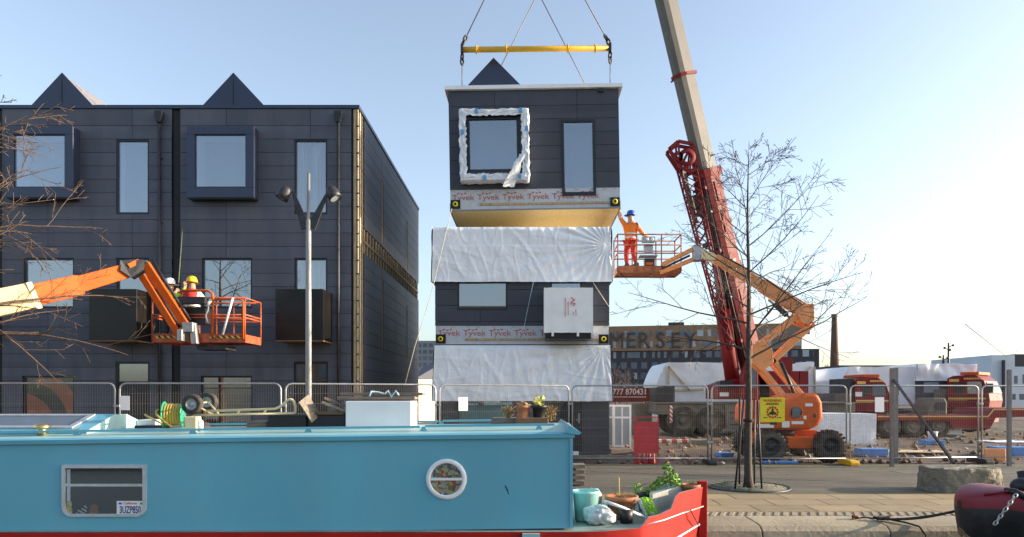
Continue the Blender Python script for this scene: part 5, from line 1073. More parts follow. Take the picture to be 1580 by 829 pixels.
for t_ in (.1, .22, .3, .42, .5): MB().beam(at(t_) - sx_b * .39 + ub * .1, at(t_ + .05) - sx_b * .39 + ub * .1, .03, .2, up=ub).build('access_plate', 'dsteel' if t_ == .3 else 'red', cr)
# luffing ram, and the lattice fly jib stowed alongside
rb0, rm, rt = P(1133, 606, 30.6), P(1115, 478, 30.1), P(1105, 398, 29.8)
MB().tube([rb0, rm], .33, 14).build('luffing_ram', 'red', cr); MB().tube([rm, rt], .2, 14).build('ram_rod', 'steel', cr)
fj = MB(); A0, A1 = P(1049, 232, 28.9), P(1064, 226, 28.9); B0, B1 = P(1121, 520, 30.2), P(1127, 520, 30.2)
ofs = [Vector((0, -.2, 0)), Vector((0, .25, 0))]
cs = [(P(1047, 262, 28.9) , P(1122, 540, 30.2)), (P(1072, 258, 28.9), P(1129, 540, 30.2))]
for a, b in cs:
    for o_ in ofs: fj.tube([a + o_, b + o_ * .7], .045, 6)
nseg = 15
for i in range(nseg):
    t, t2 = i / nseg, (i + 1) / nseg
    for o_ in ofs:
        fj.tube([cs[0][0].lerp(cs[0][1], t) + o_, cs[1][0].lerp(cs[1][1], t2) + o_], .022, 5); fj.tube([cs[1][0].lerp(cs[1][1], t) + o_, cs[0][0].lerp(cs[0][1], t2) + o_], .022, 5)
    fj.tube([cs[0][0].lerp(cs[0][1], t) + ofs[0], cs[0][0].lerp(cs[0][1], t2) + ofs[1]], .022, 5)
fj.build('fly_jib', 'red', cr)
hp2 = [P(x, y, 28.9) for x, y in ((1030, 234), (1044, 222), (1066, 226), (1074, 262), (1062, 268), (1048, 262))]
n_ = 6; hm_ = MB()
for yo in (-.28, .2):
    for i in range(n_): hm_.beam(hp2[i] + Vector((0, yo, 0)), hp2[(i + 1) % n_] + Vector((0, yo, 0)), .06, .14)
    for a, b in ((1, 5), (2, 5), (2, 4), (0, 4)): hm_.beam(hp2[a] + Vector((0, yo, 0)), hp2[b] + Vector((0, yo, 0)), .05, .08)
hm_.build('jib_head', 'red', cr)
MB().lathe([(.2, -.06), (.36, -.06), (.36, .06), (.2, .06), (.2, -.06)], P(1060, 243, 28.6), (0, 1, 0), 20, cap=False).build('sheave', 'red', cr); MB().lathe([(.1, -.06), (.22, -.06), (.22, .06), (.1, .06), (.1, -.06)], P(1046, 242, 28.6), (0, 1, 0), 20, cap=False).build('sheave', 'red', cr)
MB().beam(P(1053, 262, 28.8), P(1075, 345, 29.2), .1, .22).build('jib_cylinder', 'black', cr); MB().box(cxp(1098), cxp(1111), 30.0, 30.4, czp(468), czp(455)).build('jib_clamp', 'black', cr)
MB().tube([tip + ub * .5 + sx_b * .3, at(.56) + ub * .9 + sx_b * .4], .012, 5).build('hoist_rope', 'wirerope', cr)
# hook block, slings and spreader bar above the hanging module
HA = P(820, -150, 20.4); HB = P(830.5, -11, 21.0); HB.x = (830.5 - VX) * 21 / F
hk = thing('hook_block', 'crane hook block above the hanging module, above the top edge of the photo', 'hook block', HA)
MB().lathe([(.05, .1), (.3, .2), (.32, .7), (.2, .9)], HA, n=16).build('block', 'yellow', hk); MB().tube([HA + Vector((0, 0, .15)), HA + Vector((.0, 0, -.05)), HA + Vector((.08, 0, -.12))], .05, 8).build('hook', 'dsteel', hk)
MB().tube([HA + Vector((0, 0, .9)), tip], .02, 6).build('hoist_rope', 'wirerope', hk)
SB = 20.05; sbx = lambda px: (px - VX) * SB / F; sbz = lambda py: EYE + (HY - py) * SB / F
sp = thing('spreader_bar', 'yellow spreader bar hanging level above the lifted module', 'spreader bar', (sbx(827), SB, sbz(76)))
MB().tube([(sbx(713), SB, sbz(77)), (sbx(942), SB, sbz(74.5))], .082, 14).build('bar', 'yellow', sp)
for px in (735, 781, 876, 918): MB().lathe([(.085, -.025), (.125, -.02), (.125, .02), (.085, .025)], (sbx(px), SB, sbz(77 - (px - 713) * .011)), (1, 0, 0), 14).build('collar', 'yellow', sp)
for px, py in ((713, 77), (941, 74.5)):
    MB().box(sbx(px) - .035, sbx(px) + .035, SB - .11, SB + .11, sbz(py + 6), sbz(py - 6)).build('end_plate', 'dsteel', sp); 
def chain(mb, a, b, s=.09, r=.012):
    a, b = Vector(a), Vector(b); n = max(2, int((b - a).length / (s * .75))); d = (b - a).normalized(); u = d.orthogonal().normalized(); w_ = d.cross(u)
    for i in range(n):
        c = a.lerp(b, (i + .5) / n); q = u if i % 2 else w_
        mb.tube([c + d * (math.cos(t) * s * .5) + q * (math.sin(t) * s * .27) for t in [2 * math.pi * k / 8 for k in range(8)]], r, 5, closed=True)
slg = [('left', (sbx(713), SB, sbz(70)), HA, (701 + 12, 84), 'front left sling'), ('right', (sbx(940.5), SB, sbz(68)), HA, None, 'front right sling')]
for nm, a, b, _, l in slg:
    a = Vector(a); d = (Vector(b) - a); r = thing('lifting_sling', 'steel sling rising from the %s end of the yellow spreader bar' % nm, 'sling', a, 'slings under the crane hook')
    MB().tube([a + d * .055, b], .016, 6).build('cable', 'wirerope', r); m_ = MB(); chain(m_, a, a + d * .06, .2, .03); m_.build('shackle', 'dsteel', r)
for nm, px, top_, bot, l in (('left', 713, 84, 136, ''), ('right', 941.5, 82, 133, '')):
    a = Vector((sbx(px), SB, sbz(top_))); b = Vector((sbx(px), SB, sbz(bot))); r = thing('drop_chain', 'drop chain from the %s end of the yellow spreader bar to the module roof' % nm, 'chain', b, 'chains down to the module roof')
    m_ = MB(); chain(m_, a, a.lerp(b, .3), .2, .028); m_.build('shackle', 'dsteel', r); MB().tube([a.lerp(b, .28), b], .014, 6).build('cable', 'wirerope', r)
for nm, px in (('left', 734), ('right', 928)):
    b = Vector(((px - VX) * 22 / F, 22, 10.8)); r = MB().tube([HB, b], .014, 6).build('lifting_sling', 'wirerope', None, loc=b); tag(r, 'thin inner sling running down behind the spreader bar, to the %s of the module roof' % nm, 'sling', 'slings under the crane hook')
o = MB().tube([HB, HA], .02, 6).lathe([(.03, -.1), (.06, -.05), (.03, .02)], HB).build('lifting_link', 'dsteel', None, loc=HB); tag(o, 'steel link joining the inner slings below the hook block', 'lifting link')
# tag lines
pl_ = [P(697, 322, 19.6), P(690, 352, 19.1), P(665, 455, 18.6), P(640, 535, 18.2), P(624, 596, 18.0)]
o = MB().tube(pl_, .009, 5).build('tag_line', 'strap', None, loc=pl_[0]); tag(o, 'pale tag line running down from the left corner of the hanging module', 'rope')
pl2 = sag(P(823, 436, 19.35), P(806, 520, 19.1), -.05, 8); o = MB().tube(pl2, .006, 4).build('tag_line', 'bluerope', None, loc=pl2[0]); tag(o, 'thin blue cord hanging down before the middle module', 'rope')
pl3 = [P(915, 436, 19.3), P(940, 474, 19.3)]; o = MB().tube(pl3, .008, 4).build('tag_line', 'strap', None, loc=pl3[0]); tag(o, 'short pale cord right of the wrapped balcony', 'rope')
# ------------------------------------------------------------------ distance: brick block with its big letters, chimney, sheds
def far_block():
    x0, y0 = (880 - VX) * 190 / F, 190.0; x1, y1 = (1237 - VX) * 179 / F, 179.0; d = Vector((x1 - x0, y1 - y0, 0)); W = d.length; d.normalize(); n = Vector((d.y, -d.x, 0))
    zt = EYE + (HY - 498.5) * 179 / F; zm = EYE + (HY - 540) * 183 / F
    root = thing('apartment_block', 'far apartment block, brown brick above and black brick below, big dark letters across it', 'apartment block', Vector((x0, y0, 0)) + d * W / 2)
    T = lambda s, o, z: Vector((x0, y0, 0)) + d * s - n * o + Vector((0, 0, z))
    def slab(name, m, s0, s1, o0, o1, z0, z1):
        mb = MB(); vs = [T(s, o, z) for z in (z0, z1) for s, o in ((s0, o0), (s1, o0), (s1, o1), (s0, o1))]; mb.add(vs, [(0, 3, 2, 1), (4, 5, 6, 7), (0, 1, 5, 4), (1, 2, 6, 5), (2, 3, 7, 6), (3, 0, 4, 7)]); return mb.build(name, m, root)
    slab('upper_wall', 'farbrick', 0, W, 0, 16, zm, zt); slab('lower_wall', 'fardark', 0, W + 4, .3, 16, 0, zm - .01); slab('stair_tower', 'fardark', W * .44, W * .44 + 4.2, 3, 8, zt, zt + 1.1)
    slab('lower_wing', 'fardark', W + 4.0, W + 4.4, .3, 16, 0, zm - .01)
    rng = random.Random(8); shared = {}; stuff = MB(); nsep = 0; st = 2.87; allw = []
    for fl in range(8):
        zc = zt - 2.2 - fl * st
        if zc < 1: break
        s = .9 + rng.random()
        while s < W + (3 if zc < zm else -1):
            k = rng.random(); w_, h_ = (.75, 1.7) if k < .5 else ((1.6, 1.7) if k < .85 else (3.4, 1.6)); w_ = min(w_, W + 3 - s)
            allw.append((s, zc, w_, h_)); s += w_ + rng.choice((.7, .95, 1.2, 1.6))
    vis = [q for q in allw if ((942 - VX) / F) < (T(q[0], 0, 0).x / T(q[0], 0, 0).y)]; vis.sort(key=lambda q: -q[1]); keep = set(vis[:99])
    for q in allw:
        s, zc, w_, h_ = q; mb = MB() if q in keep else stuff; o = .0 if zc > zm else .3
        mb.cur = rng.choice((0, 0, 1)); vs = [T(a, o - b, c) for c in (zc - h_ / 2, zc + h_ / 2) for a, b in ((s, .03), (s + w_, .03), (s + w_, -.05), (s, -.05))]
        mb.add(vs, [(0, 3, 2, 1), (4, 5, 6, 7), (0, 1, 5, 4), (1, 2, 6, 5), (2, 3, 7, 6), (3, 0, 4, 7)])
        if q in keep: mb.build('window', ['fglass', 'fglass2'], root)
    w_ = stuff.build('window', ['fglass', 'fglass2'], root); w_['kind'] = 'stuff'
    for ch, px in zip('MERSEY', (951, 973, 993, 1019, 1042, 1065)):
        pxs = (px - VX) / F; s = (pxs * y0 - x0) / (d.x - pxs * d.y); zc = EYE + (HY - 526.5) * (y0 + d.y * s) / F
        MB().text(ch, 6.1, T(s, -.2, zc), ux=d, uz=(0, 0, 1), depth=.12, sx=.95).build('letter', 'farletter', root)
far_block()
y = 150.0; cx = (1287.5 - VX) * y / F; ch = thing('brick_chimney', 'tall tapering brick mill chimney on a square base, far behind the site', 'chimney', (cx, y, 0))
zc = lambda py: EYE + (HY - py) * y / F; wv = lambda px: px * y / F
MB().lathe([(wv(7.2), zc(575)), (wv(4.2), zc(490)), (wv(5), zc(489)), (wv(5), zc(485)), (wv(3), zc(485))], (cx, y, 0), n=8).build('shaft', 'chimbrick', ch)
b = MB(); b.add([(cx + a * wv(k), y + c * wv(k), z) for z, k in ((0, 14), (zc(576), 9)) for a, c in ((-1, -1), (1, -1), (1, 1), (-1, 1))], [(0, 1, 5, 4), (1, 2, 6, 5), (2, 3, 7, 6), (3, 0, 4, 7), (4, 5, 6, 7)]); b.build('base', 'chimbrick', ch)
def shed(name, label, px0, px1, pyt, D, dep, m, cap=None, wins=()):
    x0, x1 = (px0 - VX) * D / F, (px1 - VX) * D / F; zt = EYE + (HY - pyt) * D / F
    r = thing(name, label, 'building', ((x0 + x1) / 2, D, 0)); MB().box(x0, x1, D, D + dep, 0, zt).build('wall', m, r)
    if cap: MB().box(x0 - .15, x1 + .15, D - .15, D + dep, zt + .003, zt + .25).build('roof', cap, r)
    for (a, b_, c, e) in wins: MB().box((a - VX) * D / F, (b_ - VX) * D / F, D - .03, D + .1, EYE + (HY - e) * D / F, EYE + (HY - c) * D / F).build('window', 'fglass', r)
    return r
shed('long_shed', 'long low grey shed behind the chimney and the red lorries', 1296, 1512, 566, 125, 20, 'greypanel', 'slate')
shed('pale_building', 'pale blue-grey panelled building at the right edge, low wing', 1505, 1532, 569, 84, 14, 'palewall', 'greypanel')
r = shed('pale_building', 'tall pale panelled building with small windows and a black upper storey, at the right edge', 1529, 1640, 566, 80, 16, 'palewall', None, [(1565, 1570, 580, 592), (1578, 1584, 578, 592), (1562, 1567, 608, 617), (1573, 1580, 608, 617), (1600, 1608, 580, 592)])
MB().box((1530 - VX) * 80 / F, (1566 - VX) * 80 / F, 80.0 + .02, 92, EYE + (HY - 566) * 80 / F + .005, EYE + (HY - 548) * 80 / F).build('upper_storey', 'palewall', r); MB().box((1566.2 - VX) * 80 / F, (1640 - VX) * 80 / F, 80.1, 92, EYE + (HY - 566) * 80 / F + .005, EYE + (HY - 546.5) * 80 / F).build('upper_storey', 'fardark', r); MB().box((1545 - VX) * 80 / F, (1547.5 - VX) * 80 / F, 79.6, 79.95, 0, EYE + (HY - 556) * 80 / F).build('flue', 'fardark', r)
r = shed('flats', 'grey block of flats between the terrace and the stacked modules', 640, 690, 526, 110, 14, 'greypanel', None, [(644 + 9 * i, 650 + 9 * i, 530 + 10 * j, 536 + 10 * j) for i in range(4) for j in range(4)])
# small cream house, sunlit gable end
y = 44.0; X = lambda px: (px - VX) * y / F; Z = lambda py: EYE + (HY - py) * y / F
r = thing('cottage', 'small cream rendered house with a dark roof, between the terrace and the stacked modules', 'house', (X(655), y, 0))
cw_ = MB().add([(X(640), y, 0), (X(676), y + 2.6, 0), (X(676), y + 8, 0), (X(640), y + 8, 0), (X(640), y, Z(585)), (X(676), y + 2.6, Z(585)), (X(676), y + 8, Z(585)), (X(640), y + 8, Z(585))], [(0, 1, 5, 4), (1, 2, 6, 5), (2, 3, 7, 6), (3, 0, 4, 7), (4, 5, 6, 7)]).build('wall', 'render', r)
MB().add([(X(640), y - .1, Z(585)), (X(673), y + 2.3, Z(585)), (X(676), y + 8, Z(585)), (X(640), y + 8, Z(585)), (X(640), y + 4, Z(560)), (X(668), y + 3, Z(560))], [(0, 1, 5, 4), (1, 2, 5), (2, 3, 4, 5), (3, 0, 4)]).build('roof', 'slate', r)
# multi-armed light mast and far tower crane
y = 70.0; X = lambda px: (px - VX) * y / F; Z = lambda py: EYE + (HY - py) * y / F
ml = thing('light_mast', 'light mast with clustered round lamps, far behind the white wrapped module', 'light mast', (X(1462), y, 0)); MB().tube([(X(1463.5), y, 0), (X(1463.5), y, Z(529))], [.16, .08], 8).build('pole', 'dsteel', ml)
MB().tube([(X(1455.5), y, 0), (X(1455.5), y, Z(548))], [.14, .07], 8).build('pole', 'dsteel', ml)
for px, py, bx_ in ((1457.5, 537, 1463.5), (1470.5, 533, 1463.5), (1466, 540, 1463.5), (1450, 551, 1455.5), (1462, 552.5, 1455.5), (1455.5, 558, 1455.5)):
    MB().tube([(X(px), y, Z(py)), (X(bx_), y, Z(py + 3))], .04, 5).build('arm', 'dsteel', ml); MB().ball((X(px), y, Z(py)), .13, .13, .12).build('lamp', 'black', ml)
y = 260.0; X = lambda px: (px - VX) * y / F; Z = lambda py: EYE + (HY - py) * y / F
tc = thing('tower_crane', 'faint luffing jib of a far crane above the pale building', 'crane', (X(1552), y, 0)); m_ = MB()
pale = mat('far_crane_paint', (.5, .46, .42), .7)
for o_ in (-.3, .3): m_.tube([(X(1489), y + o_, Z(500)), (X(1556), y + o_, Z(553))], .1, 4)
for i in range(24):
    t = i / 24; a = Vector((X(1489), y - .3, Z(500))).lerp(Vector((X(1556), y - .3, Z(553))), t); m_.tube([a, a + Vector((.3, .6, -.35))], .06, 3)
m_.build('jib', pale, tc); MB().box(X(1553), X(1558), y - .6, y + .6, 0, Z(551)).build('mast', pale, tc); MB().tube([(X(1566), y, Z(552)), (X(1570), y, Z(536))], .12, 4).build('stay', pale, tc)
for px, D, h, sd, l in ((950, 60, 4.2, 31, 'small bare tree far behind the red phone number board'), (968, 75, 4.6, 33, 'small bare tree far left of the white wrapped module'), (1262, 110, 6.0, 37, 'bare tree left of the chimney base'), (1275, 130, 7.5, 39, 'bare tree just at the foot of the chimney'), (1306, 120, 6.2, 41, 'bare tree right of the chimney base')):
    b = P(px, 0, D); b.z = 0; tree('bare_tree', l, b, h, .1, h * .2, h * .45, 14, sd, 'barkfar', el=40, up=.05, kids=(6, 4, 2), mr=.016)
# ------------------------------------------------------------------ wrapped modules, lorries and things on the site
def wrapped(name, label, x0, x1, y0, y1, z0, z1, m='tarp', seed=0, chamf=0., batt=(), amp=.05, group=None):
    r = thing(name, label, 'wrapped load' if name != 'wrapped_pallet' else 'pallet', ((x0 + x1) / 2, y0, z0), group); nu, nv = 48, 22
    mb = MB()
    def fn(u, v):
        x = x0 + (x1 - x0) * u; z = z0 + (z1 - z0) * v
        if chamf and u < chamf * 2.2 and v > .6: z = min(z, z1 - (z1 - z0) * .35 * max(0, 1 - u / (chamf * 2.2)) ** 1.5)
        return (x, y0 + amp * nz(x * 1.1, z * 1.4, seed) + amp * .6 * nz(x * 3, z * 2, seed + 2), z + (amp * nz(x * .8, seed) if v > .97 else 0))
    mb.grid(nu, nv, fn); n0 = nv * (nu + 1)
    top = [fn(i / nu, 1) for i in range(nu + 1)]; mb.add(top + [(a, y1, c) for a, b, c in top], [(i, i + 1, nu + 2 + i, nu + 1 + i) for i in range(nu)], True)
    mb.grid(8, 8, lambda u, v: (x1 + amp * nz(u * 4, v * 4, seed + 4) * (0 < u), y0 + (y1 - y0) * u + (amp * nz(x1 * 1.1, (z0 + (z1 - z0) * v) * 1.4, seed) + amp * .6 * nz(x1 * 3, (z0 + (z1 - z0) * v) * 2, seed + 2) if u == 0 else 0), z0 + (z1 - z0) * v))
    mb.grid(8, 8, lambda u, v: (x0, y1 + (y0 - y1) * u, z0 + (fn(0, 1)[2] - z0) * v)); mb.build('wrapping', m, r)
    for a, b in batt: MB().beam((a[0], y0 - amp - .03, a[1]), (b[0], y0 - amp - .03, b[1]), .05, .1, up=(0, 0, 1) if abs(a[0] - b[0]) > .01 else (1, 0, 0)).build('batten', 'timber2', r)
    return r
y = 38.0; X = lambda px: (px - VX) * y / F; Z = lambda py: EYE + (HY - py) * y / F
wrapped('wrapped_module', 'long white wrapped house module behind the red crane, with timber battens', X(1014), X(1256), y, y + 4.5, .5, Z(559.5), seed=2, chamf=.03, batt=(((X(1031), Z(620)), (X(1031), Z(565))), ((X(1031), Z(566)), (X(1063), Z(602))), ((X(1031), Z(603)), (X(1085), Z(601))), ((X(1226), Z(594)), (X(1250), Z(566))), ((X(1256), Z(620)), (X(1256), Z(566)))), group='white wrapped house modules')
y = 35.5; X = lambda px: (px - VX) * y / F; Z = lambda py: EYE + (HY - py) * y / F
wrapped('wrapped_module', 'white wrapped house module on the red low loader, behind the lorry cabs', X(1297), X(1414), y, y + 4.5, 1.3, Z(566), seed=5, chamf=.06, group='white wrapped house modules')
w2 = wrapped('wrapped_module', 'dark house module under a wrinkled white sheet, left of the right hand lorry cab', X(1411), X(1503), y - .2, y + 4.5, Z(588), Z(562), seed=9, amp=.12, group='white wrapped house modules')
MB().box(X(1412), X(1470), y - .05, y + 4.4, Z(625), Z(587)).build('cladding', 'clad', w2); MB().box(X(1424), X(1447), y - .09, y, Z(606), Z(590)).build('window', 'fglass2', w2)
y = 26.0; X = lambda px: (px - VX) * y / F; Z = lambda py: EYE + (HY - py) * y / F
wrapped('wrapped_pallet', 'low white wrapped stack on the ground between the orange lift and the lorry', X(1264), X(1352), y, y + 1.4, gz(X(1300), y), Z(638.5), 'crumple', 3, amp=.03)
wrapped('wrapped_pallet', 'small clear wrapped pallet under the red gooseneck at the right', X(1531), X(1574), 29.5, 30.6, .1, EYE + (HY - 641) * 29.5 / F, 'crumple', 6, amp=.04)
def cab(root, x0, y0, z0, w_, h_, name='cab'):            # lorry cab facing +x
    p = [(0, 0), (w_, 0), (w_ + .06, .45), (w_ + .02, h_ * .48), (w_ - .18, h_ * .82), (w_ - .55, h_), (.25, h_ * .97), (0, h_ * .9)]
    c = MB().prism([(x0 + a, z0 + b) for a, b in p], y0, y0 + 2.4).build(name, 'truckred', root, bevel=.05, seg=3)
    MB().prism([(x0 + w_ * .5, z0 + h_ * .46), (x0 + w_ - .2, z0 + h_ * .46), (x0 + w_ - .3, z0 + h_ * .8), (x0 + w_ * .5, z0 + h_ * .8)], y0 - .012, y0 + .01).build('side_window', 'fglass', c)
    MB().prism([(x0 + w_ * .18, z0 + h_ * .46), (x0 + w_ * .42, z0 + h_ * .46), (x0 + w_ * .42, z0 + h_ * .78), (x0 + w_ * .18, z0 + h_ * .78)], y0 - .012, y0 + .01).build('side_window', 'black', c)
    MB().add([(x0 + w_ + .06, y0 + .12, z0 + h_ * .47), (x0 + w_ + .06, y0 + 2.28, z0 + h_ * .47), (x0 + w_ - .13, y0 + 2.2, z0 + h_ * .8), (x0 + w_ - .13, y0 + .2, z0 + h_ * .8)], [(0, 1, 2, 3)]).build('windscreen', 'screen', c)
    MB().box(x0 + w_ - .05, x0 + w_ + .25, y0 - .25, y0 - .08, z0 + h_ * .48, z0 + h_ * .74).build('mirror', 'black', c)
    MB().box(x0 + w_ * .3, x0 + w_ * .75, y0 + .2, y0 + 2.2, z0 + h_ + .0, z0 + h_ + .13).build('light_bar', 'orange', c)
    l = MB(); xx = x0 + w_ * .42
    while xx < x0 + w_ * .82: l.box(xx, xx + .085, y0 - .014, y0 - .002, z0 + h_ * .86, z0 + h_ * .91); xx += .11
    l.build('lettering', 'gold', c); MB().box(x0 + .06, x0 + w_ - .1, y0 - .014, y0 - .002, z0 + h_ * .3, z0 + h_ * .345).box(x0 + .06, x0 + w_ * .5, y0 - .014, y0 - .002, z0 + h_ * .27, z0 + h_ * .285).build('stripe', 'gold', c)
    MB().box(x0 + .1, x0 + w_ * .3, y0 - .014, y0 - .002, z0 + h_ * .8, z0 + h_ * .88).build('emblem', 'gold', c)
    return c
y = 31.5; X = lambda px: (px - VX) * y / F; Z = lambda py: EYE + (HY - py) * y / F
t1 = thing('lorry', 'red lorry whose cab is partly behind the braced fence post', 'lorry', (X(1345), y, 0), 'red haulage lorries')
cab(t1, X(1319), y, Z(636), X(1374) - X(1319), Z(582) - Z(636)); MB().box(X(1290), X(1372), y + .3, y + 2, .6, 1.0).build('chassis', 'dsteel', t1); MB().box(X(1312), X(1319), y + .1, y + 2.2, Z(632), Z(584)).build('exhaust_stack', 'black', t1); MB().box(X(1319.5), X(1330), y - .02, y - .013, Z(612), Z(605)).build('notice', 'paper', t1)
MB().box(X(1240), X(1318), y + .1, y + 2.3, Z(628), Z(622)).box(X(1290), X(1318), y + .1, y + 2.3, Z(620), Z(607)).build('flatbed', 'carrier', t1)
for px in (1300, 1352): wheel(t1, (X(px), y + .3, .52), .52, .35, rub='mrubber'); 
y = 34.0; X = lambda px: (px - VX) * y / F; Z = lambda py: EYE + (HY - py) * y / F
t2_ = thing('lorry', 'red lorry with a big windscreen and gold lettering, facing right', 'lorry', (X(1498), y, 0), 'red haulage lorries')
x_ = X(1498); cab(t2_, x_ - .75, y - 1.1, Z(632), 1.75, Z(579) - Z(632)); MB().box(x_ - 5, x_ + .9, y - .85, y + .85, .6, 1.0).build('chassis', 'dsteel', t2_); MB().box(x_ - .6, x_ + .95, y - 1.05, y + 1.05, .45, Z(631)).build('bumper', 'truckred', t2_, bevel=.03)
MB().box(x_ - 1.5, x_ - .9, y - .6, y + .7, 1.0, 2.1).build('engine_cover', 'carrier', t2_, bevel=.06)
for dx in (-3.6, .2): wheel(t2_, (x_ + dx, y - .95, .52), .52, .35, rub='rubber', rimm='dustrim'); wheel(t2_, (x_ + dx, y + .95, .52), .52, .35, rub='rubber', rimm='dustrim')
t2_.rotation_euler.z = -.82
gen = thing('generator', 'grey-green machine housing on the red low loader, between the two lorry cabs', 'generator', ((1439 - VX) * 30 / F, 30, 1.0)); X = lambda px: (px - VX) * 30 / F; Z = lambda py: EYE + (HY - py) * 30 / F
MB().prism([(X(1424), Z(641)), (X(1455), Z(641)), (X(1456), Z(622)), (X(1452), Z(614)), (X(1434), Z(614)), (X(1428), Z(626))], 29.7, 31).build('housing', 'carrier', gen, bevel=.06); MB().box(X(1437), X(1451), 29.67, 29.69, Z(634), Z(620)).build('vent', 'dsteel', gen)
y = 29.0; X = lambda px: (px - VX) * y / F; Z = lambda py: EYE + (HY - py) * y / F
tr = thing('low_loader_trailer', 'long dark red low loader trailer on three axles, with an orange stripe', 'trailer', (X(1440), y, 0))
MB().prism([(X(1352), Z(641)), (X(1523), Z(641)), (X(1532), Z(630)), (X(1640), Z(630)), (X(1640), Z(641)), (X(1537), Z(645)), (X(1528), Z(662)), (X(1468), Z(661)), (X(1465), Z(650)), (X(1352), Z(650))], y, y + 2.5).build('bed', 'truckred', tr, bevel=.02)
MB().prism([(X(1354), Z(642)), (X(1524), Z(642)), (X(1533), Z(631)), (X(1640), Z(631)), (X(1640), Z(632.6)), (X(1534), Z(632.6)), (X(1525), Z(643.8)), (X(1354), Z(643.8))], y - .006, y - .002).build('stripe', 'gold', tr)
for px in (1375, 1412, 1451): wheel(tr, (X(px), y + .25, .49), .5, .4, rub='rubber', rimm='dustrim'); wheel(tr, (X(px), y + 2.2, .49), .5, .4, rub='mrubber', rimm='carrier')
MB().box(X(1475), X(1515), y + .1, y + .2, .35, .42).build('side_guard', 'galv', tr)
# red board with the phone number, window frames, red barrier, red oddments
y = 32.5; X = lambda px: (px - VX) * y / F; Z = lambda py: EYE + (HY - py) * y / F
nb = thing('phone_number_board', 'red board with a white phone number, right of the stacked modules', 'sign', (X(965), y, 0))
MB().box(X(925), X(1002), y, y + .06, Z(620), Z(598.5)).build('board', 'truckred', nb); MB().text('0777 870431', .4, (X(969), y - .006, Z(605)), sx=.86, bold=.006).build('lettering', 'letter', nb)
l = MB(); xx = X(944); rng = random.Random(3)
while xx < X(996): l.box(xx, xx + .05, y - .006, y - .001, Z(613.5), Z(611.8) - .01 * rng.random()); xx += .075
l.build('small_print', 'letter', nb); MB().box(X(930), X(934), y + .07, y + .15, -.1, Z(600)).box(X(995), X(999), y + .07, y + .15, -.1, Z(600)).build('post', 'dsteel', nb)
o = MB().box(X(978), X(1003), y - .5, y + .8, 0, Z(622)).build('concrete_counterweight', 'concrete', None, bevel=.03, loc=(X(990), y, 0)); tag(o, 'plain grey concrete block under the phone number board', 'concrete block')
y = 25.0; X = lambda px: (px - VX) * y / F; Z = lambda py: EYE + (HY - py) * y / F
for i, (a, b, l) in enumerate(((946, 974, 'white window frame leaning in front of the phone number board, right one'), (936, 958, 'white window frame leaning behind another by the corner of the stacked modules'))):
    yy = y + i * .25; r = thing('window_frame', l, 'window frame', (X(a), yy, 0), 'white window frames on the site'); f = MB().ring(X(a), X(b), gz(X(a), yy), Z(625), .07, yy, yy + .07); f.box((X(a) + X(b)) / 2 - .025, (X(a) + X(b)) / 2 + .025, yy + .005, yy + .06, gz(X(a), yy) + .07, Z(629)).box(X(a) + .07, X(b) - .07, yy + .01, yy + .055, Z(646), Z(643)); f.build('frame', 'white', r); MB().box(X(a) + .06, X(b) - .06, yy + .03, yy + .036, gz(X(a), yy) + .05, Z(628)).build('pane', 'fglass2', r)
y = 17.95; X = lambda px: (px - VX) * y / F; Z = lambda py: EYE + (HY - py) * y / F
rbn = thing('red_barrier', 'red plastic barrier panel standing just behind the fence', 'barrier', (X(997), y, 0))
MB().ring(X(978), X(1016.5), Z(700), Z(643), .03, y, y + .04).build('frame', 'barrier', rbn); MB().box(X(978) + .03, X(1016.5) - .03, y + .012, y + .028, Z(700) + .03, Z(651)).build('panel', 'barrier', rbn)
for px in (979, 1015.5): MB().box(X(px) - .018, X(px) + .018, y - .005, y + .045, 0, Z(700)).build('leg', 'barrier', rbn)
for i, px in enumerate((986, 993, 999, 1004, 1010)):
    o = MB().lathe([(.05, 0), (.045, .04), (.03, .2), (.022, .3), (0, .31)], (X(px), y + .15 + .05 * (i % 2), -.01), n=12).build('site_peg', 'barrier', None, loc=(X(px), y + .15, 0)); tag(o, ['leftmost', 'second', 'middle', 'fourth', 'rightmost'][i] + ' of the red pegs standing under the red barrier', 'peg', 'red pegs under the barrier')
def lump(name, label, cat, px, D, w_, d_, h_, m, group=None, bev=.02, rz=0):
    b = Vector(((px - VX) * D / F, D, 0)); b.z = gz(b.x, D); o = MB().box(-w_ / 2, w_ / 2, -d_ / 2, d_ / 2, 0, h_).warp(lambda v: Vector((v.x, v.y, v.z)) + b).build(name, m, None, bevel=bev, loc=b); o.rotation_euler.z = rz; tag(o, label, cat, group); return o
G = 'blue blocks on the site'
lump('blue_block', 'blue block on the dirt left of the braced fence post', 'block', 1344, 20.6, .82, .5, .24, 'blueblock', G); lump('blue_block', 'blue block carrying the white tub, before the lorry wheels', 'block', 1437, 24.5, .7, .5, .2, 'blueblock', G)
lump('blue_block', 'large blue block at the right edge behind the fence', 'block', 1556, 20.6, 1.0, .5, .26, 'blueblock', G); lump('blue_block', 'low blue board lying behind the fence under the orange lift', 'block', 1203, 18.15, .9, .3, .07, 'blueblock', G); lump('blue_block', 'small torn blue bag on the dirt left of the muddy wheel', 'block', 1118, 20.6, .45, .35, .13, 'blueblock', G, rz=.3)
q = Vector(((1439 - VX) * 24.5 / F, 24.5, 0)); q.z = gz(q.x, q.y) + .2; o = MB().lathe([(.13, 0), (.17, .28), (.18, .3), (.15, .3)], q, n=18).build('white_tub', 'white', None, loc=q); tag(o, 'white tub standing on a blue block before the lorry', 'tub')
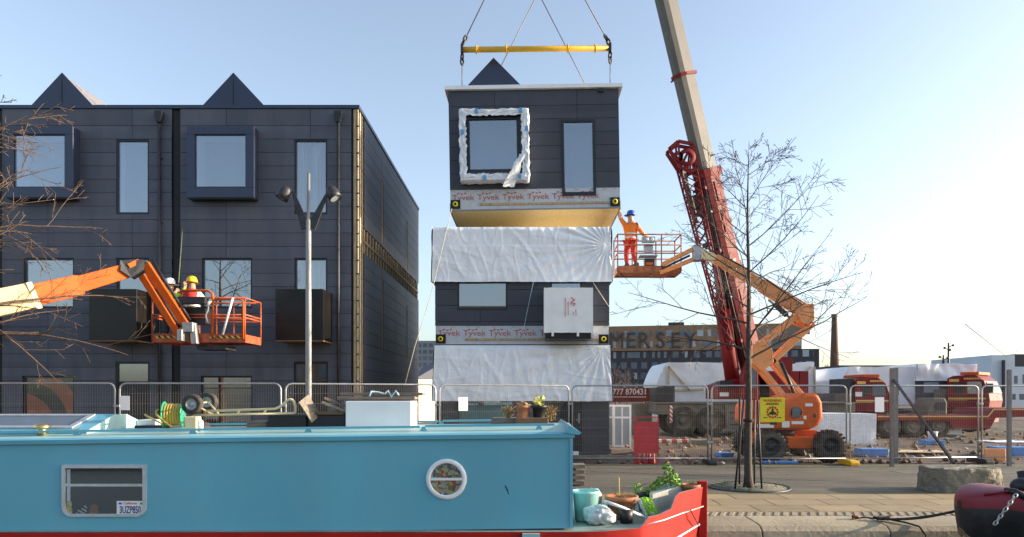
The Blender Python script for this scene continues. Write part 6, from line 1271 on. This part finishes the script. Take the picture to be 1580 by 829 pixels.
lump('plywood_sheet', 'pale plywood sheet lying on the dirt before the lorry', 'board', 1408, 21.2, 1.9, .9, .03, 'ply', rz=-.12); lump('white_sheet', 'white sheet lying on the mud at the right, under the gooseneck', 'sheet', 1560, 26.5, 2.0, 1.2, .03, 'paper')
lump('red_white_plank', 'red and white plank lying on the dirt before the crane wheels', 'plank', 1040, 26.5, 1.9, .2, .13, stripes('redwhite2', (.4, .05, .05), (.6, .57, .52), .8, 0)); lump('concrete_slab', 'pale concrete slab lying on the dirt right of the red barrier', 'slab', 1078, 25.0, .62, .5, .2, 'concrete'); lump('timber_baulk', 'pale timber baulk lying near the plinth of the stacked modules', 'timber', 958, 20.5, .7, .2, .16, 'wood', rz=.2)
lump('orange_board', 'orange board behind the fence near the right edge', 'board', 1535, 18.9, .6, .05, .35, 'orange2'); 

# ------------------------------------------------------------------ things on the boat roof
RZ = zr
def roofpt(px, y): x = (px - VX) * y / F; return Vector((x, y, RZ(x, y)))
q = roofpt(268, 8.0); hr = thing('hose_reel', 'green hose reel wound with yellow hose on the boat roof', 'hose reel', q); ax = Vector((1, .25, 0)).normalized(); c = q + Vector((0, 0, .16))
for s in (-.1, .1): MB().lathe([(0, -.008), (.15, -.008), (.155, 0), (.15, .008), (0, .008)], c + ax * s, ax, 26).build('flange', 'greenpl', hr)
hm = MB()
for i in range(6): hm.lathe([(.11, -.016), (.126, -.008), (.126, .008), (.11, .016)], c + ax * (-.075 + i * .03), ax, 24, cap=False)
hm.tube(qbez(c + Vector((-.12, -.1, .06)), c + Vector((-.2, -.15, .02)), c + Vector((.12, -.28, -.13)), 10), .012, 6).tube(qbez(c + Vector((-.28, -.1, .0)), c + Vector((-.2, -.2, -.02)), c + Vector((.0, -.25, -.1)), 8), .012, 6); hm.build('hose', 'hose', hr)
MB().tube([c + ax * -.12 + Vector((0, 0, -.15)), c + ax * -.12 + Vector((.02, 0, .0)), c + ax * .12 + Vector((0, 0, 0)), c + ax * .12 + Vector((0, 0, -.15))], .01, 6).build('stand', 'galv', hr)
q = roofpt(297, 7.75); tk = thing('sack_trolley', 'two wheeled cream sack trolley lying on the boat roof, wheels in the air', 'trolley', q)
yy = 7.75; T_ = lambda px, py, d=7.75: P(px, py, d)
wheel(tk, T_(297, 624), .117, .085, rimm='galv', name='wheel'); wheel(tk, T_(321, 620.5, 8.15), .112, .085, rimm='galv', name='wheel')
fr = MB(); 
for dy in (0, .38): fr.tube([T_(300, 641, yy + dy), T_(455, 637.5, yy + dy)], .0135, 7)
fr.tube([T_(318, 634.5), T_(424, 631)] + qbez(T_(424, 631), T_(432, 629), T_(440, 621)) [1:] + qbez(T_(440, 621), T_(447, 613), T_(453, 619))[1:] + [T_(456, 626), T_(456, 637)], .0145, 8)
for px in (365, 405): fr.tube([T_(px, 640), T_(px + 6, 632)], .011, 6)
fr.tube([T_(297, 624), T_(330, 640)], .011, 6).tube([T_(322, 621, 8.0), T_(338, 640)], .011, 6).tube([T_(297, 624), T_(321, 620.5, 8.15)], .011, 6).tube([T_(276, 655), T_(302, 640)], .01, 6); fr.build('frame', 'cream', tk)
def roofbox(name, label, cat, px0, px1, pyt, y, dep, m, bev=.008, z0=None, group=None):
    a, b = roofpt(px0, y), roofpt(px1, y); z = min(a.z, b.z) if z0 is None else z0; zt = EYE + (HY - pyt) * y / F
    o = MB().box(a.x, b.x, y, y + dep, z - .004, zt).build(name, m, None, bevel=bev, loc=(a.x, y, z)); tag(o, label, cat, group); return o
roofbox('jerrycan', 'cream plastic jerrycan under the trolley wheel on the boat roof', 'jerrycan', 284, 303.5, 643, 7.5, .12, 'cream', .015)
q = roofpt(309, 7.55); o = MB().lathe([(.03, 0), (.032, .1), (.02, .12), (0, .12)], q, n=14).build('bottle', 'paper', None, loc=q); tag(o, 'small white bottle beside the cream jerrycan', 'bottle')
roofbox('crate', 'black plastic crate left of the leaning board on the boat roof', 'crate', 413, 472, 641, 7.8, .38, 'black', .01); roofbox('crate', 'black plastic crate right of the leaning board, against the white box', 'crate', 474, 532, 640, 7.82, .38, 'black', .01)
roofbox('toolbox', 'mossy grey toolbox left of the black crates on the boat roof', 'toolbox', 380, 412, 650, 7.9, .3, 'wood', .01); roofbox('tray', 'shallow dark tray beside the hose reel on the boat roof', 'tray', 207, 262, 657, 8.1, .4, 'dsteel'); roofbox('tray', 'pale box at the left of the hose reel on the boat roof', 'box', 210, 240, 648, 8.35, .25, 'paper')
wb = roofbox('white_box', 'white painted box on the boat roof, boards lying on it', 'box', 533, 634.5, 619, 7.75, .42, 'white', .01)
a, b = P(468, 615, 7.72), P(488, 646, 7.8); o = MB().beam(a, b, .2, .012, up=(.75, -.5, .6)).warp(lambda v: v).build('leaning_board', 'wood', None, loc=b); tag(o, 'grey weathered board leaning between the two black crates', 'board')
G = 'boards lying on the boat roof things'
for i, (x0, x1, pt, y, l) in enumerate(((520, 640, 611.5, 7.85, 'lower grey board lying on the white box'), (524, 652, 605.5, 7.95, 'upper grey board lying on the white box, tied with blue rope'))):
    z = EYE + (HY - pt) * y / F; o = MB().box((x0 - VX) * y / F, (x1 - VX) * y / F, y, y + .22, z - .038, z - .004).build('board', 'wood', None, bevel=.004, loc=((x0 - VX) * y / F, y, z)); tag(o, l, 'board', G)
o = MB().box(P(545, 0, 7.9).x, P(625, 0, 7.9).x, 7.86, 8.06, P(0, 619, 7.8).z, P(0, 617, 7.8).z - .0).build('board', 'brownwood', None, loc=P(545, 618, 7.9)); tag(o, 'thin brown batten between the white box and the grey boards', 'board', G)
o = MB().tube([T_(570, 612, 7.83), T_(573, 604, 7.84), T_(583, 605, 7.9), T_(594, 608, 7.84), T_(599, 603, 7.9), T_(604, 613, 7.83), T_(611, 603, 7.84), T_(615, 610, 7.83)], .01, 6).build('rope', 'bluerope', None, loc=T_(570, 612)); tag(o, 'pale blue rope knotted over the boards on the white box', 'rope')
for i, (dz, l) in enumerate(((0, 'lower'), (.035, 'upper'))):
    a, b = P(497 + 4 * i, 621 - 2 * i, 7.8 + .1 * i), P(533, 634 - 3 * i, 7.85 + .1 * i); o = MB().beam(a + Vector((0, 0, dz)), b + Vector((0, 0, dz)), .14, .025).build('board', 'wood', None, loc=a); tag(o, l + ' of two short planks sloping over the right black crate', 'board', G)
o = MB().box(P(485, 0, 7.85).x, P(532, 0, 7.85).x, 7.8, 8.1, P(0, 640, 7.8).z, P(0, 636, 7.8).z).build('board', 'brownwood', None, loc=P(500, 638, 7.85)); tag(o, 'brown board lying flat on the right black crate', 'board', G)
def leaves(mb, c, r, n, sz, rng, h=1.):
    for i in range(n):
        while True:
            p = Vector((rng.uniform(-1, 1), rng.uniform(-1, 1), rng.uniform(-1, 1)))
            if p.length < 1: break
        p = Vector(c) + Vector((p.x * r, p.y * r, p.z * r * h)); u = Vector((rng.gauss(0, 1), rng.gauss(0, 1), rng.gauss(0, .6))).normalized(); v = u.orthogonal().normalized(); s = sz * rng.uniform(.6, 1.4)
        mb.add([p - u * s, p + v * s * .45, p + u * s, p - v * s * .45], [(0, 1, 2, 3)])
def sprigs(mb, c, n, h, sp, rng, r=.003, curl=.4):
    for i in range(n):
        a = rng.uniform(0, 6.28); d = Vector((math.cos(a), math.sin(a), 0)) * rng.uniform(.1, 1) * sp; p = Vector(c) + d * .3; q = p + d + Vector((0, 0, h * rng.uniform(.5, 1)))
        mb.tube(qbez(p, p + Vector((0, 0, h * .7)), q, 4), r, 3, cap=False)
rng = random.Random(21)
def potat(name, label, px, pyb, pyt, y, rpx, m, zb=None, rim=True):
    k = y / F; b = Vector(((px - VX) * k, y, zb if zb is not None else EYE + (HY - pyb) * k)); h = (pyb - pyt) * k; r = rpx * k
    t = thing(name, label, 'plant pot', b); MB().lathe([(r * .72, 0), (r * .93, h * .8)] + ([(r * 1.02, h * .8), (r * 1.04, h)] if rim else [(r, h)]) + [(r * .9, h), (r * .84, h * .85), (0, h * .82)], b, n=24, cap=False).build('pot', m, t)
    return t, b + Vector((0, 0, h * .85)), r
roofbox('planter', 'grey weathered tray of dry grass on the cabin roof', 'planter', 758, 795, 645, 8.05, .3, 'wood'); roofbox('planter', 'brown wooden trough under the two pots on the cabin roof', 'planter', 795, 846, 645, 7.9, .32, 'brownwood')
zt = EYE + (HY - 645) * 7.95 / F
t, c, r = potat('plant_pot', 'small terracotta pot on the wooden trough on the cabin roof', 806.5, 645, 626, 8.0, 11, 'terra', zt); m_ = MB(); leaves(m_, c + Vector((0, 0, .03)), .08, 40, .03, rng, .4); m_.build('plant', 'dry', t)
t, c, r = potat('plant_pot', 'black plastic pot with a yellow-green plant on the wooden trough', 832, 645, 626, 8.02, 12, 'black', zt); m_ = MB(); leaves(m_, c + Vector((0, 0, .07)), .075, 70, .022, rng, 1.0); m_.build('plant', island(mat('yellowgreen_leaf', (.42, .42, .06), .6, 0, .3, 4), .3), t)
for px, l in ((784, 'dry straw-coloured grass tuft in the grey tray on the cabin roof'), (850, 'dry straw-coloured tuft at the right end of the wooden trough')):
    q = P(px, 0, 8.1); q.z = zt - .04; m_ = MB(); sprigs(m_, q, 70, .2, .09, rng); leaves(m_, q + Vector((0, 0, .1)), .08, 80, .014, rng, 1.); o = m_.build('dry_plant', 'dry', None, loc=q); tag(o, l, 'plant')
# ------------------------------------------------------------------ things in the bow
DK = .412
t = thing('bucket', 'mint green plastic bucket against the cabin front in the bow', 'bucket', (P(904, 0, 7.6).x, 7.6, DK)); q = Vector((P(904, 0, 7.6).x, 7.6, DK)); MB().lathe([(.12, 0), (.145, .3), (.155, .305), (.155, .33), (.14, .33), (.12, .05)], q, n=24).build('body', 'mintplastic', t); MB().tube([q + Vector((.15 * math.cos(a), -.02, .31 - .1 * math.sin(a))) for a in [math.pi * i / 10 for i in range(11)]], .005, 5).build('handle', 'paper', t)
def bag(name, label, c, rx, ry, rz, m, seed, cat='bag'):
    mb = MB().ball(c, rx, ry, rz, 56, 36); c = Vector(c)
    def wv_(v):
        d = v - c; k = .92 + .34 * nz(d.x * 6 + seed, d.y * 6, d.z * 6) - .3 * abs(nz(d.x * 15, d.y * 15 + seed, d.z * 15)) + .1 * abs(nz(d.x * 34, d.y * 34, d.z * 34 + seed)); e = d * k; e.z = max(e.z, -rz * .8); return c + e
    o = mb.warp(wv_).build(name, m, None, loc=(c.x, c.y, c.z - rz * .8)); tag(o, label, cat); return o
bag('plastic_bag', 'crumpled white plastic sack slumped beside the mint bucket', (P(924, 0, 7.4).x, 7.4, DK + .09), .19, .13, .12, 'bagfilm', 3)
bag('plastic_bag', 'pale crumpled sack peeping up behind the mint bucket', (P(914, 0, 7.85).x, 7.85, DK + .17), .1, .09, .17, 'bagfilm', 11)
def sack(u, v):                                       # a half empty flat sack slumped to the right
    a, b = u * 2 - 1, v * 2 - 1; k = (1 - abs(a) ** 3) * (1 - abs(b) ** 3); q = Vector((P(1001, 0, 7.62).x, 7.62, DK + .13))
    return q + Vector((a * .085 + b * -.045 + .012 * nz(a * 3, b * 3, 2), -.055 * k - .02 * nz(a * 5, b * 5) - .014 * abs(nz(a * 9, b * 7, 4)), b * .125 - abs(a) * .02 * (b > 0)))
mb = MB().grid(30, 36, sack); mb.m = [1 if (k % 30) < 6 or (8 < k // 30 < 13 and 12 < k % 30 < 20) else 0 for k in range(len(mb.f))]
mb.grid(4, 4, lambda u, v: Vector(sack(u, v)) + Vector((0, .06 * (1 - abs(2 * u - 1) ** 3) * (1 - abs(2 * v - 1) ** 3), 0))); sc_ = Vector((P(1001, 0, 7.62).x, 7.62, DK))
o = mb.build('compost_sack', ['lime', 'white'], None, loc=sc_); tag(o, 'bright green and white compost sack slumped beside the terracotta pot', 'sack')
t, c, r = potat('plant_pot', 'wide terracotta pot with dry twigs in the bow', 959, 798, 765, 7.75, 25, 'terra'); m_ = MB(); sprigs(m_, c, 40, .08, .12, rng, .0025); m_.tube([c + Vector((-.03, 0, 0)), c + Vector((-.035, 0, .24))], .012, 6); m_.build('plant', 'dry', t)
b = Vector((P(959, 0, 7.75).x, 7.75, DK)); zb1 = EYE + (HY - 798) * 7.75 / F
if zb1 > DK + .02: o = MB().lathe([(.1, 0), (.11, zb1 - DK - .003), (0, zb1 - DK - .003)], b, n=20).build('plant_stand', 'black', None, loc=b); tag(o, 'black tub under the wide terracotta pot', 'tub')
q = Vector((P(966, 0, 7.45).x, 7.45, DK)); o = MB().lathe([(.07, 0), (.08, .15), (.07, .15), (.065, .02)], q, n=20).build('plant_pot', 'black', None, loc=q); tag(o, 'empty black plastic pot in front of the wide terracotta pot', 'plant pot')
o = MB().tube([P(934, 774, 7.3), P(960, 783, 7.38), P(993, 797, 7.5)], [.02, .016, .014], 10).build('white_pole', 'paper', None, loc=P(934, 774, 7.3)); tag(o, 'white pole end lying across the things in the bow', 'pole')
# tilted stone-coloured trough with green plants
tq = Vector((P(1026, 0, 7.95).x, 7.95, DK)); tg = thing('planter', 'pale stone-coloured trough with leafy green plants in the bow', 'planter', tq)
MB().prism([(P(1002, 0, 7.95).x, P(0, 800, 7.95).z), (P(1048, 0, 7.95).x, P(0, 797, 7.95).z), (P(1051, 0, 7.95).x, P(0, 751, 7.95).z), (P(1003, 0, 7.95).x, P(0, 760, 7.95).z)], 7.9, 8.08).warp(lambda v: Vector((v.x, v.y + (v.x - tq.x) * .55, v.z))).build('trough', 'stone', tg, bevel=.008)
m_ = MB(); c = P(1022, 745, 8.02)
for px, py, r, n in ((1035, 735, .09, 120), (1030, 722, .05, 60), (1018, 743, .07, 80), (1010, 750, .06, 50), (1043, 745, .07, 70), (1000, 757, .05, 30)): leaves(m_, P(px, py, 8.02), r, n, .026, rng, .9)
for px, pt in ((1030, 713), (1037, 722), (1024, 730), (1042, 738), (1014, 742)): m_.tube([P(px - 3, 757, 8.02), P(px, pt, 8.02)], .004, 4)
m_.build('plant', 'leaf', tg)
t, c, r = potat('plant_pot', 'pale terracotta pot tucked behind the red bow plate', 1066, 775, 747, 8.05, 15, 'terra'); m_ = MB(); sprigs(m_, c, 14, .09, .06, rng, .002); m_.build('plant', 'leaf', t)
t, c, r = potat('plant_pot', 'black pot with green shoots left of the stone trough', 995, 790, 760, 8.2, 12, 'black'); m_ = MB(); sprigs(m_, c + Vector((-.1, 0, 0)), 12, .18, .1, rng, .005); leaves(m_, c + Vector((-.08, 0, .1)), .06, 12, .03, rng); m_.build('plant', 'leaf', t)
# ------------------------------------------------------------------ dark boat at the right edge, and its mooring
mbt = thing('narrowboat', 'black and maroon narrowboat bow poking in at the right edge', 'boat', (7, 8.3, -.42)); cy = 8.35
st = [(5.27, .02, .2, .52), (5.3, .16, .12, .56), (5.4, .3, .02, .62), (5.6, .48, -.1, .69), (5.9, .66, -.2, .665), (6.4, .85, -.3, .56), (7.2, 1.0, -.4, .46), (9, 1.03, -.42, .42), (12, 1.03, -.42, .42)]
hb = MB(); vs = []
for i, (x, hw_, zb3, zt3) in enumerate(st):
    half = [(hw_ * .55, zb3), (hw_ * .8, zb3 + (zt3 - zb3) * .3), (hw_ * .97, zb3 + (zt3 - zb3) * .55), (hw_, zb3 + (zt3 - zb3) * .74), (hw_ * .97, zb3 + (zt3 - zb3) * .9), (hw_ * .86, zt3), (hw_ * .4, zt3 + .015)]
    vs.append([(x, cy - a_, b_) for a_, b_ in half] + [(x, cy + a_, b_) for a_, b_ in half[::-1]])
n_ = 14; flat = [v for r_ in vs for v in r_]; fs = [(i * n_ + q, (i + 1) * n_ + q, (i + 1) * n_ + q + 1, i * n_ + q + 1) for i in range(len(st) - 1) for q in range(n_ - 1)] + [tuple(range(n_))]
hb.add(flat, fs, True); hb.m = [(1 if 3 <= (k % 13) <= 9 and k < len(fs) - 1 else 0) for k in range(len(fs))]
ho = hb.build('hull', ['darkhull', 'maroon'], mbt); sbm = ho.modifiers.new('smooth', 'SUBSURF'); sbm.levels = 2; sbm.render_levels = 2
rl_ = MB(); rl_.tube([v[5] for v in vs[2:8]], .014, 8); rl_.build('gunwale', 'maroon', mbt)
MB().lathe([(.09, 0), (.1, .1), (.05, .12), (.07, .22), (.0, .24)], (5.95, 8.2, .66), n=16).build('bollard', 'black', mbt); MB().tube([P(1552, 757, 8.0), P(1566, 759, 7.9), P(1590, 770, 7.8)], .04, 8).build('fender', 'black', mbt); MB().ball(P(1578, 750, 8.1), .13, .13, .1).build('fender', 'black', mbt)
cm = MB(); chain(cm, P(1568, 763, 7.72), P(1534, 810, 7.72), .06, .008); cm.build('chain', 'galv', mbt)
ra, rb_ = Vector((5.42, 8.2, .56)), Vector((5.02, 9.62, .06))
o = MB().tube(sag((5.5, 8.1, .55), (5.08, 9.66, .045), .06), .016, 6).tube(sag((5.5, 8.14, .57), (5.0, 9.7, .05), .1), .012, 6).build('mooring_rope', 'rope', None, loc=(5.5, 8.1, .55)); tag(o, 'dark mooring rope running from the maroon bow to the quay', 'rope')
k_ = MB(); rng = random.Random(4)
pts = [Vector((5.03 + rng.gauss(0, .08), 9.7 + rng.gauss(0, .06), .04 + abs(rng.gauss(0, .025)))) for i in range(26)]; k_.tube(pts, .013, 6)
k_.tube([(5.12, 9.66, .04), (5.25, 9.5, .03), (5.36, 9.35, .0), (5.4, 9.27, -.1), (5.4, 9.26, -.42)], .014, 6).tube([(4.98, 9.72, .04), (4.82, 9.78, .05), (4.7, 9.8, .03), (4.66, 9.82, .06), (4.68, 9.84, .02)], .012, 6)
o = k_.build('mooring_knot', 'rope', None, loc=(5.03, 9.7, 0)); tag(o, 'tangled dark rope knot on the coping, its tail hanging over the edge', 'rope')
o = MB().lathe([(.05, -.012), (.062, 0), (.05, .012), (.038, 0), (.05, -.012)], (4.72, 9.83, .05), (.3, .2, 1), 16, cap=False).build('mooring_ring', 'rust', None, loc=(4.72, 9.83, .02)); tag(o, 'rusty mooring ring set in the coping by the rope end', 'mooring ring')
# ------------------------------------------------------------------ the opposite bank, seen only in the window glass
for i, (x0, x1, h, l) in enumerate(((-36, 2, 15, 'middle'),)):
    r = thing('brick_warehouse', 'brick warehouse on the opposite bank, showing only as a reflection in the windows', 'warehouse', ((x0 + x1) / 2, -62, 0)); MB().box(x0, x1, -74, -62, 0, h).build('wall', 'chimbrick', r)
    for fl in range(int(h / 3.2)):
        for k in range(int((x1 - x0) / 4)): MB().box(x0 + 1.2 + k * 4, x0 + 2.8 + k * 4, -62.05, -61.98, 1.2 + fl * 3.1, 3.1 + fl * 3.1).build('window', 'fglass', r)
